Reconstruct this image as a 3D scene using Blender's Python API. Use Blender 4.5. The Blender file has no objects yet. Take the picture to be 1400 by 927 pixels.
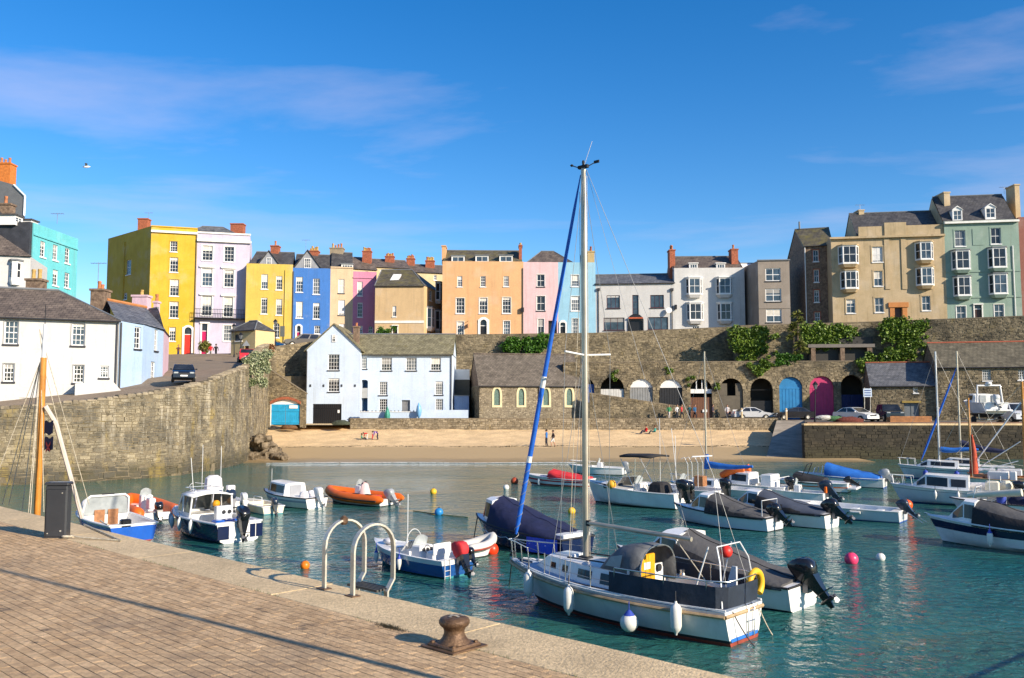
import bpy, bmesh, math, random
from mathutils import Vector, Matrix, noise
random.seed(7)
R = math.radians
SC = bpy.context.scene
COL = SC.collection
# ---------------------------------------------------------------- camera, world, sun, exposure
FPX = 1200.0                                   # focal length in photograph pixels (1400 wide)
CZ = 4.4                                       # eye height above the water
PITCH = math.atan(92.5 / FPX)
cam_d = bpy.data.cameras.new('camera'); cam = bpy.data.objects.new('camera', cam_d); COL.objects.link(cam)
cam_d.sensor_width = 36.0; cam_d.lens = 36.0 * FPX / 1400.0
cam_d.clip_start = 0.1; cam_d.clip_end = 6000
cam.location = (0, 0, CZ); cam.rotation_euler = (math.pi / 2 + PITCH, 0, 0)
SC.camera = cam
SUN_EL = R(24); SUN_AZ = math.atan2(0.80, -0.60)   # towards the sun, from +Y clockwise
W = bpy.data.worlds.new('World'); SC.world = W; W.use_nodes = True
nt = W.node_tree; nt.nodes.clear()
def wn(t, **k):
    n = nt.nodes.new(t)
    for a, b in k.items(): setattr(n, a, b)
    return n
sky = wn('ShaderNodeTexSky', sky_type='NISHITA', sun_disc=False, sun_elevation=SUN_EL, sun_rotation=SUN_AZ, altitude=0, air_density=1.0, dust_density=0.15, ozone_density=3.0)
hs = wn('ShaderNodeHueSaturation'); hs.inputs['Saturation'].default_value = 1.38; hs.inputs['Hue'].default_value = .507; hs.inputs['Value'].default_value = 1.0
nt.links.new(sky.outputs[0], hs.inputs['Color'])
tc = wn('ShaderNodeTexCoord')
sx = wn('ShaderNodeSeparateXYZ'); nt.links.new(tc.outputs['Generated'], sx.inputs[0])
def mth(op, a, b=None, c=None):
    n = wn('ShaderNodeMath', operation=op)
    for i, s in enumerate((a, b, c)):
        if s is None: continue
        if isinstance(s, (int, float)): n.inputs[i].default_value = s
        else: nt.links.new(s, n.inputs[i])
    return n.outputs[0]
zz = mth('MAXIMUM', sx.outputs[2], 0.06)
cx_ = mth('DIVIDE', sx.outputs[0], zz); cy_ = mth('DIVIDE', sx.outputs[1], zz)   # a flat cloud layer overhead
cv = wn('ShaderNodeCombineXYZ'); nt.links.new(cx_, cv.inputs[0]); nt.links.new(cy_, cv.inputs[1])
mp = wn('ShaderNodeMapping'); mp.inputs['Location'].default_value = (8.95, 4.35, 0); mp.inputs['Rotation'].default_value = (0, 0, R(60)); mp.inputs['Scale'].default_value = (0.55, 0.95, 1)
nt.links.new(cv.outputs[0], mp.inputs[0])
n1 = wn('ShaderNodeTexNoise'); n1.inputs['Scale'].default_value = 0.75; n1.inputs['Detail'].default_value = 9; n1.inputs['Roughness'].default_value = 0.56; n1.inputs['Distortion'].default_value = 0.25
nt.links.new(mp.outputs[0], n1.inputs['Vector'])
cr = wn('ShaderNodeValToRGB'); cr.color_ramp.elements[0].position = 0.50; cr.color_ramp.elements[1].position = 0.80
cr.color_ramp.elements[0].color = (0, 0, 0, 1); cr.color_ramp.elements[1].color = (0.62, 0.62, 0.62, 1)
nt.links.new(n1.outputs[0], cr.inputs[0])
fade = mth('MULTIPLY', cr.outputs[0], mth('MINIMUM', mth('MULTIPLY', mth('MAXIMUM', mth('SUBTRACT', sx.outputs[2], 0.10), 0.0), 6.0), 1.0))
mx = wn('ShaderNodeMix', data_type='RGBA'); nt.links.new(fade, mx.inputs[0]); nt.links.new(hs.outputs[0], mx.inputs[6]); mx.inputs[7].default_value = (4.6, 4.1, 5.0, 1)
bg = wn('ShaderNodeBackground'); bg.inputs['Strength'].default_value = 0.115
nt.links.new(mx.outputs[2], bg.inputs['Color'])
wo = wn('ShaderNodeOutputWorld'); nt.links.new(bg.outputs[0], wo.inputs[0])
sun_d = bpy.data.lights.new('sun', 'SUN'); sun_d.energy = 5.0; sun_d.angle = R(0.53); sun_d.color = (1.0, 0.87, 0.70)
sun = bpy.data.objects.new('sun', sun_d); COL.objects.link(sun)
TOSUN = Vector((math.sin(SUN_AZ) * math.cos(SUN_EL), math.cos(SUN_AZ) * math.cos(SUN_EL), math.sin(SUN_EL)))
sun.rotation_euler = (-TOSUN).to_track_quat('-Z', 'Y').to_euler(); sun.location = (0, 0, 60)
SC.view_settings.view_transform = 'Standard'; SC.view_settings.look = 'None'
SC.view_settings.exposure = 0.67; SC.view_settings.gamma = 1.0
SC.cycles.use_denoising = True; SC.cycles.max_bounces = 6; SC.cycles.caustics_reflective = False; SC.cycles.caustics_refractive = False

# ---------------------------------------------------------------- layout helpers (survey of the place, in metres)
CT, ST = math.cos(PITCH), math.sin(PITCH)
def ray(px, py):
    a = (px - 700) / FPX; b = (463.5 - py) / FPX
    return Vector((a, CT - b * ST, ST + b * CT))
def P(px, py, Y):
    d = ray(px, py); t = Y / d.y
    return Vector((d.x * t, Y, CZ + d.z * t))
def G(px, py, z=0.0):
    d = ray(px, py); t = (z - CZ) / d.z
    return Vector((d.x * t, d.y * t, z))
def onplane(px, py, A, u):
    n = Vector((u.y, -u.x, 0)); d = ray(px, py); o = Vector((0, 0, CZ))
    t = (Vector((A[0], A[1], 0)) - o).dot(n) / d.dot(n); q = o + d * t
    return (q - Vector((A[0], A[1], 0))).dot(u), q.z
def lerp(a, b, t): return a + (b - a) * t
def interp(xs, ys, x):
    if x <= xs[0]: return ys[0]
    for i in range(1, len(xs)):
        if x <= xs[i]: return lerp(ys[i-1], ys[i], (x - xs[i-1]) / max(1e-9, xs[i] - xs[i-1]))
    return ys[-1]

# ---------------------------------------------------------------- mesh builder
ORG = {}
def org(o): return ORG.get(o.name, Vector((0, 0, 0))) if o else Vector((0, 0, 0))
class MB:
    def __init__(s): s.v = []; s.f = []; s.m = []; s.a = []; s.mi = 0; s.rv = 0.0
    def face(s, idx): s.f.append(tuple(idx)); s.m.append(s.mi); s.a.append(s.rv)
    def poly(s, pts):
        b = len(s.v); s.v += [Vector(p) for p in pts]; s.face(range(b, b + len(pts))); return s
    def hexa(s, p):                     # 8 corners: bottom 4 then top 4, same winding
        b = len(s.v); s.v += [Vector(q) for q in p]
        for q in ((3,2,1,0),(4,5,6,7),(0,1,5,4),(1,2,6,5),(2,3,7,6),(3,0,4,7)): s.face([b+i for i in q])
        return s
    def box(s, c, d, rz=0.0, taper=1.0):
        c = Vector(c); hx, hy, hz = d[0]/2, d[1]/2, d[2]/2; cs, sn = math.cos(rz), math.sin(rz); pts = []
        for z, k in ((-hz, 1.0), (hz, taper)):
            for x, y in ((-hx,-hy),(hx,-hy),(hx,hy),(-hx,hy)):
                x *= k; y *= k; pts.append(c + Vector((x*cs - y*sn, x*sn + y*cs, z)))
        return s.hexa(pts)
    def bevbox(s, c, d, b=0.02, rz=0.0, taper=1.0):   # box with chamfered vertical and top edges
        c = Vector(c); cs, sn = math.cos(rz), math.sin(rz); rings = []
        for z, k, ins in ((-d[2]/2, 1, 0), (d[2]/2 - b, taper, 0), (d[2]/2, taper, b)):
            hx, hy = d[0]/2*k - ins, d[1]/2*k - ins
            ring = []
            for x, y in ((-hx+b,-hy),(hx-b,-hy),(hx,-hy+b),(hx,hy-b),(hx-b,hy),(-hx+b,hy),(-hx,hy-b),(-hx,-hy+b)):
                ring.append(c + Vector((x*cs - y*sn, x*sn + y*cs, z)))
            rings.append(ring)
        return s.loft(rings)
    def loft(s, rings, closed=True, cap0=True, cap1=True):
        b = len(s.v); n = len(rings[0])
        for r in rings: s.v += [Vector(q) for q in r]
        for i in range(len(rings) - 1):
            for j in range(n if closed else n - 1):
                k = (j + 1) % n
                s.face((b+i*n+j, b+i*n+k, b+(i+1)*n+k, b+(i+1)*n+j))
        if cap0: s.face([b+j for j in reversed(range(n))])
        if cap1: s.face([b+(len(rings)-1)*n+j for j in range(n)])
        return s
    def tube(s, pts, r, n=6, cap=True):
        pts = [Vector(p) for p in pts]; rs = r if isinstance(r, (list, tuple)) else [r] * len(pts); rings = []; ref = None
        for i, p in enumerate(pts):
            d = (pts[min(i+1, len(pts)-1)] - pts[max(i-1, 0)])
            if d.length < 1e-9: d = Vector((0, 0, 1))
            d.normalize()
            if ref is None: ref = Vector((0, 0, 1)) if abs(d.z) < .9 else Vector((1, 0, 0))
            a = d.cross(ref).normalized(); c = a.cross(d).normalized(); ref = c
            rings.append([p + (a*math.cos(2*math.pi*k/n) + c*math.sin(2*math.pi*k/n))*rs[i] for k in range(n)])
        return s.loft(rings, True, cap, cap)
    def lathe(s, prof, n=12, o=(0,0,0), ax=None):
        o = Vector(o)
        if ax is None: q = Matrix.Identity(3)
        else: q = Vector(ax).normalized().to_track_quat('Z', 'Y').to_matrix()
        rings = [[o + q @ Vector((max(r,1e-4)*math.cos(2*math.pi*k/n), max(r,1e-4)*math.sin(2*math.pi*k/n), z)) for k in range(n)] for r, z in prof]
        return s.loft(rings)
    def sphere(s, c, r, n=12, m=8, sc=(1,1,1)):
        prof = [[Vector(c) + Vector((r*sc[0]*math.sin(math.pi*i/m)*math.cos(2*math.pi*k/n), r*sc[1]*math.sin(math.pi*i/m)*math.sin(2*math.pi*k/n), -r*sc[2]*math.cos(math.pi*i/m))) for k in range(n)] for i in range(1, m)]
        return s.loft(prof)
    def build(s, name, mats, parent=None, smooth=None, fix=True, attr=False):
        o0 = org(parent); me = bpy.data.meshes.new(name)
        me.from_pydata([tuple(p - o0) for p in s.v], [], s.f)
        if not isinstance(mats, (list, tuple)): mats = [mats]
        for m in mats: me.materials.append(m)
        if len(mats) > 1: me.polygons.foreach_set('material_index', s.m)
        if attr:
            at = me.attributes.new('rnd', 'FLOAT', 'FACE'); at.data.foreach_set('value', s.a)
        if fix:
            bm = bmesh.new(); bm.from_mesh(me); bmesh.ops.recalc_face_normals(bm, faces=bm.faces); bm.to_mesh(me); bm.free()
        if smooth is not None:
            me.shade_smooth(); me.set_sharp_from_angle(angle=R(smooth))
        me.update()
        ob = bpy.data.objects.new(name, me); COL.objects.link(ob)
        if parent: ob.parent = parent; ORG[ob.name] = o0
        return ob
def tag(o, label=None, cat=None, group=None, kind=None):
    if label: o['label'] = label
    if cat: o['category'] = cat
    if group: o['group'] = group
    if kind: o['kind'] = kind
    return o
def thing(name, label, cat, loc=(0,0,0), rz=0.0, group=None, world=True):
    e = bpy.data.objects.new(name, None); COL.objects.link(e); e.empty_display_size = 0.3
    e.location = loc; e.rotation_euler = (0, 0, rz); tag(e, label, cat, group)
    if world: ORG[e.name] = Vector(loc)
    return e
def copy_tree(o, parent=None):
    c = o.copy(); COL.objects.link(c); c.parent = parent
    for ch in o.children: copy_tree(ch, c)
    return c

# ---------------------------------------------------------------- materials
MATS = {}
def lin(h):
    if isinstance(h, str):
        c = [int(h[i:i+2], 16)/255 for i in (0, 2, 4)]
        return tuple(x/12.92 if x <= .04045 else ((x+.055)/1.055)**2.4 for x in c)
    return h
def M(name, col, rough=.6, metal=0.0, var=.12, scale=2.0, bump=0.0, bscale=30, streak=0.0, coat=0.0, ior=1.45, col2=None, attr=False, fine=0.0, emit=0.0, dirt=0.0, trans=0.0, tide=None):
    if name in MATS: return MATS[name]
    m = bpy.data.materials.new(name); m.use_nodes = True; t = m.node_tree; N = t.nodes; Lk = t.links
    b = N['Principled BSDF']; col = lin(col)
    b.inputs['Roughness'].default_value = rough; b.inputs['Metallic'].default_value = metal; b.inputs['IOR'].default_value = ior
    if coat: b.inputs['Coat Weight'].default_value = coat; b.inputs['Coat Roughness'].default_value = .08
    if trans: b.inputs['Transmission Weight'].default_value = trans
    co = N.new('ShaderNodeTexCoord')
    nz = N.new('ShaderNodeTexNoise'); nz.inputs['Scale'].default_value = scale; nz.inputs['Detail'].default_value = 6; nz.inputs['Roughness'].default_value = .62
    Lk.new(co.outputs['Object'], nz.inputs['Vector'])
    def mix(f, a, bb):
        x = N.new('ShaderNodeMix'); x.data_type = 'RGBA'
        if isinstance(f, float): x.inputs[0].default_value = f
        else: Lk.new(f, x.inputs[0])
        for i, q in ((6, a), (7, bb)):
            if isinstance(q, tuple): x.inputs[i].default_value = (*q[:3], 1)
            else: Lk.new(q, x.inputs[i])
        return x.outputs[2]
    c_lo = tuple(min(1, x*(1-var)) for x in col); c_hi = lin(col2) if col2 else tuple(min(1, x*(1+var)) for x in col)
    mr = N.new('ShaderNodeMapRange'); mr.inputs[1].default_value = .33; mr.inputs[2].default_value = .67; Lk.new(nz.outputs[0], mr.inputs[0])
    if attr:
        at = N.new('ShaderNodeAttribute'); at.attribute_name = 'rnd'
        ad = N.new('ShaderNodeMath'); ad.operation = 'MULTIPLY_ADD'; Lk.new(mr.outputs[0], ad.inputs[0]); ad.inputs[1].default_value = .35
        sc2 = N.new('ShaderNodeMath'); sc2.operation = 'MULTIPLY'; sc2.inputs[1].default_value = .75; Lk.new(at.outputs['Fac'], sc2.inputs[0]); Lk.new(sc2.outputs[0], ad.inputs[2]); ad.use_clamp = True
        c = mix(ad.outputs[0], c_lo, c_hi)
    else: c = mix(mr.outputs[0], c_lo, c_hi)
    if fine:
        n3 = N.new('ShaderNodeTexNoise'); n3.inputs['Scale'].default_value = scale*14; n3.inputs['Detail'].default_value = 4; Lk.new(co.outputs['Object'], n3.inputs['Vector'])
        m3 = N.new('ShaderNodeMapRange'); m3.inputs[1].default_value = .3; m3.inputs[2].default_value = .7; m3.inputs[3].default_value = 1-fine; m3.inputs[4].default_value = 1+fine; Lk.new(n3.outputs[0], m3.inputs[0])
        x = N.new('ShaderNodeVectorMath'); x.operation = 'SCALE'; Lk.new(c, x.inputs[0]); Lk.new(m3.outputs[0], x.inputs['Scale']); c = x.outputs[0]
    if streak:
        mp_ = N.new('ShaderNodeMapping'); mp_.inputs['Scale'].default_value = (1.6, 1.6, .13); Lk.new(co.outputs['Object'], mp_.inputs[0])
        n4 = N.new('ShaderNodeTexNoise'); n4.inputs['Scale'].default_value = 1.7; n4.inputs['Detail'].default_value = 7; n4.inputs['Roughness'].default_value = .7; Lk.new(mp_.outputs[0], n4.inputs['Vector'])
        m4 = N.new('ShaderNodeMapRange'); m4.inputs[1].default_value = .52; m4.inputs[2].default_value = .78; m4.inputs[4].default_value = streak; Lk.new(n4.outputs[0], m4.inputs[0])
        c = mix(m4.outputs[0], c, tuple(x*.45 for x in (col[0]*.95+.01, col[1]*.92+.01, col[2]*.8+.008)))
    if dirt:
        n5 = N.new('ShaderNodeTexNoise'); n5.inputs['Scale'].default_value = scale*.35; n5.inputs['Detail'].default_value = 8; n5.inputs['Roughness'].default_value = .7; Lk.new(co.outputs['Object'], n5.inputs['Vector'])
        m5 = N.new('ShaderNodeMapRange'); m5.inputs[1].default_value = .48; m5.inputs[2].default_value = .72; m5.inputs[4].default_value = dirt; Lk.new(n5.outputs[0], m5.inputs[0])
        c = mix(m5.outputs[0], c, (.05, .045, .028))
    if tide:                                                        # weed and wet staining up to the high-water mark
        ge = N.new('ShaderNodeNewGeometry'); sz_ = N.new('ShaderNodeSeparateXYZ'); Lk.new(ge.outputs['Position'], sz_.inputs[0])
        ma = N.new('ShaderNodeMath'); ma.operation = 'MULTIPLY_ADD'; Lk.new(nz.outputs[0], ma.inputs[0]); ma.inputs[1].default_value = -.9; Lk.new(sz_.outputs[2], ma.inputs[2])
        m6 = N.new('ShaderNodeMapRange'); m6.inputs[1].default_value = tide-.75; m6.inputs[2].default_value = tide-.1; m6.inputs[3].default_value = .85; m6.inputs[4].default_value = 0; Lk.new(ma.outputs[0], m6.inputs[0])
        c = mix(m6.outputs[0], c, (.045, .04, .018))
    Lk.new(c, b.inputs['Base Color'])
    if bump:
        nb = N.new('ShaderNodeTexNoise'); nb.inputs['Scale'].default_value = bscale; nb.inputs['Detail'].default_value = 5; Lk.new(co.outputs['Object'], nb.inputs['Vector'])
        bp = N.new('ShaderNodeBump'); bp.inputs['Strength'].default_value = bump; bp.inputs['Distance'].default_value = .03; Lk.new(nb.outputs[0], bp.inputs['Height']); Lk.new(bp.outputs[0], b.inputs['Normal'])
    if emit: b.inputs['Emission Color'].default_value = (*col, 1); b.inputs['Emission Strength'].default_value = emit
    MATS[name] = m; return m
def paint(name, col, **k):
    d = dict(rough=.75, var=.07, scale=.6, bump=.25, bscale=22, streak=.36, fine=.06, dirt=.035); d.update(k); f_ = .68 if min(col) > .7 else .77; d['col2'] = tuple(x*f_ for x in d['col2']) if 'col2' in d else None; return M('render_' + name, tuple(x*f_ for x in col), **d)
def slate_mat(name, col, col2, moss=0.0):
    if name in MATS: return MATS[name]
    m = M(name, col, rough=.55, col2=col2, scale=1.6, fine=.22, dirt=.25, bump=.3, bscale=9)
    t = m.node_tree; N = t.nodes; L = t.links; b = N['Principled BSDF']
    co = N.new('ShaderNodeTexCoord'); sp = N.new('ShaderNodeSeparateXYZ'); L.new(co.outputs['Object'], sp.inputs[0])
    def mm(op, a, bb):
        n = N.new('ShaderNodeMath'); n.operation = op
        for i, q in ((0, a), (1, bb)):
            if isinstance(q, float): n.inputs[i].default_value = q
            else: L.new(q, n.inputs[i])
        return n.outputs[0]
    cb = N.new('ShaderNodeCombineXYZ'); L.new(mm('ADD', sp.outputs[0], mm('MULTIPLY', sp.outputs[1], 0.25)), cb.inputs[0]); L.new(mm('MULTIPLY', sp.outputs[2], 1.5), cb.inputs[1])
    br = N.new('ShaderNodeTexBrick'); br.inputs['Scale'].default_value = 1.0; br.inputs['Brick Width'].default_value = .38; br.inputs['Row Height'].default_value = .26; br.inputs['Mortar Size'].default_value = .018
    br.inputs['Color1'].default_value = (.8, .8, .8, 1); br.inputs['Color2'].default_value = (1.2, 1.2, 1.2, 1); br.inputs['Mortar'].default_value = (.35, .35, .35, 1)
    L.new(cb.outputs[0], br.inputs['Vector'])
    src = b.inputs['Base Color'].links[0].from_socket
    vm = N.new('ShaderNodeVectorMath'); vm.operation = 'MULTIPLY'; L.new(src, vm.inputs[0]); L.new(br.outputs[0], vm.inputs[1]); out = vm.outputs[0]
    if moss:
        nz = N.new('ShaderNodeTexNoise'); nz.inputs['Scale'].default_value = .9; nz.inputs['Detail'].default_value = 8; nz.inputs['Roughness'].default_value = .7; L.new(co.outputs['Object'], nz.inputs['Vector'])
        mr = N.new('ShaderNodeMapRange'); mr.inputs[1].default_value = .62 - .25*moss; mr.inputs[2].default_value = .72; L.new(nz.outputs[0], mr.inputs[0])
        x = N.new('ShaderNodeMix'); x.data_type = 'RGBA'; L.new(mr.outputs[0], x.inputs[0]); L.new(out, x.inputs[6]); x.inputs[7].default_value = (.16, .135, .035, 1); out = x.outputs[2]
    L.new(out, b.inputs['Base Color'])
    return m
white_trim = M('white_trim_paint', (.78, .77, .74), rough=.5, var=.05, streak=.12)
dark_trim = M('dark_trim_paint', (.035, .035, .04), rough=.5)
black_metal = M('black_iron', (.018, .018, .02), rough=.45, metal=.3)
glass = M('window_glass', (.022, .026, .032), rough=.07, var=.6, scale=.9, ior=1.5)
glass2 = M('window_glass_pale', (.12, .13, .14), rough=.07, var=.5, scale=1.4, ior=1.5)
glass3 = M('window_glass_blue', (.05, .075, .10), rough=.05, var=.5, scale=1.1, ior=1.5)
blind_m = M('window_blind', (.62, .58, .50), rough=.8)
lead_m = M('lead_flashing', (.16, .17, .18), rough=.5)
slate_dark = slate_mat('slate_dark', (.055, .053, .055), (.105, .10, .095))
slate_brown = slate_mat('slate_brown', (.10, .078, .062), (.19, .15, .115))
slate_grey = slate_mat('slate_grey', (.10, .105, .115), (.18, .18, .185))
slate_moss = slate_mat('slate_mossy', (.085, .072, .05), (.15, .13, .08), moss=.6)
slate_lich = slate_mat('slate_lichen', (.17, .15, .085), (.30, .27, .16), moss=.25)
brick_red = M('chimney_brick', (.33, .10, .05), rough=.85, var=.35, scale=6, fine=.25, dirt=.3)
pot_m = M('chimney_pot_clay', (.42, .16, .07), rough=.8, var=.25, scale=5)
pot_y = M('chimney_pot_buff', (.46, .30, .10), rough=.8, var=.25, scale=5)
concrete = M('concrete', (.60, .45, .255), rough=.85, var=.16, scale=1.2, fine=.22, bump=.5, bscale=35, dirt=.2)
stone_m = M('rubble_stone', (.10, .08, .05), col2=(.36, .29, .18), rough=.9, scale=3, attr=True, fine=.35, bump=.8, bscale=14)
stone_pale = M('rubble_stone_pale', (.16, .125, .082), col2=(.42, .35, .24), rough=.9, scale=3, attr=True, fine=.3, bump=.8, bscale=14)
mortar_m = M('wall_mortar', (.19, .153, .096), rough=.95, var=.3, scale=2, fine=.3, bump=.6, bscale=16)
ashlar_m = M('weathered_limestone', (.17, .14, .092), col2=(.36, .30, .195), rough=.9, scale=1.3, attr=True, fine=.33, bump=.9, bscale=11, streak=.5, tide=.85)

def stain(m, scl, lo, hi, col, amt, rough=.65, mask=None, off=0.0):
    """weathering patch laid over a material's colour; mask = (axis, from, to) fades it in along a world axis"""
    t = m.node_tree; N = t.nodes; L = t.links; b = N['Principled BSDF']; src = b.inputs['Base Color'].links[0].from_socket
    ge = N.new('ShaderNodeNewGeometry'); mp_ = N.new('ShaderNodeMapping'); mp_.inputs['Scale'].default_value = scl; mp_.inputs['Location'].default_value = (off, off*.7, off*1.3); L.new(ge.outputs['Position'], mp_.inputs[0])
    n = N.new('ShaderNodeTexNoise'); n.inputs['Scale'].default_value = 1.0; n.inputs['Detail'].default_value = 9; n.inputs['Roughness'].default_value = rough; L.new(mp_.outputs[0], n.inputs['Vector'])
    mr = N.new('ShaderNodeMapRange'); mr.inputs[1].default_value = lo; mr.inputs[2].default_value = hi; mr.inputs[4].default_value = amt; L.new(n.outputs[0], mr.inputs[0]); f = mr.outputs[0]
    for ax, a, c in (mask or ()):
        sp = N.new('ShaderNodeSeparateXYZ'); L.new(ge.outputs['Position'], sp.inputs[0]); m2 = N.new('ShaderNodeMapRange'); m2.inputs[1].default_value = a; m2.inputs[2].default_value = c; L.new(sp.outputs[ax], m2.inputs[0])
        mu = N.new('ShaderNodeMath'); mu.operation = 'MULTIPLY'; L.new(f, mu.inputs[0]); L.new(m2.outputs[0], mu.inputs[1]); f = mu.outputs[0]
    x = N.new('ShaderNodeMix'); x.data_type = 'RGBA'; L.new(f, x.inputs[0]); L.new(src, x.inputs[6]); x.inputs[7].default_value = (*col, 1); L.new(x.outputs[2], b.inputs['Base Color'])
stain(ashlar_m, (.55, .55, .6), .44, .58, (.085, .076, .058), .85, .72)                    # grey-black weathering
stain(ashlar_m, (.9, .9, .35), .54, .66, (.30, .215, .055), .6, .65, off=11)             # ochre lichen
stain(ashlar_m, (2.0, 2.0, .16), .52, .66, (.56, .50, .39), .62, .75, mask=((0, -26.5, -22.5), (2, 1.0, 2.4)), off=5)   # lime runs near the corner
stain(ashlar_m, (3.5, 3.5, 3.5), .60, .70, (.035, .03, .02), .8, .6, off=23)
for m_, k_ in ((stone_m, .7), (stone_pale, .45), (mortar_m, .5)):
    stain(m_, (.5, .5, .5), .48, .62, (.06, .052, .036), k_, .7, off=31); stain(m_, (1.1, 1.1, .7), .57, .68, (.26, .19, .06), .4, .65, off=47)
# ================================================================ SETTING
def path_tools(pts):
    pts = [Vector((p[0], p[1])) for p in pts]; cum = [0]
    for i in range(1, len(pts)): cum.append(cum[-1] + (pts[i] - pts[i-1]).length)
    def at(u):
        u = max(0, min(cum[-1], u))
        for i in range(1, len(pts)):
            if u <= cum[i] or i == len(pts) - 1:
                d = (pts[i] - pts[i-1]).normalized(); q = pts[i-1] + d * (u - cum[i-1]); return q, d
    return at, cum
def stone_wall(root, pts, zb, zt, mat, core_mat, sw=(.3, .8), sh=(.15, .3), proud=(.01, .07), hole=None, thick=.7, seed=1, pick=0, pick_name='stone', coping=None, gap=.018, core_name='wall', jit=.02, rows_big=0):
    """rubble masonry on a polyline: core with recessed joints plus one block of stone per joint cell"""
    rnd = random.Random(seed); at, cum = path_tools(pts); L = cum[-1]
    fb = lambda u: interp(cum, zb, u); ft = lambda u: interp(cum, zt, u)
    def W3(u, d, z):
        q, t = at(u); return Vector((q.x + t.y*d, q.y - t.x*d, z))
    core = MB(); us = sorted(set([c for c in cum] + [L*i/40 for i in range(41)]))
    ring = []
    for u in us:
        ring.append([W3(u, 0, fb(u) - .6), W3(u, 0, ft(u)), W3(u, -thick, ft(u)), W3(u, -thick, fb(u) - .6)])
    if hole is None: core.loft(ring)
    else:                                   # openings: build the core as cells and leave the openings out
        du, dz = .12, .12; nU = int(L/du); z0 = min(zb) - .1; nZ = int((max(zt) - z0)/dz) + 1
        for i in range(nU):
            ua, ub = i*du, (i+1)*du; run = None
            for k in range(nZ + 1):
                z = z0 + (k + .5)*dz; ok = k < nZ and z < ft((ua+ub)/2) and not hole((ua+ub)/2, z)
                if ok and run is None: run = z0 + k*dz
                if not ok and run is not None:
                    zt_ = min(z0 + k*dz, ft((ua+ub)/2))
                    core.hexa([W3(ua,0,run),W3(ub,0,run),W3(ub,-thick,run),W3(ua,-thick,run),W3(ua,0,zt_),W3(ub,0,zt_),W3(ub,-thick,zt_),W3(ua,-thick,zt_)]); run = None
    core.build(core_name, core_mat, root, fix=hole is None)
    stones = []; z = min(zb) - .2; row = 0
    while z < max(zt):
        h = rnd.uniform(*sh) * (1.5 if row < rows_big else 1)
        u = rnd.uniform(-.4, 0)
        while u < L:
            w = rnd.uniform(*sw) * (1.35 if row < rows_big else 1); a, b = max(0, u) + gap, min(L, u + w) - gap; u += w
            if b - a < .08: continue
            c = (a + b)/2; top = ft(c)
            if z + h*.5 < fb(c) - .3 or z + h*.55 > top: continue
            z1 = min(z + h - gap, top - .01)
            if hole and (hole(c, z + h/2) or hole(a, z + h/2) or hole(b, z + h/2)): continue
            stones.append((a, b, z + gap, z1, rnd.uniform(*proud), rnd.random()))
        z += h; row += 1
    spl = []
    for (a, b, z0, z1, p, r) in stones:                             # break the courses: some blocks become two thin stones
        if z1 - z0 > sh[0]*1.25 and rnd.random() < .35:
            m_ = lerp(z0, z1, rnd.uniform(.38, .62)); c_ = lerp(a, b, rnd.uniform(.3, .7)); spl.append((a, b, m_ + gap*.7, z1, rnd.uniform(*proud), rnd.random()))
            spl.append((a, c_ - gap*.7, z0, m_ - gap*.7, rnd.uniform(*proud), rnd.random())); spl.append((c_ + gap*.7, b, z0, m_ - gap*.7, rnd.uniform(*proud), rnd.random()))
        else: spl.append((a, b, z0, z1, p, r))
    stones = spl
    wv = sh[1]*.34
    def WV(u, d, z):
        return W3(u + wv*.8*noise.noise(Vector((u*1.3, z*2.6, seed*3.3))), d, min(z + wv*noise.noise(Vector((u*.9, z*1.1, seed*7.7))), ft(u) + .02))
    def pts8(sn):
        a, b, z0, z1, p, r = sn; j = lambda: rnd.uniform(-jit, jit)
        f = [WV(a+j()+.008, p*rnd.uniform(.4,1), z0+j()+.008), WV(b+j()-.008, p*rnd.uniform(.4,1), z0+j()+.008), WV(b+j()-.008, p, z1+j()-.008), WV(a+j()+.008, p, z1+j()-.008)]
        k = [WV(a, -.03, z0), WV(b, -.03, z0), WV(b, -.03, z1), WV(a, -.03, z1)]
        return k + f
    chosen = set()
    if pick:
        def size(i):
            a, b, z0, z1, p, r = stones[i]; q, t = at((a+b)/2); D = Vector((q.x, q.y, (z0+z1)/2 - CZ)).length
            vis = 1.0 if (abs(q.x/q.y) < .585 and z0 > 0.05) else 0.0
            return vis * (b - a) * (z1 - z0) / D**2
        chosen = set(sorted(range(len(stones)), key=size, reverse=True)[:pick])
    rest = MB()
    QF = ((4,5,6,7),(0,1,5,4),(1,2,6,5),(2,3,7,6),(3,0,4,7))
    for i, sn in enumerate(stones):
        k = pts8(sn); tgt = MB() if i in chosen else rest; tgt.rv = sn[5]; b = len(tgt.v); tgt.v += k
        for q in QF: tgt.face([b+x for x in q])
        if i in chosen: tgt.build(pick_name, mat, root, fix=False, attr=True)
    tag(rest.build('stonework', mat, root, fix=False, attr=True), kind='stuff')
    if coping:
        cw, ch, cm = coping; cp = MB(); cp.loft([[W3(u, cw, ft(u) - .02), W3(u, cw, ft(u) + ch), W3(u, -thick - cw, ft(u) + ch), W3(u, -thick - cw, ft(u) - .02)] for u in us]); cp.build('coping', cm, root)
    return W3, at, cum

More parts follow.
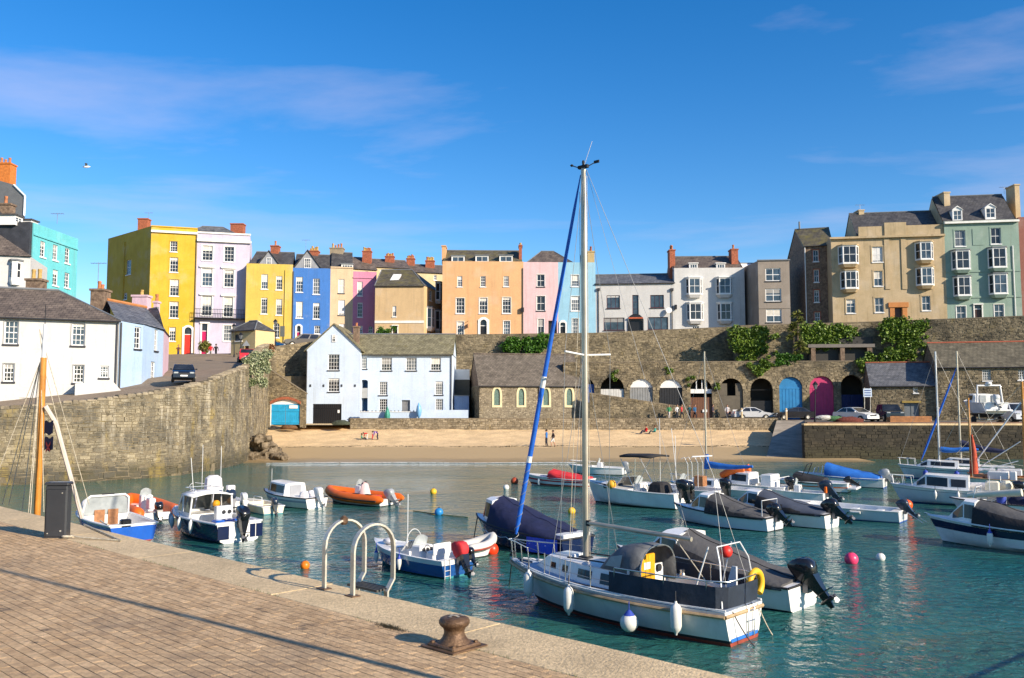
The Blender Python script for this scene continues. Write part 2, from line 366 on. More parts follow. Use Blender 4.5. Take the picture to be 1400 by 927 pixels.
# ---------------------------------------------------------------- water
wm = bpy.data.materials.new('harbour_water'); wm.use_nodes = True; t = wm.node_tree; N = t.nodes; Lk = t.links
b = N['Principled BSDF']; b.inputs['Roughness'].default_value = .04; b.inputs['IOR'].default_value = 1.33
co = N.new('ShaderNodeTexCoord')
def wnoise(sc, detail, stretch, rot=0, dist=0.0):
    mp_ = N.new('ShaderNodeMapping'); mp_.inputs['Scale'].default_value = (stretch, 1, 1); mp_.inputs['Rotation'].default_value = (0, 0, R(rot)); Lk.new(co.outputs['Object'], mp_.inputs[0])
    n = N.new('ShaderNodeTexNoise'); n.inputs['Scale'].default_value = sc; n.inputs['Detail'].default_value = detail; n.inputs['Roughness'].default_value = .55; n.inputs['Distortion'].default_value = dist; Lk.new(mp_.outputs[0], n.inputs['Vector']); return n.outputs[0]
def wadd(a, ka, b_, kb):
    m1 = N.new('ShaderNodeMath'); m1.operation = 'MULTIPLY'; Lk.new(a, m1.inputs[0]); m1.inputs[1].default_value = ka
    m2 = N.new('ShaderNodeMath'); m2.operation = 'MULTIPLY_ADD'; Lk.new(b_, m2.inputs[0]); m2.inputs[1].default_value = kb; Lk.new(m1.outputs[0], m2.inputs[2]); return m2.outputs[0]
h0 = wadd(wnoise(3.6, 4, .95, 24, .7), 1.0, wnoise(.8, 3, .8, -28, .6), 1.5)
pm_ = N.new('ShaderNodeMapRange'); pm_.inputs[1].default_value = .36; pm_.inputs[2].default_value = .62; pm_.inputs[3].default_value = .5; pm_.inputs[4].default_value = 1.3; Lk.new(wnoise(.13, 3, .5, 30, .8), pm_.inputs[0])   # calmer and ruffled patches
hm_ = N.new('ShaderNodeMath'); hm_.operation = 'MULTIPLY'; Lk.new(h0, hm_.inputs[0]); Lk.new(pm_.outputs[0], hm_.inputs[1]); h1 = hm_.outputs[0]
bp = N.new('ShaderNodeBump'); bp.inputs['Strength'].default_value = 1.0; bp.inputs['Distance'].default_value = .078; Lk.new(h1, bp.inputs['Height']); Lk.new(bp.outputs[0], b.inputs['Normal'])
pn = wnoise(.07, 4, 1.0); mr = N.new('ShaderNodeMapRange'); mr.inputs[1].default_value = .35; mr.inputs[2].default_value = .65; Lk.new(pn, mr.inputs[0])
xm = N.new('ShaderNodeMix'); xm.data_type = 'RGBA'; Lk.new(mr.outputs[0], xm.inputs[0]); xm.inputs[6].default_value = (.008, .105, .108, 1); xm.inputs[7].default_value = (.035, .12, .088, 1); Lk.new(xm.outputs[2], b.inputs['Base Color'])
w = MB(); w.poly([(-600, -400, 0), (600, -400, 0), (600, 100.2, 0), (-600, 100.2, 0)]); tag(w.build('water', wm, fix=False), kind='structure')
g = MB(); g.poly([(-3000, -3000, -4), (3000, -3000, -4), (3000, 5000, -4), (-3000, 5000, -4)]); tag(g.build('ground', M('seabed_mud', (.10, .085, .06)), fix=False), kind='structure')

# ---------------------------------------------------------------- beach
sand = M('beach_sand', (.68, .485, .26), rough=.95, var=.16, scale=.6, fine=.24, bump=1.0, bscale=3.5)
t = sand.node_tree; N = t.nodes; Lk = t.links; b = N['Principled BSDF']; src = b.inputs['Base Color'].links[0].from_socket
co = N.new('ShaderNodeTexCoord'); sp = N.new('ShaderNodeSeparateXYZ'); Lk.new(co.outputs['Object'], sp.inputs[0])
nz = N.new('ShaderNodeTexNoise'); nz.inputs['Scale'].default_value = .35; nz.inputs['Detail'].default_value = 5; Lk.new(co.outputs['Object'], nz.inputs['Vector'])
ad = N.new('ShaderNodeMath'); ad.operation = 'MULTIPLY_ADD'; Lk.new(nz.outputs[0], ad.inputs[0]); ad.inputs[1].default_value = .16; Lk.new(sp.outputs[2], ad.inputs[2])
mr = N.new('ShaderNodeMapRange'); mr.inputs[1].default_value = .50; mr.inputs[2].default_value = .58; mr.inputs[3].default_value = 1; mr.inputs[4].default_value = 0; Lk.new(ad.outputs[0], mr.inputs[0])   # damp sand below the strand line
xm = N.new('ShaderNodeMix'); xm.data_type = 'RGBA'; Lk.new(mr.outputs[0], xm.inputs[0]); Lk.new(src, xm.inputs[6]); xm.inputs[7].default_value = (.45, .32, .16, 1)
mr2 = N.new('ShaderNodeMapRange'); mr2.inputs[1].default_value = .10; mr2.inputs[2].default_value = .20; mr2.inputs[3].default_value = 1; mr2.inputs[4].default_value = 0; Lk.new(ad.outputs[0], mr2.inputs[0])
xm2 = N.new('ShaderNodeMix'); xm2.data_type = 'RGBA'; Lk.new(mr2.outputs[0], xm2.inputs[0]); Lk.new(xm.outputs[2], xm2.inputs[6]); xm2.inputs[7].default_value = (.30, .215, .105, 1); Lk.new(xm2.outputs[2], b.inputs['Base Color'])
rr = N.new('ShaderNodeMapRange'); rr.inputs[3].default_value = .95; rr.inputs[4].default_value = .35; Lk.new(mr2.outputs[0], rr.inputs[0]); Lk.new(rr.outputs[0], b.inputs['Roughness'])
stain(sand, (1.1, 2.6, 1), .52, .66, (.40, .28, .14), .4, .75, off=2)
def beach_z(x, y):
    z = interp([55, 66, 70, 80, 88, 93, 99.6, 104], [-1.8, -.35, 0, .25, .46, .85, 1.75, 2.3], y - .02*(x - 2))
    if y > 86: z += .10*noise.noise(Vector((x*.5, y*.7, 0))) + .05*noise.noise(Vector((x*1.7, y*1.9, 3)))
    else: z += .03*noise.noise(Vector((x*.2, y*.3, 5)))
    return z
bm_ = MB(); nx, ny = 110, 90
for j in range(ny + 1):
    for i in range(nx + 1):
        x = -30 + 59*i/nx; y = 56 + 47*j/ny; bm_.v.append(Vector((x, y, beach_z(x, y))))
for j in range(ny):
    for i in range(nx): a = j*(nx+1)+i; bm_.face((a, a+1, a+nx+2, a+nx+1))
tag(bm_.build('beach', sand, smooth=60, fix=False), kind='structure')
wrack = MB(); rw = random.Random(4)                                  # dark line of dried weed along the tide mark
for i in range(700):
    x = rw.uniform(-26, 26); y = 87.6 + .5*math.sin(x*.35) + rw.gauss(0, .16) + .02*(x-2); z = beach_z(x, y) + .015; l = rw.uniform(.04, .22)
    wrack.box((x, y, z), (l, l*.5, .03), rw.uniform(0, 3))
tag(wrack.build('strand_line_weed', M('dry_weed', (.06, .045, .02)), fix=False), 'thin dark line of dried seaweed along the sand', 'seaweed', kind='stuff')
foam = MB()
for i in range(260):
    x = -19 + 24*i/260 + rw.gauss(0, .05); y = 69.4 + .02*(x-2) + .25*math.sin(x*.4) + .12*noise.noise(Vector((x, 0, 0)))
    foam.sphere((x, y, .012), rw.uniform(.04, .12), 6, 4, (1.8, 1, .22))
tag(foam.build('shoreline_foam', M('foam_white', (.8, .8, .78), rough=.9), fix=False), 'thin white line of foam where the water meets the sand', 'foam', kind='stuff')

# ---------------------------------------------------------------- upper town ground, street, promenade
tarmac = M('tarmac', (.23, .175, .12), rough=.9, var=.15, scale=.5, fine=.18, bump=.3, bscale=20)
paveg = M('quay_tarmac', (.13, .11, .088), rough=.9, var=.2, scale=.4, fine=.2)
def up_z(x, y=112): return interp([-75, -45, -36, -30, -20, -9, 30, 62, 90], [10.0, 10.55, 10.7, 11.1, 12.0, 13.2, 13.3, 14.2, 14.5], x) + interp([-37, -31, -18, -10], [0, 1, 1, 0], x)*.075*max(0, min(15, y - 106))
rd = MB(); rows = [(36, -75, -36, 2.6, 2.7), (48.4, -60, -31.0, 3.1, 3.3), (53.5, -50, -24.6, 3.4, 4.5), (57.0, -44, -22.3, 3.9, 5.3), (59.4, -42, -21.1, 4.4, 5.8), (65, -38, -21.8, 6.2, 6.6), (71, -36, -22.2, 7.1, 7.1), (76, -38, -22.8, 7.6, 7.6), (86, -43, -25.2, 8.5, 8.5), (98, -52, -27.9, 9.5, 9.5), (106, -58, -29.3, 10.45, 10.9)]
rd.loft([[Vector((xl, y, zl)), Vector((xr, y, z))] for y, xl, xr, zl, z in rows], closed=False, cap0=False, cap1=False)
tag(rd.build('street', tarmac, fix=False), kind='structure')
ug = MB(); ys = [105.9, 109, 114, 122, 140, 400, 2500]; xs = [-900, -120, -75, -58, -45, -36, -29.6, -20, -9, 8, 26.4, 30, 62, 90, 900]
for y in ys:
    for x in xs:
        fr = interp([-29.6, -24, -9, 26.4, 30, 62, 90], [105.9, 107.2, 111.8, 111.8, 108.9, 102.6, 96], x) if x > -29.6 else 105.9; yy = fr if y == 105.9 else max(y, fr + .4*ys.index(y))
        ug.v.append(Vector((x, yy, up_z(x, y) + (0 if y < 200 else 6))))
n_ = len(xs)
for j in range(len(ys)-1):
    for i in range(n_-1): ug.face((j*n_+i, j*n_+i+1, (j+1)*n_+i+1, (j+1)*n_+i))
tag(ug.build('upper_street', tarmac, fix=False), kind='structure')
pr = MB(); pr.poly([(-26, 99.0, 2.35), (-18.6, 99.0, 2.35), (-18.6, 106, 2.5), (-26, 106, 2.5)]); tag(pr.build('slip_apron', concrete, fix=False), kind='structure')
pr = MB(); pr.poly([(-18.4, 100.4, 2.9), (29.4, 100.4, 2.9), (32.2, 97, 2.9), (24.7, 74.3, 2.9), (95, 74.3, 2.9), (95, 112, 2.9), (-18.4, 112, 2.9)]); tag(pr.build('promenade', paveg, fix=False), kind='structure')
pr = MB(); pr.loft([[Vector((19.0, 68, -1.0)), Vector((23.9, 68, -1.0))], [Vector((21.2, 74, -.05)), Vector((24.9, 74, -.05))], [Vector((29.2, 97.2, 2.89)), Vector((32.4, 97.2, 2.89))]], closed=False, cap0=False, cap1=False)
for k in range(2):
    pass
tag(pr.build('slipway', M('slipway_concrete', (.34, .29, .22), rough=.85, var=.25, scale=.7, fine=.2, dirt=.5, bump=.4), fix=False), kind='structure')

# ---------------------------------------------------------------- near quay
QE = Vector((.7295, -.684)); QN = Vector((.684, .7295)); Q0 = Vector((-2.9, 11.81)); QZ = 2.2
def Q(s, d, z): p = Q0 + QE*s + QN*d; return Vector((p.x, p.y, z))
brick_m = M('block_paving', (.46, .295, .15), col2=(.63, .43, .235), rough=.85, scale=1.1, attr=True, fine=.26, bump=.7, bscale=60, dirt=.17)
stain(brick_m, (.45, .45, .45), .52, .66, (.17, .125, .085), .5, .7, off=3); stain(brick_m, (2.2, 2.2, 2.2), .64, .70, (.06, .05, .04), .7, .6, off=9)
joint_m = M('paving_joint', (.075, .055, .036), rough=.95, fine=.3)
qb = MB(); qb.hexa([Q(-30,-.25,-3), Q(14,-.25,-3), Q(14,-40,-3), Q(-30,-40,-3), Q(-30,-.25,QZ-.014), Q(14,-.25,QZ-.014), Q(14,-40,QZ-.014), Q(-30,-40,QZ-.014)])
quay = qb.build('quay', joint_m); tag(quay, kind='structure')
fw = MB(); rq = random.Random(3)
for k in range(9):
    for i in range(55):
        s0 = -30 + i*.8 + (.4 if k % 2 else 0); z0 = -.6 + k*.27
        fw.rv = rq.random(); p = rq.uniform(.0, .04)
        fw.hexa([Q(s0+.01,-.3,z0+.01),Q(s0+.79,-.3,z0+.01),Q(s0+.79,-.3,z0+.26),Q(s0+.01,-.3,z0+.26),Q(s0+.01,-.12+p,z0+.01),Q(s0+.79,-.12+p,z0+.01),Q(s0+.79,-.12+p,z0+.26),Q(s0+.01,-.12+p,z0+.26)])
tag(fw.build('quay_face_stonework', stone_m, quay, attr=True, fix=False), kind='stuff')
s0 = -30.0; rq = random.Random(11)
while s0 < 14:                                                      # coping slabs along the edge
    l = rq.uniform(2.6, 3.6); c = MB(); w_ = .9 + rq.uniform(-.008, .008); zt = QZ + rq.uniform(-.001, .001); g_ = .012; pr_ = rq.uniform(-.012, .012)
    top = []; NS = 14
    secs = []
    for i in range(NS + 1):
        s = s0 + g_ + (l - 2*g_)*i/NS; wob = .014*noise.noise(Vector((s*2.3, 0, 1))) + .01*noise.noise(Vector((s*7, 0, 2)))
        secs.append([Q(s, -w_, QZ-.30), Q(s, -w_, zt-.012), Q(s, -w_+.012, zt), Q(s, -.035+pr_+wob, zt), Q(s, pr_+wob, zt-.03+wob*.3), Q(s, pr_+wob*.5, QZ-.30)])
    c.loft(secs); c.build('coping_slab', concrete, quay); s0 += l
def in_view(p):
    if p.y < .5: return False
    px = 700 + 1200*p.x/p.y; py = 556 + 1200*(CZ - p.z)/p.y
    return -20 < px < 1420 and py < 945
bricks = []; d = -.905
row = 0
while d > -11:
    s = -22 + (row % 2)*.1 + rq.uniform(-.02, .02)
    while s < 9: bricks.append((s, d)); s += .202
    d -= .102; row += 1
vis = sorted([i for i, (s, d) in enumerate(bricks) if in_view(Q(s+.1, d-.05, QZ))], key=lambda i: Q(bricks[i][0], bricks[i][1], QZ).length)[:300]
vis = set(vis)
def brick_geo(mb, o, ds, dd, tilt):
    l, w_, b = .2008, .0965, .0015; b0 = len(mb.v)
    for ins, z in ((0, -.06), (0, -.006), (b, 0)):
        for a, c in ((ins, ins), (l-ins, ins), (l-ins, w_-ins), (ins, w_-ins)):
            mb.v.append(o + ds*a + dd*c + Vector((0, 0, z + (tilt[0]*(a-.1) + tilt[1]*(c-.05)) + tilt[2])))
    for i in (0, 4):
        for j in range(4): k = (j+1) % 4; mb.face((b0+i+j, b0+i+k, b0+i+4+k, b0+i+4+j))
    mb.face([b0+8+j for j in range(4)])
protos = []
for k in range(24):
    mb = MB(); mb.rv = (k + .5)/24; brick_geo(mb, Vector((0,0,0)), Vector((QE.x, QE.y, 0)), Vector((-QN.x, -QN.y, 0)), (rq.uniform(-.005, .005), rq.uniform(-.008, .008), rq.uniform(-.0015, .001)))
    o = mb.build('paver', brick_m, None, fix=False, attr=True); protos.append(o.data); bpy.data.objects.remove(o)
rest = MB(); first = True
for i, (s, d) in enumerate(bricks):
    if i in vis:
        o = bpy.data.objects.new('paver', rq.choice(protos)); COL.objects.link(o); o.parent = quay; o.location = Q(s, d, QZ)
    else:
        rest.rv = rq.random(); brick_geo(rest, Q(s, d, QZ), Vector((QE.x, QE.y, 0)), Vector((-QN.x, -QN.y, 0)), (rq.uniform(-.005, .005), rq.uniform(-.008, .008), rq.uniform(-.0015, .001)))
tag(rest.build('paver_field', brick_m, quay, fix=False, attr=True), kind='stuff')
yl = MB(); yl.poly([Q(-11.5,-2.55,QZ+.004), Q(-8.35,-2.55,QZ+.004), Q(-8.35,-2.68,QZ+.004), Q(-11.5,-2.68,QZ+.004)]); yl.build('painted_line', M('yellow_line_paint', (.52, .36, .04), var=.4, scale=9, dirt=.5), quay, fix=False)

# ---------------------------------------------------------------- harbour walls
lw_px = [(-260, 668), (-120, 667), (0, 664), (100, 660), (200, 654), (245, 650), (275, 645)]
lw = [G(x, y) for x, y in lw_px] + [Vector((-20.55, 61.0, 0)), Vector((-20.75, 64.5, 0)), Vector((-21.0, 68.5, 0)), Vector((-21.35, 71.5, 0)), Vector((-22.3, 76, 0)), Vector((-24.5, 86, 0)), Vector((-27.2, 98.2, 0))]
lw_t = [4.1, 4.2, 4.32, 4.66, 5.22, 5.6, 6.0, 6.35, 6.85, 7.35, 7.75, 8.7, 10.2, 11.3]
lroot = thing('harbour_wall', 'tall weathered limestone harbour wall below the white and pale blue houses', 'wall', (lw[3].x, lw[3].y, 0))
W3, _, _ = stone_wall(lroot, [(p.x, p.y) for p in lw], [-.4]*9 + [-.2, 0, .5, 1.5, 2.2], lw_t, ashlar_m, mortar_m, sw=(.22, .72), sh=(.13, .28), proud=(.0, .06), thick=.55, seed=5, pick=300, rows_big=6, jit=.022, gap=.012)
rt = MB(); rtr = random.Random(9); at_, cum_ = path_tools([(p.x, p.y) for p in lw]); u = 0
while u < cum_[-1]:                                                 # rough top stones
    l = rtr.uniform(.3, .6); z = interp(cum_, lw_t, u); q, dd = at_(u + l/2); rt.rv = rtr.random(); rt.bevbox((q.x - dd.y*-.0 - dd.y*.27, q.y + dd.x*.27, z + .04), (l*.95, .62, rtr.uniform(.1, .26)), .04, math.atan2(dd.y, dd.x)); u += l
tag(rt.build('top_stones', stone_pale, lroot, attr=True), kind='stuff')

def zt_at(px, py, Y): return P(px, py, Y).z
def X_(px, Y): return (px - 700)*Y/1200*1.0
ru = [(X_(346,103.5), 103.5), (X_(420,106.5), 106.5), (X_(520,110), 110), (X_(612,111), 111), (X_(815,111), 111), (X_(1003,111), 111)]
rut = [zt_at(350,478,103.5), 12.2, 12.9, zt_at(612,458,111), zt_at(815,455.5,111), zt_at(1003,447,111)]
r1 = thing('retaining_wall', 'high rubble stone retaining wall below the peach, pink and white terrace', 'wall', (0, 111, 2.9))
stone_wall(r1, ru, [2.4, 2.4, 2.4, 2.9, 2.9, 2.9], rut, stone_m, mortar_m, sw=(.18, .5), sh=(.12, .26), proud=(.0, .06), seed=6, coping=(.0, .06, stone_pale), thick=.6)
ru2 = [(X_(1003,111), 111.6), (X_(1010,108), 108.0), (X_(1200,106), 106.0), (X_(1420,101.0), 101.0), (X_(1560,97), 97)]
r2 = thing('retaining_wall', 'dark ivy-grown retaining wall under the tan and green town houses', 'wall', (44, 104, 2.9))
stone_wall(r2, ru2, [2.9]*5, [zt_at(1003,447,111), zt_at(1010,446,108), zt_at(1200,440.5,106), zt_at(1420,432,101), 15.2], stone_m, mortar_m, sw=(.18, .5), sh=(.12, .26), proud=(.0, .06), seed=8, coping=(.03, .1, stone_pale), thick=.6)
# terrace ledge between arch wall and retaining wall
tl = MB(); tl.poly([(6, 106.4, 9.55), (43, 103.0, 9.55), (46, 103.0, 9.55), (46, 112, 9.55), (7, 112, 9.55)]); tag(tl.build('terrace_ledge', M('grassy_earth', (.09, .085, .035), fine=.4, bump=.6), fix=False), kind='structure')

# arch wall with its cellar doors
AW = [(X_(770,106), 106.0), (X_(1200,102.6), 102.6)]
at_, cum_ = path_tools(AW); AU = (Vector((AW[1][0], AW[1][1], 0)) - Vector((AW[0][0], AW[0][1], 0))).normalized(); AN = Vector((AU.y, -AU.x, 0)); AO = Vector((AW[0][0], AW[0][1], 0))
zJ = lambda x, y: (800 + x/4.633, 440 + y/4.633); zK = lambda x, y: (1060 + x/4.118, 430 + y/4.118)
ARCH = []
for conv, x0, y0, x1, kind in ((zJ,-75,352,60,'blue_low'),(zJ,98,348,246,'white_low'),(zJ,283,360,430,'white_grey'),(zJ,470,362,617,'white_black'),(zJ,665,362,806,'timber'),(zJ,852,357,998,'stone'),(zJ,1048,357,1188,'black'),(zJ,1228,348,1378,'blue'),(zK,193,346,330,'pink'),(zK,368,340,496,'navy')):
    a = conv(x0, y0); c = conv(x1, y0); ym = conv(x0, y0 + 90)[1]
    u0, _ = onplane(a[0], ym, AW[0], AU); u1, _ = onplane(c[0], ym, AW[0], AU); _, zt_ = onplane((a[0]+c[0])/2, a[1], AW[0], AU)
    ARCH.append((u0, u1, zt_, kind))
def in_arch(u, z):
    for u0, u1, zt_, k in ARCH:
        if u0 < u < u1 and z > 2.6:
            r = (u1 - u0)/2; zs = zt_ - r; c = (u0 + u1)/2
            if z < zs or (u - c)**2 + (z - zs)**2 < r*r: return True
    return False
ar = thing('arch_wall', 'long stone arcade of vaulted cellars below the terrace', 'wall', (AO.x, AO.y, 2.9))
stone_wall(ar, AW, [2.9, 2.9], [9.7, 9.7], stone_m, mortar_m, sw=(.18, .5), sh=(.12, .26), proud=(0, .06), hole=in_arch, thick=.5, seed=10, coping=(.04, .1, stone_pale))
def AP(u, d, z): return AO + AU*u + AN*d + Vector((0, 0, z))
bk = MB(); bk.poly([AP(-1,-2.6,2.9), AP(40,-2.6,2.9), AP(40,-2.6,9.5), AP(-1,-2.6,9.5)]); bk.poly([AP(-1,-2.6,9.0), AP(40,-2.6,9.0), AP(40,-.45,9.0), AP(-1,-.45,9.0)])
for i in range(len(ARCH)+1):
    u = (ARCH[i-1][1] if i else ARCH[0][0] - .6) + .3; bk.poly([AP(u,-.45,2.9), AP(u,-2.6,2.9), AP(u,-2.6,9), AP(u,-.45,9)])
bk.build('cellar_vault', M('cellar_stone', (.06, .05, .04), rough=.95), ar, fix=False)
arch_cols = {'blue': (.02, .19, .42), 'pink': (.50, .035, .13), 'navy': (.008, .02, .10), 'blue_low': (.02, .08, .30), 'white_low': (.62, .6, .55), 'white_grey': (.27, .27, .26), 'white_black': (.02, .02, .022), 'timber': (.16, .07, .035), 'stone': (.12, .10, .07), 'black': (.012, .012, .012)}
def arch_poly(mb, u0, u1, z0, zs, r, d0, d1, top=None):
    c = (u0+u1)/2; pts = [(u0, z0), (u1, z0)] + [(c + r*math.cos(a), zs + r*math.sin(a)) for a in [math.pi*i/14 for i in range(15)]]
    mb.loft([[AP(u, d0, z) for u, z in pts], [AP(u, d1, z) for u, z in pts]])
for i, (u0, u1, zt_, kind) in enumerate(ARCH):
    r = (u1-u0)/2; zs = zt_ - r; c = (u0+u1)/2
    vs = MB(); rv = random.Random(i)
    for k in range(13):                                             # voussoirs
        a0, a1 = math.pi*(k+.06)/13, math.pi*(k+.94)/13; vs.rv = rv.random(); pr_ = rv.uniform(.05, .1); ro = r + rv.uniform(.28, .42)
        q = [(c+r*math.cos(a0), zs+r*math.sin(a0)), (c+ro*math.cos(a0), zs+ro*math.sin(a0)), (c+ro*math.cos(a1), zs+ro*math.sin(a1)), (c+r*math.cos(a1), zs+r*math.sin(a1))]
        vs.hexa([AP(u,-.3,z) for u, z in q] + [AP(u,pr_,z) for u, z in q])
    tag(vs.build('arch_ring', stone_m, ar, attr=True), kind='stuff')
    dm = M('cellar_door_' + kind, arch_cols[kind], rough=.55, var=.12, scale=2, streak=.3)
    dr = MB(); z0 = 2.9
    if kind in ('blue', 'pink'):
        arch_poly(dr, u0+.02, u1-.02, z0, zs, r-.02, -.28, -.2)
        for k in range(7): dr.box(AP(lerp(u0, u1, (k+.5)/7), -.19, (z0+zs)/2), ((u1-u0)/7-.05, .03, zs-z0), math.atan2(AU.y, AU.x))
        dr.box(AP(c, -.17, zs), (u1-u0-.1, .05, .14), math.atan2(AU.y, AU.x)); dr.box(AP(c, -.17, z0+.9), (u1-u0-.1, .05, .12), math.atan2(AU.y, AU.x))
    elif kind in ('white_grey', 'white_black'):
        for k in range(9): dr.box(AP(lerp(u0, u1, (k+.5)/9), -.24, (z0+zs+.3)/2), ((u1-u0)/9-.03, .06, zs+.3-z0), math.atan2(AU.y, AU.x))
        fm = MB(); arch_poly(fm, u0, u1, zs+.32, zs+.32, r-.02, -.26, -.14); fm.build('arch_panel', white_trim, ar)
    elif kind in ('navy', 'white_low', 'blue_low', 'timber'):
        hh = {'navy': 2.9, 'white_low': 1.6, 'blue_low': 2.2, 'timber': 2.6}[kind]; zb_ = {'white_low': 4.9, 'blue_low': 4.9}.get(kind, z0)
        for k in range(9): dr.box(AP(lerp(u0, u1, (k+.5)/9), -.24, zb_+hh/2), ((u1-u0)/9-.02, .06, hh), math.atan2(AU.y, AU.x))
        if kind == 'timber':
            fm = MB()
            for k in (.3, .55, .75): fm.box(AP(lerp(u0, u1, k), -.3, zs+.6), (.1, .08, 1.6), math.atan2(AU.y, AU.x))
            fm.box(AP(c, -.3, zs-.15), (u1-u0, .06, .5), math.atan2(AU.y, AU.x)); fm.build('window_frame', white_trim, ar)
    elif kind == 'stone':
        dr.box(AP(c, -.3, 4.3), (u1-u0, .2, 2.8), math.atan2(AU.y, AU.x)); dr.box(AP(u0+.45, -.3, 6.4), (.9, .2, 1.5), math.atan2(AU.y, AU.x)); dr.box(AP(u1-.4, -.3, 6.4), (.8, .2, 1.5), math.atan2(AU.y, AU.x))
    else:
        dr.box(AP(c, -.6, 4.0), (u1-u0, .1, 2.2), math.atan2(AU.y, AU.x)); dr.box(AP(c, -.5, zs-.1), (u1-u0, .06, .06), math.atan2(AU.y, AU.x))
    dr.build('cellar_door', dm, ar)
    if kind in ('blue', 'timber', 'stone'):
        sg = MB(); sg.box(AP(c + .4, -.1 if kind != 'stone' else .12, 3.9), (.55, .02, .3), math.atan2(AU.y, AU.x)); sg.build('notice', white_trim, ar)
    if kind == 'white_grey':
        sg = MB(); sg.box(AP(u0+.55, -.19, 4.2), (.55, .03, .8), math.atan2(AU.y, AU.x)); sg.build('hatch_window', white_trim, ar)
# ramp wall in front of the arcade
rw_ = thing('ramp_wall', 'sloping rubble wall of the ramp in front of the arcade', 'wall', (13, 103.6, 2.9))
stone_wall(rw_, [(X_(806,103.2), 103.2), (X_(940,103.2), 103.2)], [2.9, 2.9], [zt_at(806,538,103.2), zt_at(940,558,103.2)], stone_m, mortar_m, sw=(.18, .5), sh=(.12, .24), proud=(0, .06), seed=12, thick=.5, coping=(.03, .12, stone_pale))
rp = MB(); rp.poly([(X_(806,103.2), 103.7, 4.9), (X_(940,103.2), 103.7, 3.0), (X_(940,103.2), 105.2, 3.0), (X_(806,103.2), 105.6, 4.9)]); tag(rp.build('ramp', paveg, fix=False), kind='structure')
# promenade sea wall
pw = thing('sea_wall', 'low rubble sea wall between the promenade and the beach', 'wall', (0, 100, 1.4))
stone_wall(pw, [(X_(478,102.6), 102.4), (X_(480,100), 100), (X_(830,100), 100), (X_(1068,100), 100)], [2.2, 1.2, 1.2, 1.5], [3.0, 3.02, 3.02, 3.06], stone_pale, mortar_m, sw=(.2, .6), sh=(.14, .28), proud=(0, .07), seed=13, thick=.45, coping=(.03, .08, stone_pale))
# right-hand quay
dark_stone = M('algae_dark_stone', (.014, .012, .008), col2=(.058, .046, .028), rough=.85, scale=2, attr=True, fine=.4, bump=.8, bscale=12, streak=.5, tide=.9)
qr = thing('quay_wall', 'dark algae-stained stone quay wall beside the slipway', 'wall', (24.4, 74, 0))
stone_wall(qr, [(32.4, 97), (24.5, 74), (90, 74)][1:], [-.5, -.5], [2.86, 2.86], dark_stone, M('dark_mortar', (.035,.03,.02), rough=.95), sw=(.3, .8), sh=(.18, .34), proud=(0, .06), seed=14, thick=.6, coping=(.05, .13, concrete), pick=0)
sd = MB(); sd.loft([[Vector((24.5, 74.05, -.6)), Vector((24.5, 74.05, 2.9))], [Vector((32.3, 97, 2.0)), Vector((32.3, 97, 2.9))]], closed=False, cap0=False, cap1=False); sd.build('side_face', dark_stone, qr, fix=False, attr=True)
# rocks at the foot of the harbour wall
rk = random.Random(21); rock_m = M('weedy_rock', (.075, .055, .03), col2=(.26, .20, .13), rough=.9, scale=2.2, fine=.4, bump=1, bscale=8)
def rock(c, r, seed, name='rock', label=None):
    mb = MB(); mb.sphere((0,0,0), 1, 26, 18)
    for v in mb.v:
        n = v.normalized(); k = 1 + .5*noise.noise(n*1.5 + Vector((seed*3.1, 0, 0))) + .28*noise.noise(n*3.4 + Vector((seed, 2, 0))) - .22*abs(noise.noise(n*5.5 + Vector((seed, 0, 9)))) + .10*noise.noise(n*11); v.x, v.y, v.z = c[0] + n.x*k*r[0], c[1] + n.y*k*r[1], c[2] + n.z*k*r[2]
    o = mb.build(name, rock_m, None, smooth=28); return tag(o, label, 'rock', 'rocks at the foot of the harbour wall')
for i, (px, py, s) in enumerate(((344,628,.9),(352,618,1.2),(360,628,.95),(370,622,1.05),(381,628,.75),(364,611,.85),(391,630,.5),(350,606,.9),(376,630,.6),(357,600,.7),(386,624,.45),(366,631,.6))):
    y = 72 + rk.uniform(0, 3); q = P(px, py, y); rock((q.x, y, q.z - .15), (s*1.1, s, s*.85), i, 'boulder', 'weed-covered boulder heaped at the foot of the harbour wall corner')
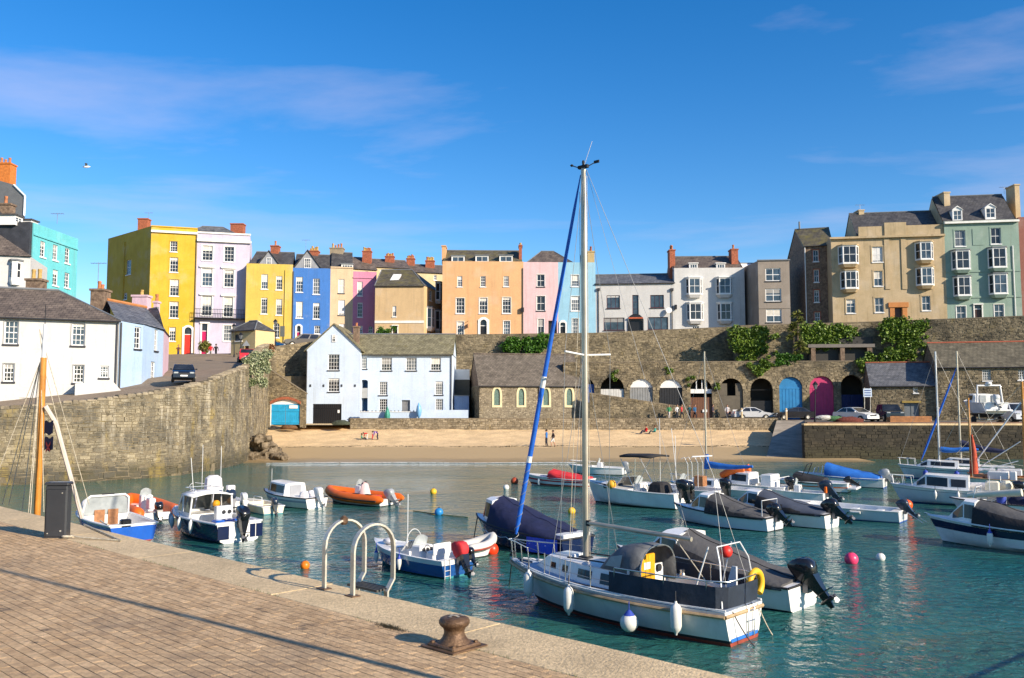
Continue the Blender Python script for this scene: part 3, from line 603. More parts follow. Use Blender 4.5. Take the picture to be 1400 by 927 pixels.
# ================================================================ HOUSES
def zoom(ox, oy, s): return lambda r: (ox + r[0]/s, oy + r[1]/s, ox + r[2]/s, oy + r[3]/s)
zA = zoom(0,210,4.879); zB = zoom(0,370,4.879); zC = zoom(140,280,4.213); zD = zoom(330,320,4.828); zE = zoom(340,430,4.375); zF = zoom(590,320,5.833); zG = zoom(800,320,4.828); zH = zoom(1060,240,4.118); zI = zoom(600,440,5.15); zK4 = zoom(1060,430,4.118)
RW = random.Random(77); blind_g = M('blind_grey', (.30,.29,.27)); blind_w = M('net_curtain', (.66,.65,.62))
class Face:
    """one vertical wall plane: A left, B right as seen from outside"""
    def __init__(s, A, B):
        s.A = Vector((A[0], A[1], 0)); s.B = Vector((B[0], B[1], 0)); s.L = (s.B - s.A).length; s.u = (s.B - s.A).normalized(); s.n = Vector((s.u.y, -s.u.x, 0)); s.ang = math.atan2(s.u.y, s.u.x)
    def p(s, u, d, z): return s.A + s.u*u + s.n*d + Vector((0, 0, z))
    def px(s, r):
        x0, y0, x1, y1 = r; cx, cy = (x0+x1)/2, (y0+y1)/2
        u0 = onplane(x0, cy, s.A, s.u)[0]; u1 = onplane(x1, cy, s.A, s.u)[0]; z1 = onplane(cx, y0, s.A, s.u)[1]; z0 = onplane(cx, y1, s.A, s.u)[1]
        return u0, u1, z0, z1
    def box(s, mb, u0, u1, d0, d1, z0, z1):
        mb.hexa([s.p(u0,d1,z0), s.p(u1,d1,z0), s.p(u1,d0,z0), s.p(u0,d0,z0), s.p(u0,d1,z1), s.p(u1,d1,z1), s.p(u1,d0,z1), s.p(u0,d0,z1)])
def wall_face(mb, F, z0, z1, ops, rec=.14):
    """wall plane with real openings and reveals"""
    ops = [(max(.02, a), min(F.L-.02, b), max(z0+.02, c), min(z1-.02, d), *r) for a, b, c, d, *r in ops]
    us = sorted({0, F.L, *[o[0] for o in ops], *[o[1] for o in ops]}); zs = sorted({z0, z1, *[o[2] for o in ops], *[o[3] for o in ops]})
    for j in range(len(zs)-1):
        run = None
        for i in range(len(us)):
            solid = False
            if i < len(us)-1:
                uc, zc = (us[i]+us[i+1])/2, (zs[j]+zs[j+1])/2; solid = not any(o[0] < uc < o[1] and o[2] < zc < o[3] for o in ops)
            if solid and run is None: run = us[i]
            if not solid and run is not None: mb.poly([F.p(run,0,zs[j]), F.p(us[i],0,zs[j]), F.p(us[i],0,zs[j+1]), F.p(run,0,zs[j+1])]); run = None
    for o in ops:
        a, b, c, d = o[:4]; arch = len(o) > 4 and o[4]; r_ = o[5] if len(o) > 5 else rec
        if arch:
            w = (b-a)/2; zc = d - w*arch; cx = (a+b)/2; arc = [(cx + w*math.cos(t), zc + w*arch*math.sin(t)) for t in [math.pi*i/12 for i in range(13)]]
            mb.poly([F.p(b,0,d)] + [F.p(u,0,z) for u, z in arc[:7]][::-1] if False else [F.p(u,0,z) for u, z in arc[:7]] + [F.p(b,0,d)])
            mb.poly([F.p(a,0,d)] + [F.p(u,0,z) for u, z in arc[6:]])
            edge = [(a, c), (b, c)] + arc; 
        else: edge = [(a, c), (b, c), (b, d), (a, d)]
        for i in range(len(edge)):
            p, q = edge[i], edge[(i+1) % len(edge)]
            mb.poly([F.p(p[0],0,p[1]), F.p(q[0],0,q[1]), F.p(q[0],-r_,q[1]), F.p(p[0],-r_,p[1])])
def window(F, root, u0, u1, z0, z1, n=(3,4), fm=None, sill='white', blind=0.0, surround=None, rec=.12, arch=0.0, gm=None, sash=True, name='window', fw=.075, bar=.034):
    fm = fm or white_trim; mb = MB(); w, h = u1-u0, z1-z0
    if not blind and not arch and RW.random() < .4: blind = RW.choice((.15, .25, .35, .5))
    F.box(mb, u0, u0+fw, -rec-.05, -rec+.03, z0, z1); F.box(mb, u1-fw, u1, -rec-.05, -rec+.03, z0, z1)
    F.box(mb, u0, u1, -rec-.052, -rec+.032, z0, z0+fw); F.box(mb, u0, u1, -rec-.052, -rec+.032, z1-fw, z1)
    if sash: zc = (z0+z1)/2; F.box(mb, u0, u1, -rec-.048, -rec+.028, zc-.03, zc+.03)
    for i in range(1, n[0]): u = lerp(u0, u1, i/n[0]); F.box(mb, u-bar/2, u+bar/2, -rec-.045, -rec+.012, z0, z1)
    for j in range(1, n[1]): z = lerp(z0, z1, j/n[1]); F.box(mb, u0, u1, -rec-.044, -rec+.010, z-bar/2, z+bar/2)
    if arch:
        c = (u0+u1)/2; ww = w/2; zc = z1 - ww*arch
        for sg in (1, -1):
            pts = [(c + sg*ww*math.cos(t), zc + ww*arch*math.sin(t)) for t in [math.pi/2*i/6 for i in range(7)]] + [(c + sg*ww, z1)]
            mb.loft([[F.p(u, -rec-.06, z) for u, z in pts], [F.p(u, -rec+.036, z) for u, z in pts]])
    o = mb.build(name, fm, root, fix=False)
    pn = MB(); pn.poly([F.p(u0,-rec-.02,z0), F.p(u1,-rec-.02,z0), F.p(u1,-rec-.02,z1), F.p(u0,-rec-.02,z1)]); pn.build('pane', gm or RW.choice((glass, glass, glass, glass2, glass3)), o, fix=False)
    if blind: bl = MB(); F.box(bl, u0+fw, u1-fw, -rec-.018, -rec-.006, z1-h*blind, z1-fw); bl.build('blind', RW.choice((blind_m, blind_m, blind_g, blind_w)), o, fix=False)
    if sill:
        sl = MB(); F.box(sl, u0-.08, u1+.08, -rec, .09, z0-.12, z0-.002); sl.build('sill', dark_trim if sill == 'dark' else (white_trim if sill == 'white' else sill), o, fix=False)
    if surround:
        sm, sw_ = surround; sr = MB(); F.box(sr, u0-sw_, u0-.002, .0, .04, z0, z1+.001); F.box(sr, u1+.002, u1+sw_, .0, .04, z0, z1+.001); F.box(sr, u0-sw_, u1+sw_, .0, .045, z1+.002, z1+sw_+.002); sr.build('surround', sm, o, fix=False)
    return o
def door(F, root, u0, u1, z0, z1, mat, rec=.18, fan=.0, surround=None, arch=0.0, glazed=False):
    mb = MB(); zt = z1 - (z1-z0)*fan; F.box(mb, u0, u1, -rec-.06, -rec, z0, zt)
    w = u1-u0
    for a, b in ((.12,.46),(.54,.88)):
        for c, d in ((.06,.38),(.44,.72),(.78,.94)): F.box(mb, u0+w*a, u0+w*b, -rec-.02, -rec+.022, lerp(z0,zt,c), lerp(z0,zt,d))
    o = mb.build('door', mat, root, fix=False)
    if fan: fl = MB(); fl.poly([F.p(u0,-rec-.03,zt), F.p(u1,-rec-.03,zt), F.p(u1,-rec-.03,z1), F.p(u0,-rec-.03,z1)]); fl.build('fanlight', glass, o, fix=False); tb = MB(); F.box(tb, u0, u1, -rec-.05, -rec+.03, zt-.04, zt+.04); tb.build('transom_bar', white_trim, o, fix=False)
    kn = MB(); kn.sphere(F.p(u1-w*.12, -rec+.05, z0+(zt-z0)*.48), .05, 8, 6); kn.build('door_knob', M('brass', (.5, .35, .12), rough=.35, metal=1), o)
    if surround:
        sm, sw_ = surround; sr = MB(); F.box(sr, u0-sw_, u0-.002, .0, .10, z0, z1); F.box(sr, u1+.002, u1+sw_, .0, .10, z0, z1)
        if arch:
            c = (u0+u1)/2; r0 = w/2; zc = z1 - r0*arch; r1 = r0 + sw_
            for k in range(12):
                t0, t1 = math.pi*k/12, math.pi*(k+1)/12; q = [(c+r0*math.cos(t0), zc+r0*arch*math.sin(t0)), (c+r1*math.cos(t0), zc+r1*math.sin(t0)), (c+r1*math.cos(t1), zc+r1*math.sin(t1)), (c+r0*math.cos(t1), zc+r0*arch*math.sin(t1))]
                sr.hexa([F.p(u,0,z) for u, z in q] + [F.p(u,.11,z) for u, z in q])
        else: F.box(sr, u0-sw_*1.3, u1+sw_*1.3, .0, .2, z1+.002, z1+sw_*1.1)
        sr.build('door_surround', sm, o, fix=False)
    return o
def bay(F, root, u0, u1, z0, z1, fm=None, proj=.65, cant=.35, roofm=None, basem=None, zb=None, n=(2,2), glassm=None):
    """projecting canted bay with three lights"""
    A, B, C, D = F.p(u0,0,0), F.p(u0+cant,proj,0), F.p(u1-cant,proj,0), F.p(u1,0,0); fm = fm or white_trim; body = MB()
    faces = [Face(A,B), Face(B,C), Face(C,D)]; ops = []
    for i, f in enumerate(faces): m = .08 if i == 1 else .09; ops.append((m, f.L-m, z0+.12, z1-.12))
    for f, o in zip(faces, ops): wall_face(body, f, z0-.05, z1, [o], .05)
    o = body.build('bay_window', fm, root, fix=False)
    for i, (f, q) in enumerate(zip(faces, ops)):
        mb = MB(); a, b, c, d = q; w_ = .05
        for bx in ((a,a+w_,c,d),(b-w_,b,c,d),(a,b,c,c+w_),(a,b,d-w_,d),(a,b,(c+d)/2-.03,(c+d)/2+.03)): f.box(mb, bx[0], bx[1], -.08, -.03, bx[2], bx[3])
        if i == 1:
            for k in range(1, n[0]): u = lerp(a, b, k/n[0]); f.box(mb, u-.025, u+.025, -.079, -.035, c, d)
        mb.build('sash', white_trim, o, fix=False)
        pn = MB(); pn.poly([f.p(a,-.06,c), f.p(b,-.06,c), f.p(b,-.06,d), f.p(a,-.06,d)]); pn.build('pane', glassm or RW.choice((glass, glass, glass3)), o, fix=False)
    def slab(ex, za, zb_):
        q = [F.p(u0-ex,0,0), F.p(u0+cant-ex*.5,proj+ex,0), F.p(u1-cant+ex*.5,proj+ex,0), F.p(u1+ex,0,0)]; return [v + Vector((0,0,za)) for v in q], [v + Vector((0,0,zb_)) for v in q]
    rf = MB(); rf.loft(list(slab(.10, z1+.001, z1+.14))); rf.build('bay_roof', roofm or lead_m, o)
    bs = MB(); zb = zb if zb is not None else z0-.45; a_, b_ = slab(.04, zb, z0-.05); cn = (F.p((u0+u1)/2, .05, zb)); a_ = [lerp(cn, v, .72) for v in a_]; bs.loft([a_, b_]); bs.build('bay_base', basem or white_trim, o)
    return o
def chimney(root, c, size, z0, z1, mat, pots=2, rz=0.0, potm=None):
    mb = MB(); mb.box((c[0], c[1], (z0+z1)/2), (size[0], size[1], z1-z0), rz); mb.box((c[0], c[1], z1-.02), (size[0]+.16, size[1]+.16, .16), rz); o = mb.build('chimney', mat, root)
    for i in range(pots):
        t = (i+.5)/pots - .5; x = c[0] + math.cos(rz)*t*size[0]*.85 if size[0] >= size[1] else c[0] - math.sin(rz)*t*size[1]*.85; y = c[1] + math.sin(rz)*t*size[0]*.85 if size[0] >= size[1] else c[1] + math.cos(rz)*t*size[1]*.85
        pt = MB(); h = RW.uniform(.4, .75); pt.lathe([(.15,0),(.13,h*.7),(.15,h*.75),(.15,h),(.10,h),(.09,h*.6)], 8, (x, y, z1+.06)); pt.build('chimney_pot', potm or RW.choice((pot_m, pot_m, pot_y)), o, smooth=40)
    return o
def aerial(root, c, h=1.6):
    mb = MB(); mb.tube([c, (c[0], c[1], c[2]+h)], .025, 5); mb.tube([(c[0]-.6, c[1], c[2]+h*.95), (c[0]+.6, c[1], c[2]+h*.95)], .018, 4)
    for k in range(5): x = c[0]-.5+k*.25; mb.tube([(x, c[1]-.25, c[2]+h*.95), (x, c[1]+.25, c[2]+h*.95)], .012, 4)
    return mb.build('aerial', M('aerial_metal', (.45,.45,.45), rough=.4, metal=.7), root, fix=False)
def pipe(F, root, u, z0, z1, m=None, hopper=False):
    mb = MB(); mb.tube([F.p(u,.09,z0), F.p(u,.09,z1)], .06, 6)
    if hopper: mb.box(F.p(u,.12,z1), (.4,.25,.35), F.ang)
    return mb.build('drainpipe', m or dark_trim, root)
def band(F, root, u0, u1, z0, z1, d, m, name='cornice'):
    mb = MB(); F.box(mb, u0, u1, 0.0, d, z0, z1); return mb.build(name, m, root)
def ridge_roof(root, A, B, C, D, ze, zr, mat, hipL=0.0, hipR=0.0, over=.15, ridge=None, gablem=None, name='roof', zeb=None):
    """plan A,B front left/right, C,D back right/left; ridge runs A->B direction"""
    A, B, C, D = [Vector((q[0], q[1], 0)) for q in (A, B, C, D)]; u = (B-A).normalized(); bk = (D-A).normalized(); zeb = ze if zeb is None else zeb
    A2, B2, C2, D2 = A - bk*over - u*over*.5, B - bk*over + u*over*.5, C + bk*over + u*over*.5, D + bk*over - u*over*.5
    L0 = (A2+D2)/2 + u*hipL; R0 = (B2+C2)/2 - u*hipR; Z = lambda v, z: Vector((v.x, v.y, z))
    a, b, c, d, l, r = Z(A2,ze), Z(B2,ze), Z(C2,zeb), Z(D2,zeb), Z(L0,zr), Z(R0,zr); t = Vector((0,0,-.14)); mb = MB()
    mb.poly([a,b,r,l]); mb.poly([c,d,l,r])
    (mb.poly([d,a,l]) if hipL else None); (mb.poly([b,c,r]) if hipR else None)
    for p, q in ((a,b),(b,r),(r,c),(c,d),(d,l),(l,a)): mb.poly([p, q, q+t, p+t])
    mb.poly([a+t,b+t,r+t,l+t]); mb.poly([c+t,d+t,l+t,r+t])
    o = mb.build(name, mat, root, fix=False)
    rg = MB(); rg.tube([l + Vector((0,0,.02)), r + Vector((0,0,.02))], .10, 6)
    if hipL: rg.tube([a, l], .07, 5)
    if hipR: rg.tube([b, r], .07, 5)
    rg.build('ridge_tiles', ridge or lead_m, o)
    for p, q, hp in ((A, D, hipL), (B, C, hipR)):
        if gablem and not hp: gm = MB(); gm.poly([Z(p,ze-.1), Z(q,zeb-.1), Z((p+q)/2, zr-.12)]); gm.build('gable', gablem, root, fix=False)
    gt = MB(); gt.tube([a - bk*.05 + t*.6, b - bk*.05 + t*.6], .06, 6); gt.build('gutter', dark_trim, o)
    return o, l, r
class House:
    def __init__(s, name, label, A, B, z0, z1, mat, depth=8.0, sideL=None, sideR=None, cat='house', extra=0.0):
        """A,B = (X,Y) of the front wall ends; sideL/R = (X,Y) of the back corners if not square"""
        s.root = thing(name, label, cat, ((A[0]+B[0])/2, (A[1]+B[1])/2, z0)); s.F = Face(A, B); s.z0, s.z1, s.mat = z0, z1, mat
        bk = -s.F.n*depth; s.C = Vector((sideR[0], sideR[1], 0)) if sideR else s.F.B + bk; s.D = Vector((sideL[0], sideL[1], 0)) if sideL else s.F.A + bk
        s.FR = Face(s.F.B, s.C); s.FL = Face(s.D, s.F.A); s.ops = []; s.opsL = []; s.opsR = []; s.todo = []; s.ext = extra
    def W(s, rects, conv=None, face=0, **k):
        F = (s.F, s.FL, s.FR)[face]; L = (s.ops, s.opsL, s.opsR)[face]; bl = k.pop('blinds', None)
        for i, r in enumerate(rects):
            q = F.px(conv(r) if conv else r); L.append((*q, k.get('arch', 0), k.get('rec', .12)+.06)); kk = dict(k)
            if bl: kk['blind'] = bl[i % len(bl)]
            s.todo.append(lambda F=F, q=q, kk=kk: window(F, s.root, *q, **kk))
        return s
    def Dr(s, r, conv, mat, face=0, z0=None, **k):
        F = (s.F, s.FL, s.FR)[face]; q = list(F.px(conv(r) if conv else r)); 
        if z0 is not None: q[2] = z0
        (s.ops, s.opsL, s.opsR)[face].append((*q, k.get('arch', 0), k.get('rec', .18)+.06)); s.todo.append(lambda: door(F, s.root, *q, mat, **k)); return s
    def done(s, gable=None, flat=False, base=3.0):
        mb = MB(); wall_face(mb, s.F, s.z0-base, s.z1, s.ops); wall_face(mb, s.FR, s.z0-base, s.z1, s.opsR); wall_face(mb, s.FL, s.z0-base, s.z1, s.opsL)
        Fb = Face(s.C, s.D); wall_face(mb, Fb, s.z0-base, s.z1, [])
        if flat: mb.poly([s.F.p(0,0,s.z1-.3), s.F.p(s.F.L,0,s.z1-.3), Vector((s.C.x,s.C.y,s.z1-.3)), Vector((s.D.x,s.D.y,s.z1-.3))])
        mb.build('wall', s.mat, s.root, fix=False)
        for f in s.todo: f()
        return s
    def roof(s, zr, mat, **k): return ridge_roof(s.root, s.F.A, s.F.B, s.C, s.D, k.pop('ze', s.z1), zr, mat, **k)
def XY(px, py, Y): q = P(px, py, Y); return (q.x, q.y)
def pz(px, py, Y): return P(px, py, Y).z
def chim_px(root, x0, x1, ytop, Y, mat, pots=2, zlow=3.0, dep=.7, potm=None):
    a, b = P(x0, ytop, Y), P(x1, ytop, Y); chimney(root, ((a.x+b.x)/2, Y), (b.x-a.x, dep), a.z-zlow, a.z, mat, pots, potm=potm)
def dormer(root, F, r, dep, wallm, roofm, n=(2,2), d0=-.6, gabled=False, frames=None, zslope=0):
    u0, u1, z0, z1 = F.px(r); G_ = Face(F.p(u0, d0, 0), F.p(u1, d0, 0)); L = G_.L; mb = MB(); wall_face(mb, G_, z0-.2, z1, [(.1, L-.1, z0+.08, z1-.1)], .06)
    for u in (0, L): mb.poly([G_.p(u,0,z0-.2), G_.p(u,-dep,z0-.2), G_.p(u,-dep,z1), G_.p(u,0,z1)])
    o = mb.build('dormer', wallm, root, fix=False); fm = MB()
    a, b, c, d = .1, L-.1, z0+.08, z1-.1
    for bx in ((a,a+.06,c,d),(b-.06,b,c,d),(a,b,c,c+.06),(a,b,d-.06,d)): G_.box(fm, bx[0], bx[1], -.08, -.02, bx[2], bx[3])
    for i in range(1, n[0]): u = lerp(a, b, i/n[0]); G_.box(fm, u-.03, u+.03, -.078, -.022, c, d)
    for j in range(1, n[1]): z = lerp(c, d, j/n[1]); G_.box(fm, a, b, -.076, -.024, z-.02, z+.02)
    fm.build('sash', frames or white_trim, o, fix=False)
    pn = MB(); pn.poly([G_.p(a,-.06,c), G_.p(b,-.06,c), G_.p(b,-.06,d), G_.p(a,-.06,d)]); pn.build('pane', glass3, o, fix=False)
    rf = MB()
    if gabled:
        pk = z1 + L*.42
        rf.loft([[G_.p(-.12,.12,z1-.05), G_.p(L/2,.12,pk), G_.p(L+.12,.12,z1-.05), G_.p(L/2,.12,pk-.14)], [G_.p(-.12,-dep,z1-.05), G_.p(L/2,-dep,pk), G_.p(L+.12,-dep,z1-.05), G_.p(L/2,-dep,pk-.14)]])
        gb = MB(); gb.poly([G_.p(0,.0,z1), G_.p(L,.0,z1), G_.p(L/2,.0,pk-.1)]); gb.build('dormer_gable', wallm, o, fix=False)
    else: G_.box(rf, -.12, L+.12, -dep, .12, z1+.001, z1+.12)
    rf.build('dormer_roof', roofm, o)
    return o

yel = paint('strong_yellow', (.74, .46, .02), col2=(.78, .52, .045)); lil = paint('lilac', (.66, .60, .74)); yel2 = paint('soft_yellow', (.76, .54, .10)); blu = paint('cobalt', (.06, .22, .62)); crm = paint('cream', (.78, .58, .36)); pnk = paint('rose_pink', (.72, .28, .42)); tanm = paint('ochre_tan', (.70, .49, .26), streak=.4)
pch = paint('peach', (.80, .46, .22)); ppk = paint('pale_pink', (.80, .55, .56)); sky_b = paint('sky_blue', (.33, .60, .76)); wht = paint('white', (.80, .79, .76), streak=.2); gry = paint('grey_render', (.33, .28, .23), streak=.5); bath = paint('weathered_stucco', (.56, .425, .235), streak=.7, col2=(.66, .50, .30)); grn = paint('sage_green', (.30, .42, .34)); tqs = paint('turquoise', (.16, .62, .66)); pbl = paint('powder_blue', (.46, .62, .84)); hbl = paint('harbour_blue', (.68, .80, .95), streak=.25); redm = paint('dusky_red', (.42, .16, .11)); slp = paint('shell_pink', (.74, .52, .60))
for nm_ in [k for k in MATS if k.startswith('render_')]:
    q_ = MATS[nm_]; stain(q_, (2.4, 2.4, .11), .56, .74, (.16, .13, .09), .34, .72, off=len(nm_)*1.7); stain(q_, (.35, .35, .35), .54, .64, (.62, .58, .52), .13, .6, off=len(nm_)*2.3)
cornw = M('cornice_white', (.76, .74, .68), rough=.6, streak=.2)
red_d = M('door_red', (.55, .03, .015), rough=.35); mag_d = M('door_magenta', (.45, .01, .09), rough=.35); blk_d = M('door_black', (.015, .015, .017), rough=.35); brn_d = M('door_brown', (.05, .018, .012), rough=.4); gry_d = M('door_grey', (.20, .20, .20), rough=.5)

# ---- tall yellow + lilac pair at the head of the street
A = XY(207,311,118); B = XY(270,317,119.8); C = XY(342,322,121.6); SL = XY(148,325,127)
zt = pz(207,309,118)
h = House('town_house', 'tall bright yellow five-storey house with red door', A, B, 10.6, zt, yel, 10, sideL=SL)
h.W([(390,210,432,270),(388,303,436,388),(388,430,440,525),(386,557,438,652),(385,705,422,785)], zC, blinds=(0,.2,.4,0,.3), n=(3,4), surround=(yel, .1))
h.Dr((472,705,513,845), zC, red_d, arch=1.0, fan=.22, surround=(cornw, .28), z0=10.8); h.W([(138,318,165,402),(122,507,142,545)], zC, face=1, n=(2,2)); h.done(flat=True)
band(h.F, h.root, 0, h.F.L, zt-.85, zt-.55, .28, cornw); band(h.F, h.root, -.02, h.F.L, zt-.06, zt+.1, .12, yel, 'parapet_cap'); pipe(h.F, h.root, h.F.L-.1, 11, zt-.9); pipe(h.FL, h.root, h.FL.L*.42, 11, zt-1.2, yel)
chim_px(h.root, 191, 204, 300, 124, brick_red, 0, 2.2, 1.2); aerial(h.root, P(203,300,124), 1.0)
zt2 = pz(306,319.5,120.7)
h2 = House('town_house', 'tall lilac house with wrought iron balcony and magenta door', B, C, 10.6, zt2, lil, 10)
h2.W([(575,235,635,320),(702,242,758,328),(573,367,633,468),(700,375,756,474),(572,525,630,638),(698,533,752,645)], zC, n=(3,4), surround=(cornw, .14), blinds=(0,0,.25,.2,.45,.4)); h2.W([(697,695,742,785)], zC, n=(3,4), surround=(cornw, .12)); h2.Dr((573,685,604,812), zC, mag_d, fan=.2, surround=(cornw, .22), z0=10.8); h2.done(flat=True)
for r in ((560,352,648,362),(685,358,768,368),(560,512,648,522),(685,518,768,528)):
    u0, u1, z0, z1 = h2.F.px(zC(r)); band(h2.F, h2.root, u0, u1, z0, z1, .22, cornw, 'window_hood')
band(h2.F, h2.root, 0, h2.F.L+.2, zt2-1.25, zt2-.95, .35, cornw); band(h2.F, h2.root, 0, h2.F.L+.1, zt2-.1, zt2+.12, .15, cornw, 'parapet_cap')
bz = h2.F.px(zC((548,608,850,655))); bl = MB(); h2.F.box(bl, 0, h2.F.L+.1, 0, .95, bz[2]-.12, bz[2])
for k in range(34): u = h2.F.L*k/33; h2.F.box(bl, u-.018, u+.018, .9, .935, bz[2], bz[3])
h2.F.box(bl, 0, h2.F.L+.1, .88, .955, bz[3], bz[3]+.06); h2.F.box(bl, 0, h2.F.L+.1, .89, .945, (bz[2]+bz[3])/2-.03, (bz[2]+bz[3])/2+.03); bl.build('balcony', black_metal, h2.root, fix=False)
ridge_roof(h2.root, h2.F.p(-3.2,-2.5,0), h2.F.p(h2.F.L-.6,-2.5,0), h2.F.p(h2.F.L-.6,-9,0), h2.F.p(-3.2,-9,0), zt2-.2, zt2+2.0, slate_grey, hipL=3.4, hipR=3.4)
chim_px(h2.root, 317, 334, 307, 128, brick_red, 0, 3, 1.3)
# ---- small yellow / cobalt / cream / pink row
x_ = [337, 400.5, 452, 483, 515]; Yr = [119.9, 121.0, 121.8, 122.4, 123]; pt = [XY(x_[i], 365, Yr[i]) for i in range(5)]
zt = pz(337,360,119.9)
h = House('town_house', 'small soft yellow house with white arched porch', pt[0], pt[1], 11.4, zt, yel2, 8.5, sideL=(pt[0][0]-.2, 129))
h.W([(915,400,953,485),(1000,410,1036,490),(913,535,950,628),(1000,543,1035,635)], zC, n=(3,4), blinds=(.5,0,.1,.4)); h.W([(985,680,1020,765)], zC, n=(3,4), arch=.9); h.Dr((878,680,908,790), zC, blk_d, arch=1.0, surround=(cornw, .26), z0=11.9); h.done()
def gab(h, u0, u1, zpk, zb, r, mat, conv):
    F = h.F; mb = MB(); d = -.25; c = (u0+u1)/2
    q = F.px(conv(r)); G_ = Face(F.p(u0,d,0), F.p(u1,d,0)); mb.poly([G_.p(0,0,zb), G_.p(u1-u0,0,zb), G_.p(c-u0,0,zpk)]); o = mb.build('attic_gable', mat, h.root, fix=False)
    rf = MB(); t = .12
    for a, b in (((-.25, zb-.2), (c-u0, zpk+.05)), ((c-u0, zpk+.05), (u1-u0+.25, zb-.2))):
        rf.hexa([G_.p(a[0],.18,a[1]), G_.p(b[0],.18,b[1]), G_.p(b[0],-6,b[1]), G_.p(a[0],-6,a[1]), G_.p(a[0],.18,a[1]+t), G_.p(b[0],.18,b[1]+t), G_.p(b[0],-6,b[1]+t), G_.p(a[0],-6,a[1]+t)])
    rf.build('gable_roof', slate_dark, o)
    window(G_, o, q[0]-u0+.02, q[1]-u0+.02, q[2], q[3], n=(3,3), sill=None, rec=-.04)
slg = M('slate_hung', (.26, .27, .29), rough=.6, fine=.2)
q = h.F.px(zC((895,265,1020,340))); gab(h, q[0], q[1], q[3], zt-.2, (942,303,972,342), slg, zC)
h.roof(zt+2.4, slate_dark, ze=zt-.3, over=-.15); pipe(h.F, h.root, h.F.L*.84, 11, zt-.8, yel2); chim_px(h.root, 371.5, 382, 337, 125, brick_red, 1, 3, 1.2)
zt = pz(401,366,121)
h = House('town_house', 'cobalt blue house with red door and attic gable', pt[1], pt[2], 11.8, zt, blu, 8.5)
h.W([(1115,415,1155,503),(1213,425,1252,515),(1115,557,1155,652),(1213,565,1252,657)], zC, n=(3,4), blinds=(.3,0,.9,.2)); h.W([(482,605,520,658)], zD, n=(3,3)); h.Dr((367,605,391,695), zD, mag_d, arch=1.0, fan=.25, surround=(cornw, .24), z0=12.2); h.done()
q = h.F.px(zC((1100,262,1262,362))); gab(h, q[0], q[1], q[3], zt-.2, (1160,307,1200,363), slg, zC); h.roof(zt+2.6, slate_dark, ze=zt-.3, over=-.15); pipe(h.F, h.root, .1, 11, zt-.5); chim_px(h.root, 423, 436, 344, 126, brick_red, 5, 3.4, 1.2, pot_y); aerial(h.root, P(418,346,126), 2.0)
zt = pz(453,365,121.8)
h = House('town_house', 'narrow cream house between the cobalt and the pink one', pt[2], pt[3], 12.2, zt, crm, 8.5)
h.W([(640,297,680,390),(640,435,683,535),(645,592,680,645)], zD, n=(2,2), blinds=(.95,.9,.8), sill='dark'); h.done(); h.roof(zt+2.8, slate_dark, ze=zt-.3, over=-.15); q = zD((660,195,738,240)); dormer(h.root, h.F, q, 2.5, white_trim, lead_m, n=(4,2)); chim_px(h.root, 452, 470, 340, 126.5, M('chimney_render', (.30,.24,.16)), 4, 3, 1.2)
band(h.F, h.root, 0, h.F.L, zt-.12, zt+.06, .12, crm, 'parapet_cap')
zt = pz(484,371,122.4)
h = House('town_house', 'narrow rose pink house beside the hipped tan house', pt[3], pt[4], 12.4, zt, pnk, 8.5)
h.W([(765,313,800,408),(766,452,800,548),(766,605,800,655)], zD, n=(2,4), blinds=(.6,.1,.5)); h.W([(838,608,868,655)], zD, n=(2,2), arch=1.0); h.done(flat=True); band(h.F, h.root, 0, h.F.L, zt-.95, zt-.8, .12, pnk)
# ---- hipped tan corner house
Y0 = 117.5; A = XY(513,392,118.6); B = XY(580,391,118.4); Cc = XY(606,391,127); zt = pz(580,390.5,118.4)
h = House('corner_house', 'tan corner house with mossy hipped roof and skylight', A, B, 12.6, zt, tanm, 9, sideR=Cc)
h.W([(998,475,1022,545)], zD, n=(2,2)); h.Dr((1000,606,1030,660), zD, brn_d, surround=(cornw, .12), z0=12.7)
h.W([(1240,370,1257,440)], zD, face=2, n=(2,3)); h.done(); h.roof(pz(545,366,121), slate_moss, hipL=.1, hipR=3.2); q = h.F.px(zD((898,572,1225,588))); band(h.F, h.root, 0, h.F.L, q[2], q[3], .08, cornw, 'string_course')
uq = h.FR.L
for a, z0, z1 in ((.25, 15.2, 18.0), (.68, 15.2, 18.0), (.68, 19.4, 22)): bay(h.FR, h.root, uq*a-1.0, uq*a+1.0, z0, z1, n=(2,2))
sk = MB(); q0 = P(535,380,119); sk.hexa([P(533,386,120)+Vector((0,-.1,.1)), P(545,386,120)+Vector((0,-.1,.1)), P(549,377.5,121.2)+Vector((0,-.1,.1)), P(538,377.5,121.2)+Vector((0,-.1,.1)), P(533,386,120)+Vector((0,-.15,.25)), P(545,386,120)+Vector((0,-.15,.25)), P(549,377.5,121.2)+Vector((0,-.15,.25)), P(538,377.5,121.2)+Vector((0,-.15,.25))]); sk.build('skylight', M('skylight_frame', (.7,.7,.7), rough=.3), h.root)
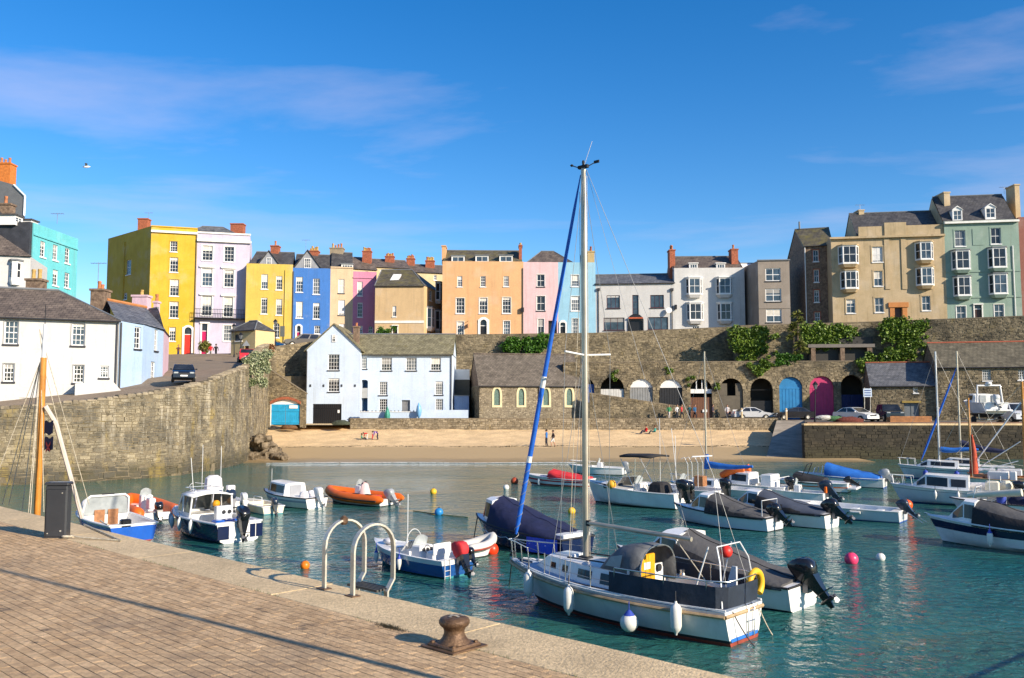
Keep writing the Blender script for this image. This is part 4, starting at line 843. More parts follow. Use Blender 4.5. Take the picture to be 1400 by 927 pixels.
# ---- houses of the street behind
bcream = paint('faded_cream', (.72, .58, .33))
for i, (x0, x1, yt, yr, Y, lab, chs) in enumerate(((470, 515, 366, 351, 134, 'cream back-street house with brown slate roof behind the pink one', ((496, 508, 344, 5),)), (505, 560, 364, 354, 139, 'pale cream back-street house with rows of red chimney pots', ((527, 539, 351, 5),)), (555, 612, 371, 361, 143, 'cream back-street house behind the mossy hipped roof', ((556, 567, 354, 5), (582, 594, 357, 5))))):
    a, b = XY(x0, yt, Y), XY(x1, yt, Y+2); zt = pz(x0, yt, Y); h = House('back_street_house', lab, a, b, 12, zt, bcream, 8); h.W([(lerp(x0,x1,.3)-2, yt+5, lerp(x0,x1,.3)+2, yt+12), (lerp(x0,x1,.7)-2, yt+5, lerp(x0,x1,.7)+2, yt+12)], None, n=(2,2)); h.done(); h.roof(pz(x0, yr, Y+4), slate_brown, gablem=bcream)
    for c0, c1, cy, np_ in chs: chim_px(h.root, c0, c1, cy, Y+4, brick_red, np_, 3, .9)
# ---- peach, pale pink, sky blue
A = XY(605,358,118); B = XY(715.5,358.5,118.4); zt = pz(605,357,118)
h = House('town_house', 'broad peach house with three dormers and white arched doorway', A, B, 13.3, zt, pch, 9)
h.W([(205,335,245,420),(390,335,432,420),(575,335,616,418)], zF, n=(3,4), blinds=(.35,0,.2)); h.W([(195,510,263,633),(380,508,446,633),(565,505,632,632),(203,697,258,812),(573,692,626,808)], zF, n=(3,4), surround=(cornw,.06), blinds=(0,.2,0,.3,0)); h.Dr((390,682,440,815), zF, blk_d, arch=1.0, fan=.3, surround=(cornw, .34), z0=13.4); h.done()
h.roof(pz(650,340,121), slate_moss, ze=zt-.25, over=-.2)
for r in ((158,168,262,217),(350,165,455,217),(542,165,648,217)): dormer(h.root, h.F, zF(r), 2.6, white_trim, lead_m, n=(2,1), d0=-.7)
chim_px(h.root, 605, 610, 338, 121, pch, 0, 2.5, 2.2); chim_px(h.root, 709.5, 713.5, 337, 121, brick_red, 1, 3, 2.0); pipe(h.F, h.root, h.F.L-.08, 13, zt-.9); lm = MB(); q = h.F.px(zF((712,588,736,625))); h.F.box(lm, q[0], q[1], .1, .4, q[2], q[3]); lm.build('wall_lantern', black_metal, h.root)
hb = MB(); q = h.F.px(zF((268,710,315,750))); hb.box(h.F.p((q[0]+q[1])/2, .5, (q[2]+q[3])/2), (.08,.9,.5), h.F.ang); hb.box(h.F.p((q[0]+q[1])/2, .5, q[3]+.25), (.05,1.0,.05), h.F.ang); hb.build('hanging_sign', M('sign_tan', (.42,.22,.10)), h.root)
C = XY(763,359,118.6); D_ = XY(814,359,118.8)
h = House('town_house', 'pale pink three-storey house next to the peach one', B, C, 13.3, zt-.05, ppk, 9)
h.W([(840,322,902,420),(838,493,906,612),(846,675,898,795)], zF, n=(2,2), sill='dark', surround=(cornw,.05)); h.W([(846,676,897,794)], zF) if False else None; h.Dr((932,690,1000,800), zF, blk_d, rec=.5, z0=13.3); h.done(); ridge_roof(h.root, h.F.A, XY(790,359,118.7), h.F.p(h.F.L+2.5,-9,0), h.D, zt-.3, pz(755,342,122), slate_brown, hipL=2.6, hipR=2.6, over=-.3)
h = House('town_house', 'sky blue three-storey house with white door canopy', C, D_, 13.3, zt-.05, sky_b, 9)
h.W([(1113,325,1175,418),(1113,495,1182,612),(1120,673,1174,795)], zF, n=(4,4), surround=(cornw,.05)); h.Dr((1027,705,1067,800), zF, blk_d, arch=.6, fan=.2, surround=(cornw, .18), z0=13.35); h.done(flat=True); chim_px(h.root, 803, 812, 345, 122, M('chimney_buff',(.45,.33,.15)), 2, 3, 1.6, brick_red)
# ---- white pair
E = XY(922,388,117.6); zt = pz(815,388,118.8)
h = House('town_house', 'low white rendered house with dark red window frames and black porch', D_, E, 13.5, zt, wht, 8)
mf = M('maroon_frame', (.10, .02, .022), rough=.4)
h.W([(142,405,230,490),(430,402,520,487),(122,552,260,635),(412,548,548,632)], zG, n=(3,1), sash=False, fm=mf, sill='dark', gm=glass3); h.W([(312,402,353,540)], zG, n=(1,3), sash=False, fm=mf, gm=glass3, sill=None); h.Dr((287,562,380,652), zG, blk_d, arch=.35, surround=(blk_d, .12), z0=13.5); h.done(); h.roof(pz(850,375,122), slate_grey, gablem=wht); pipe(h.F, h.root, h.F.px(zG((85,0,95,10)))[0], 13, zt-.8, hopper=True)
fb_ = MB(); q = h.F.px(zG((287,542,382,560))); h.F.box(fb_, q[0], q[1], .05, .3, q[2], q[2]+.2); fb_.build('flower_box', M('terracotta_flowers', (.45,.10,.04), var=.5, scale=9), h.root)
sd_ = MB(); sd_.lathe([(.02,-.02),(.3,.05),(.42,.16)], 12, h.F.p(h.F.px(zG((545,0,565,10)))[0], .3, pz(915,425,117.6)), h.F.n + Vector((0,0,.3))); sd_.build('satellite_dish', white_trim, h.root)
Fp = XY(1017.5,366,117.2); zt = pz(922,366.5,117.6)
h = House('town_house', 'tall white house with four projecting bay windows', E, Fp, 13.6, zt, wht, 9)
h.W([(708,607,752,640),(912,605,942,640)], zG, n=(3,2), sill=None); h.done()
for r, zb in (((662,292,773,400),None),((862,290,973,400),None),((668,457,780,572),None),((870,457,976,572),None)): q = h.F.px(zG(r)); bay(h.F, h.root, *q, basem=wht, roofm=white_trim)
h.roof(pz(960,350.5,121.6), slate_brown, ze=zt-.2, over=-.3, gablem=wht)
for r in ((692,190,748,224),(872,190,930,224)): dormer(h.root, h.F, zG(r), 2, white_trim, white_trim, n=(3,1), d0=-.6)
chim_px(h.root, 914, 921.5, 343, 120, brick_red, 3, 5, 1.6); chim_px(h.root, 998, 1007, 342, 120, brick_red, 1, 4, 1.6); pipe(h.F, h.root, -.35, 13, pz(918,396,117.6), hopper=True)
wl = MB(); q = h.F.px(zG((588,468,604,498))); h.F.box(wl, q[0], q[1], .1, .35, q[2], q[3]); wl.build('wall_lantern', black_metal, h.root)
# ---- grey block
A = XY(1036,356,113.2); B = XY(1079,356,112.8); zt = pz(1036,356.5,113.2)
h = House('flat_block', 'grey rendered three-storey block with wide modern windows', A, B, 13.8, zt, gry, 8, sideL=(A[0]-.6, 122))
h.W([(1190,225,1290,310),(1190,360,1295,445),(1195,495,1297,582)], zG, n=(2,2), sash=False, sill='dark', gm=glass3, fw=.1, bar=.08); h.done(flat=True); band(h.F, h.root, -.1, h.F.L+.1, zt-.02, zt+.12, .15, lead_m, 'roof_edge'); q = h.F.px(zG((1140,484,1350,492))); band(h.F, h.root, 0, h.F.L, q[2], q[3], .06, gry, 'string_course')
h2 = House('annexe', 'narrow white-topped annexe between the white house and the grey block', XY(1018,372,118.5), XY(1040,366,118.5), 13.6, pz(1018,372,118.5), gry, 5); h2.done(); ridge_roof(h2.root, h2.F.A, h2.F.B, h2.C, h2.D, h2.z1, h2.z1+1.6, white_trim, over=.1)
# ---- brown stone house, stucco house, sage green house
stone_flat = M('rubble_flat', (.10, .065, .045), col2=(.27, .19, .13), rough=.9, scale=3.5, fine=.45, bump=1, bscale=7)
A = XY(1099,335,113.5); B = XY(1122,336,112.6); zt = pz(1099,336.5,113.5)
h = House('stone_house', 'brown rubble house with mossy roof squeezed beside the stucco house', A, (B[0]+1.5, B[1]), 13.8, zt, stone_flat, 9, sideL=XY(1077,336,123))
h.W([(212,420,243,484),(217,530,245,600),(218,645,247,713),(222,770,252,830)], zH, n=(2,2), surround=(brick_red,.12)); h.done(); h.roof(pz(1110,313.5,118), slate_moss, gablem=stone_flat, hipR=0); pipe(h.F, h.root, .1, 13.5, zt, white_trim)
vp = MB(); c = P(1093,313,118); vp.tube([c, c+Vector((0,0,1.0))], .12, 6); vp.build('flue', lead_m, h.root)
A = XY(1136,330,110.2); B = XY(1291,318,108); zt = pz(1200,323,109.3)
h = House('stucco_house', 'large weathered tan stucco house with orange doorcase', A, B, 14.1, zt, bath, 9, sideL=XY(1119,332,118))
h.W([(545,400,605,487),(555,537,603,622),(560,688,610,770),(400,697,450,775),(825,678,873,760)], zH, n=(2,2), surround=(bath,.18), gm=glass3, blinds=(.9,.0,.0,.3,0)); orm = M('orange_doorcase', (.50, .20, .055), rough=.7, streak=.3); h.Dr((672,742,716,822), zH, brn_d, rec=.4, surround=(orm, .55), z0=14.1); h.done(flat=True)
for r, m in (((352,398,470,500),0),((365,540,470,640),0),((785,378,890,478),0),((790,520,895,620),0)): q = h.F.px(zH(r)); bay(h.F, h.root, *q, basem=bath, roofm=bath, proj=.8, cant=.45)
zc = zt; band(h.F, h.root, -.2, h.F.L, zc-.25, zc, .35, bath); at_w = MB(); ab = h.F.px(zH((470,262,945,335))); h.F.box(at_w, ab[0], h.F.L, -.6, -.2, zc-.2, ab[3]-.4); h.F.box(at_w, h.F.px(zH((615,262,738,330)))[0], h.F.px(zH((615,262,738,330)))[1], -.5, -.05, zc-.2, ab[3]); at_w.build('attic_wall', bath, h.root)
for a, b in ((615,645),(710,738)): q = h.F.px(zH((a,345,b,640))); band(h.F, h.root, q[0], q[1], q[2], zc-.3, .1, bath, 'pilaster')
ridge_roof(h.root, h.F.p(ab[0],-1.2,0), h.F.p(h.F.L,-1.2,0), h.F.p(h.F.L,-9,0), h.F.p(ab[0],-9,0), ab[3]-1.2, pz(1180,293,115), slate_dark, gablem=bath); chim_px(h.root, 1171, 1178, 289, 115, bath, 0, 4, 1.6); aerial(h.root, P(1176,289,115), .9)
A2 = B; B2 = XY(1392,298,106.6); zt = pz(1340,301,107.2)
h = House('town_house', 'sage green house with two storeys of bays and two gabled dormers', A2, B2, 14.4, zt, grn, 9)
h.W([(1010,308,1070,398),(1213,295,1270,385)], zH, n=(2,2), surround=(grn,.15)); h.W([(1020,735,1073,812),(1233,725,1287,804)], zH, n=(2,2), surround=(cornw,.08), gm=glass3); h.Dr((1122,728,1162,808), zH, brn_d, fan=.2, surround=(cornw,.14), z0=14.4); h.done()
for r in ((990,425,1100,532),(1195,410,1305,522),(1000,572,1105,680),(1200,557,1310,670)): q = h.F.px(zH(r)); bay(h.F, h.root, *q, basem=grn, proj=.75)
band(h.F, h.root, 0, h.F.L, zt-.35, zt-.1, .35, cornw); q = h.F.px(zH((960,532,1390,542)))
for yy in (540, 685): q = h.F.px(zH((960,yy-5,1200,yy+5))); band(h.F, h.root, 0, h.F.L, q[2], q[3], .08, grn, 'string_course')
q = h.F.px(zH((1110,300,1172,392))); bpn = MB(); h.F.box(bpn, q[0], q[1], 0, .05, q[2], q[3]); bpn.build('blind_panel', grn, h.root)
h.roof(pz(1340,266,111), slate_dark, ze=zt-.3, over=-.2, gablem=bath)
for r in ((1008,185,1064,247),(1193,172,1253,234)): dormer(h.root, h.F, zH(r), 2.5, white_trim, white_trim, n=(2,2), d0=-.7, gabled=True)
chim_px(h.root, 1284, 1292, 266, 112, bath, 0, 5, 2.5); chim_px(h.root, 1381, 1387.5, 255, 110.6, bath, 0, 5, 2.0); aerial(h.root, P(1373,265,110.6), .9); pipe(h.F, h.root, h.F.px(zH((1335,400,1345,420)))[0], 14, pz(1384,336,106.8), white_trim)
h = House('town_house', 'dusky red house adjoining the sage green one', B2, XY(1470,290,105), 14.5, pz(1392,297,106.6), redm, 9); h.W([(1412,330,1432,352),(1412,375,1432,397)], None); h.done(flat=True)

# ---- harbour-side house (powder blue, gable + long wing)
A = XY(419.5,480,103); B = XY(493,480,103); zt = pz(420,478,103)
h = House('harbour_house', 'pale blue harbour house with gable end and lichened stone-slate roof', A, B, 2.4, zt, hbl, 8, extra=0)
h.W([(475,238,543,333),(475,382,543,462)], zE, n=(4,4), sill='dark', sash=False, gm=glass); q = h.F.px(zE((383,535,555,654))); h.ops.append((*q, 0, .25)); gd = [q]
h.done(base=1.0); F = h.F; zpk = pz(455,444,103)
gw = MB(); gw.poly([F.p(0,0,zt), F.p(F.L,0,zt), F.p(F.L/2,0,zpk)]); gw.build('gable', hbl, h.root, fix=False)
window(F, h.root, *F.px(zE((498,122,522,165))), n=(2,2), rec=-.05, sill=None)
rf = MB()
for a, b in (((-.3,zt-.25),(F.L/2,zpk+.06)),((F.L/2,zpk+.06),(F.L+.3,zt-.25))): rf.hexa([F.p(a[0],.2,a[1]),F.p(b[0],.2,b[1]),F.p(b[0],-9,b[1]),F.p(a[0],-9,a[1]),F.p(a[0],.2,a[1]+.14),F.p(b[0],.2,b[1]+.14),F.p(b[0],-9,b[1]+.14),F.p(a[0],-9,a[1]+.14)])
rf.build('roof', slate_lich, h.root)
q = gd[0]; gg = MB()
for k in range(14): F.box(gg, lerp(q[0],q[1],(k+.06)/14), lerp(q[0],q[1],(k+.94)/14), -.2, -.12, q[2], q[3])
F.box(gg, q[0], q[1], -.14, -.09, lerp(q[2],q[3],.75), lerp(q[2],q[3],.8)); gdo = gg.build('garage_door', blk_d, h.root, fix=False); nb = MB(); F.box(nb, lerp(q[0],q[1],.86), lerp(q[0],q[1],.93), -.08, -.06, lerp(q[2],q[3],.55), lerp(q[2],q[3],.7)); nb.build('notice', white_trim, gdo)
for px_, py_ in ((370,425),(449,425),(557,425),(637,425)):
    e = F.px(zE((px_-4,py_-7,px_+4,py_+7))); wb = MB(); F.box(wb, e[0], e[1], 0, .08, e[2], e[3]); wb.build('wall_anchor', dark_trim, h.root)
pipe(F, h.root, .05, 2.4, zt-.2)
Y1 = 104.0; A1 = XY(493,484,Y1); B1 = XY(618.5,484,Y1); F1 = Face(A1, B1); z1 = pz(500,484.5,Y1); wg = MB(); ops = []; zb1 = 2.6
def wq(r): return F1.px(zE(r))
wl_ = [((670,252,708,325),(3,4)),((793,257,857,335),(4,4)),((940,257,1005,335),(4,4)),((1088,257,1150,335),(4,4)),((780,402,830,482),(4,5)),((1115,400,1163,480),(4,5)),((780,505,830,584),(4,5)),((1117,505,1163,584),(4,5))]
rc = list(wq((665,390,712,582))); rc[2] = 2.7
for r, n in wl_: ops.append((*wq(r), 0, .18))
dq = list(wq((915,512,965,590))); dq[2] = 2.8; ops.append((*dq, 0, .3)); ops.append((*rc, .5, 1.6))
wall_face(wg, F1, zb1-1, z1, ops); FRr = Face(F1.B, F1.p(F1.L,-7,0)); wall_face(wg, FRr, zb1-1, z1, []); wg.poly([F1.p(0,-7,zb1), F1.p(F1.L,-7,zb1), F1.p(F1.L,-7,z1), F1.p(0,-7,z1)]); wing = wg.build('wing_wall', hbl, h.root, fix=False)
for r, n in wl_: window(F1, h.root, *wq(r), n=n, sill='dark', sash=False, gm=RW.choice((glass, glass2)))
door(F1, h.root, *dq, gry_d, rec=.25)
rb = MB(); F1.box(rb, rc[0], rc[1], -1.7, -1.6, 2.7, rc[3]+.2); rb.build('recess_wall', paint('deep_blue_wall', (.10,.22,.45)), h.root); rl = MB(); e = wq((665,440,712,492)); F1.box(rl, rc[0], rc[1], -.1, -.02, e[2], e[3]); F1.box(rl, rc[0], rc[1], -1.6, -.0, e[2]-.15, e[2]); rl.build('balcony_panel', M('grey_panel', (.35,.35,.34)), h.root)
zr = pz(560,457,Y1+3.6); ro, l_, r_ = ridge_roof(h.root, F1.p(-2,0,0), F1.p(F1.L,0,0), F1.p(F1.L,-7.2,0), F1.p(-2,-7.2,0), z1, zr, slate_lich, over=.3, gablem=hbl); chim_px(h.root, 484, 491, 447, 105.5, stone_flat, 1, 4, 1.0); pipe(F1, h.root, F1.L-.12, 2.6, z1-.2)
# garden wall in front of it
gwl = thing('garden_wall', 'low pale blue garden wall with planters before the harbour house', 'wall', (X_(560,101.6), 101.6, 2.9)); g1 = MB(); aa = XY(492,570,101.8); bb = XY(640,570,101.8); Fg = Face(aa, bb); zg = pz(500,563.5,101.8)
g1.v = []; Fg.box(g1, 0, Fg.L*.56, -.25, 0, 2.4, zg); Fg.box(g1, Fg.L*.56, Fg.L, -.25, 0, 2.4, zg+.25); g1.build('wall', hbl, gwl); cp = MB(); Fg.box(cp, -.05, Fg.L*.56, -.3, .05, zg+.002, zg+.08); cp.build('coping', white_trim, gwl); pk = MB()
for k in range(16): Fg.box(pk, Fg.L*.56*k/16, Fg.L*.56*k/16+.14, -.2, -.05, zg+.08, zg+.2)
pk.build('finials', lead_m, gwl)
tw = thing('kayak', 'teal and white kayak stood on end against the garden wall', 'kayak', (X_(533,101), 101.1, 2.9)); km = MB(); c = P(572.5,573,101.2); km.v = []
km.lathe([(.02,0),(.25,.4),(.34,.9),(.25,1.4),(.02,1.9)], 10, (c.x, 101.3, 3.0)); km.build('hull', M('kayak_blue', (.16,.36,.60), rough=.3), tw, smooth=60)
ng = MB(); c = P(529.5,573,101.3); ng.lathe([(.30,0),(.34,.4),(.22,.9),(.06,1.3),(.0,1.5)], 8, (c.x, 101.3, 3.0)); tag(ng.build('furled_parasol', M('net_green', (.03,.22,.16), var=.5, scale=6), None, smooth=40), 'furled green garden parasol leaning by the pale blue wall', 'parasol')
# right-hand back yard bits between house and chapel
yd = thing('boat_shed', 'pale blue lean-to shed between the harbour house and the chapel', 'shed', (X_(630,105), 105, 2.9)); ym = MB(); a = XY(621,545,105.5); b = XY(641,545,105.5); Fy = Face(a, b); Fy.box(ym, 0, Fy.L, -2, 0, 2.9, pz(630,541.5,105.5)); ym.build('wall', paint('shed_blue', (.30,.42,.66)), yd); yr = MB(); Fy.box(yr, -.05, Fy.L+.05, -2.1, .06, pz(630,541.5,105.5)+.002, pz(630,541.5,105.5)+.12); yr.build('roof', lead_m, yd)
ya = MB(); Fq = Face(XY(621,508,108), XY(642,508,108)); Fq.box(ya, 0, Fq.L, -.1, 0, pz(630,519,108), pz(630,505,108)); yb = MB(); Fq.box(yb, 0, Fq.L, -2, 0, 2.9, pz(630,519,108)-.002); yo = yb.build('yard_building', M('yard_dark', (.07,.065,.05)), None); tag(yo, 'dark yard building with white fascia beneath the retaining wall', 'outbuilding'); o = ya.build('fascia', white_trim, yo)

# ---- chapel
a_ = R(11); A = XY(655,545,102.6); L_ = 12.4; B = (A[0]+L_*math.cos(a_), A[1]+L_*math.sin(a_)); zt = pz(655,527,102.6)
chm = M('chapel_rubble_core', (.20, .165, .115), rough=.95, fine=.3, bump=.5)
ch = thing('chapel', 'small rubble-stone chapel with four pointed windows and steep slate roof', 'chapel', (A[0]+6, A[1]+1, 2.9)); F = Face(A, B); bk = -F.n*7.6
lanc = [F.px(zI(r)) for r in ((388,470,430,588),(560,470,601,588),(735,470,775,588),(898,470,940,588))]
def lhole(u, z):
    for u0, u1, z0, z1 in lanc:
        c = (u0+u1)/2; w = (u1-u0)/2 + .22
        if abs(u-c) < w and z0-.15 < z < z1+.2 - max(0, (abs(u-c)/w))**1.6*.75: return True
    return False
stone_wall(ch, [A, B], [2.9, 2.9], [zt, zt], stone_pale, chm, sw=(.16, .42), sh=(.10, .2), proud=(0, .045), hole=lhole, thick=.3, seed=31)
gl = Vector((F.A.x+bk.x, F.A.y+bk.y, 0)); stone_wall(ch, [(gl.x, gl.y), A], [2.9, 2.9], [zt, zt], stone_m, chm, sw=(.16, .42), sh=(.10, .2), proud=(0, .045), thick=.3, seed=32)
gmb = MB(); zr = pz(648,483.5,106.2); gm_ = (F.A + gl)/2; gmb.poly([F.A + Vector((0,0,zt)), gl + Vector((0,0,zt)), gm_ + Vector((0,0,zr))]); gmb.build('gable', stone_flat, ch, fix=False); gmb = MB(); gr_ = F.B + bk; gmb.poly([F.B + Vector((0,0,2.9)), gr_ + Vector((0,0,2.9)), gr_ + Vector((0,0,zt)), (F.B+gr_)/2 + Vector((0,0,zr)), F.B + Vector((0,0,zt))]); gmb.build('gable', stone_flat, ch, fix=False)
ridge_roof(ch, F.A, F.B, gr_, gl, zt, zr, slate_mat('slate_purple', (.12,.10,.075), (.185,.155,.12)), over=.2, ridge=slate_brown)
quoin = M('chapel_limestone', (.62, .54, .33), rough=.85, fine=.15); lg = M('leaded_glass', (.10,.16,.14), rough=.15, var=.4, scale=8)
for u0, u1, z0, z1 in lanc:
    c = (u0+u1)/2; w = (u1-u0)/2; N_ = 8
    def lan(s): 
        ww = w*s; zs = z0 + (z1-z0)*.62; ex = (s-1)*w; hh = (z1-zs) + ex
        return [(c-ww, z0-ex)] + [(c-ww*math.cos(math.pi/2*i/N_)**.8 if i < N_ else c, zs + hh*math.sin(math.pi/2*i/N_)) for i in range(N_+1)] + [(c+ww*math.cos(math.pi/2*i/N_)**.8, zs + hh*math.sin(math.pi/2*i/N_)) for i in reversed(range(N_))] + [(c+ww, z0-ex)]
    o_, i_ = lan(1.7), lan(1.0); mb = MB(); n_ = len(o_)
    mb.loft([[F.p(u,-.1,z) for u, z in o_], [F.p(u,.07,z) for u, z in o_], [F.p(u,.07,z) for u, z in i_], [F.p(u,-.1,z) for u, z in i_]], cap0=False, cap1=False); o = mb.build('window_surround', quoin, ch)
    pn = MB(); pn.poly([F.p(u,-.08,z) for u, z in i_]); pn.build('leaded_pane', lg, o, fix=False)
ppp = MB(); u = F.px(zI((704,560,711,670))); ppp.tube([F.p(u[0],.1,2.9), F.p(u[0],.1,zt)], .06, 6); ppp.build('drainpipe', dark_trim, ch)

# ---- garage with blue doors under the street
gg_ = thing('boat_garage', 'stone boat garage with bright blue doors under a brick arch', 'garage', (X_(390,98.5), 98.6, 2.3)); A = XY(362,560,98.6); B = XY(419,560,98.6); F = Face(A, B); q = F.px(zE((128,508,310,662)))
def ghole(u, z): c = (q[0]+q[1])/2; w = (q[1]-q[0])/2; return abs(u-c) < w and z < q[3] - .55*(abs(u-c)/w)**2
stone_wall(gg_, [A, B], [2.2, 2.2], [pz(363,502,98.6), pz(419,538.5,98.6)], stone_m, mortar_m, sw=(.18,.45), sh=(.12,.24), hole=ghole, thick=.4, seed=41, coping=(.05,.1,stone_pale))
vs = MB(); c = (q[0]+q[1])/2; w = (q[1]-q[0])/2; K = 26
for k in range(K):
    t0, t1 = -1 + 2*(k+.08)/K, -1 + 2*(k+.92)/K; f = lambda t: q[3] - .55*t*t
    vs.hexa([F.p(c+w*t0,-.2,f(t0)),F.p(c+w*t1,-.2,f(t1)),F.p(c+w*t1*1.02,-.2,f(t1)+.3),F.p(c+w*t0*1.02,-.2,f(t0)+.3),F.p(c+w*t0,.08,f(t0)),F.p(c+w*t1,.08,f(t1)),F.p(c+w*t1*1.02,.08,f(t1)+.3),F.p(c+w*t0*1.02,.08,f(t0)+.3)])
vs.build('brick_arch', brick_red, gg_); pa = MB(); F.box(pa, q[0], q[1], -.28, -.2, q[3]-1.0, q[3]); pa.build('fascia', white_trim, gg_)
gb = M('garage_blue', (.02,.32,.58), rough=.5, streak=.35)
for i in (0, 1):
    dm = MB(); u0, u1 = lerp(q[0]+.1, q[1]-.1, i/2)+.02, lerp(q[0]+.1, q[1]-.1, (i+1)/2)-.02
    for k in range(8): F.box(dm, lerp(u0,u1,(k+.04)/8), lerp(u0,u1,(k+.96)/8), -.2, -.13, 2.4, q[3]-.55)
    F.box(dm, u0, u1, -.14, -.09, 3.9, 4.05); F.box(dm, u0, u1, -.14, -.09, 2.6, 2.75); d_ = dm.build('garage_door', gb, gg_)
    if i: nb = MB(); F.box(nb, lerp(u0,u1,.25), lerp(u0,u1,.85), -.085, -.07, 4.2, 4.55); nb.build('notice', white_trim, d_)
pst = MB(); F.box(pst, q[0], q[0]+.1, -.24, -.1, 2.3, q[3]-.5); F.box(pst, q[1]-.1, q[1], -.24, -.1, 2.3, q[3]-.5); pst.build('door_frame', white_trim, gg_)
bkk = MB(); F.box(bkk, -.5, F.L, -6, -5.9, 2.3, 8); bkk.build('back_wall', mortar_m, gg_)

# ---- quayside cottage and warehouse (right)
A = XY(1191,550,97.4); B = XY(1286,550,95.6); zt = pz(1192,527.5,97.4)
ct = thing('quay_cottage', 'low stone store with slate roof and grey doors on the quay', 'cottage', ((A[0]+B[0])/2, 96.5, 2.9)); F = Face(A, B); wq_ = F.px(zK4((778,405,804,441))); dq_ = list(F.px(zK4((725,497,810,580)))); dq_[2] = 2.9
stone_wall(ct, [A, B], [2.9,2.9], [zt,zt], stone_m, mortar_m, sw=(.18,.5), sh=(.12,.24), hole=lambda u, z: (wq_[0] < u < wq_[1] and wq_[2] < z < wq_[3]) or (dq_[0] < u < dq_[1] and z < dq_[3]), thick=.4, seed=51)
bk = -F.n*6; gw = MB(); gw.poly([F.p(0,0,2.9), F.p(0,-6,2.9), F.p(0,-6,zt), F.p(0,-3,pz(1196,496,100)), F.p(0,0,zt)]); gw.build('gable', stone_flat, ct, fix=False); ridge_roof(ct, F.A, F.B, F.B+bk, F.A+bk, zt, pz(1196,496,100), slate_grey, over=.2, ridge=brick_red)
window(F, ct, *wq_, n=(1,2)); ddm = MB(); F.box(ddm, dq_[0], dq_[1], -.3, -.22, 2.9, dq_[3]); F.box(ddm, (dq_[0]+dq_[1])/2-.03, (dq_[0]+dq_[1])/2+.03, -.22, -.19, 2.9, dq_[3]); ddm.build('door', M('weathered_grey_door', (.16,.18,.19), streak=.4), ct); lt = MB(); F.box(lt, dq_[0]-.2, dq_[1]+.2, 0, .1, dq_[3], dq_[3]+.2); lt.build('lintel', M('ochre_lintel', (.36,.25,.06)), ct)
A = XY(1283,550,95.2); B = XY(1440,550,92.6); zt = pz(1284,502,95.2)
wh = thing('warehouse', 'large stone warehouse with red ridge tiles above the quay', 'warehouse', ((A[0]+B[0])/2, 90.5, 2.9)); F = Face(A, B); w1 = F.px(zK4((1166,311,1217,372))); w2 = F.px(zK4((1365,308,1412,368))); w3 = F.px(zK4((1100,470,1150,560)))
stone_wall(wh, [A, B], [2.9,2.9], [zt,zt], stone_m, mortar_m, sw=(.18,.5), sh=(.12,.26), hole=lambda u, z: any(w[0] < u < w[1] and w[2] < z < w[3] for w in (w1, w2)), thick=.4, seed=52)
bk = -F.n*8; zr = pz(1284,469,99); gw = MB(); gw.poly([F.p(0,0,2.9), F.p(0,-8,2.9), F.p(0,-8,zt), F.p(0,-4,zr), F.p(0,0,zt)]); gw.build('gable', stone_flat, wh, fix=False); ridge_roof(wh, F.A, F.B, F.B+bk, F.A+bk, zt, zr, slate_lich if False else slate_mat('slate_olive', (.11,.095,.06), (.19,.165,.11)), over=.2, ridge=M('red_ridge_tile', (.40,.10,.05)))
window(F, wh, *w1, n=(4,4), sash=False); window(F, wh, *w2, n=(4,4), sash=False)

# ---- left-hand houses
A = XY(-190,440,55); B = XY(163,437,61); zt = pz(0,432,57.8)
h = House('white_cottage_row', 'long white rendered house with brown slate hipped roof above the harbour wall', A, B, 4.4, zt, wht, 8)
h.W([(28,335,122,490),(478,352,566,500),(22,620,95,740),(488,630,560,748)], zB, n=(3,4), sill='dark', surround=(M('grey_reveal', (.33,.33,.32)), .05)); h.W([(665,635,725,715)], zB, n=(3,3), sill='dark'); h.W([(127,848,220,925),(422,848,490,925)], zB, n=(4,3)); h.done(); h.roof(pz(40,393.5,61.5), slate_brown, hipR=4.2, over=.25, ridge=lead_m); pipe(h.F, h.root, h.F.L-.1, 4.4, zt-.2)
pw_ = MB(); F = h.F; q = F.px(zB((575,745,860,870))); n_ = F.n
pw_.v = []; u0, u1 = F.px(zB((510,700,515,720)))[0], F.px(zB((860,700,870,720)))[0]; zl = pz(110,524,58.5)
pw_.loft([[F.p(u0,1.4,3.5), F.p(u0,1.4,zl), F.p(u0,0,zl), F.p(u0,0,3.5)], [F.p(lerp(u0,u1,.7),1.4,3.5), F.p(lerp(u0,u1,.7),1.4,zl+.15), F.p(lerp(u0,u1,.7),0,zl+.15), F.p(lerp(u0,u1,.7),0,3.5)], [F.p(u1,1.2,3.5), F.p(u1,1.2,zl-1.0), F.p(u1,0,zl-1.0), F.p(u1,0,3.5)]]); pw_.build('porch_wall', wht, h.root)
A1 = XY(163.5,440,61.2); B1 = XY(196,444,63.6); C1 = XY(224,450,68.5); zt = pz(163.5,439,61.2); z0 = 5.0
h = House('pale_blue_cottage', 'powder blue house with curved front beside the white row', A1, B1, z0, zt, pbl, 8, sideR=C1, sideL=(A1[0]-1, A1[1]+9))
h.W([(897,375,940,522)], zB, n=(2,4), sill='dark'); h.W([(966,607,1003,735)], zB, n=(2,2), sill='dark') if False else None
h.FR.A, h.FR.B = h.F.B, Vector((C1[0], C1[1], 0)); h.W([(1030,392,1053,535),(966+40,607,1035,735)], zB, face=2, n=(2,4), sill='dark'); h.done(); pipe(h.F, h.root, .08, z0, zt-.1)
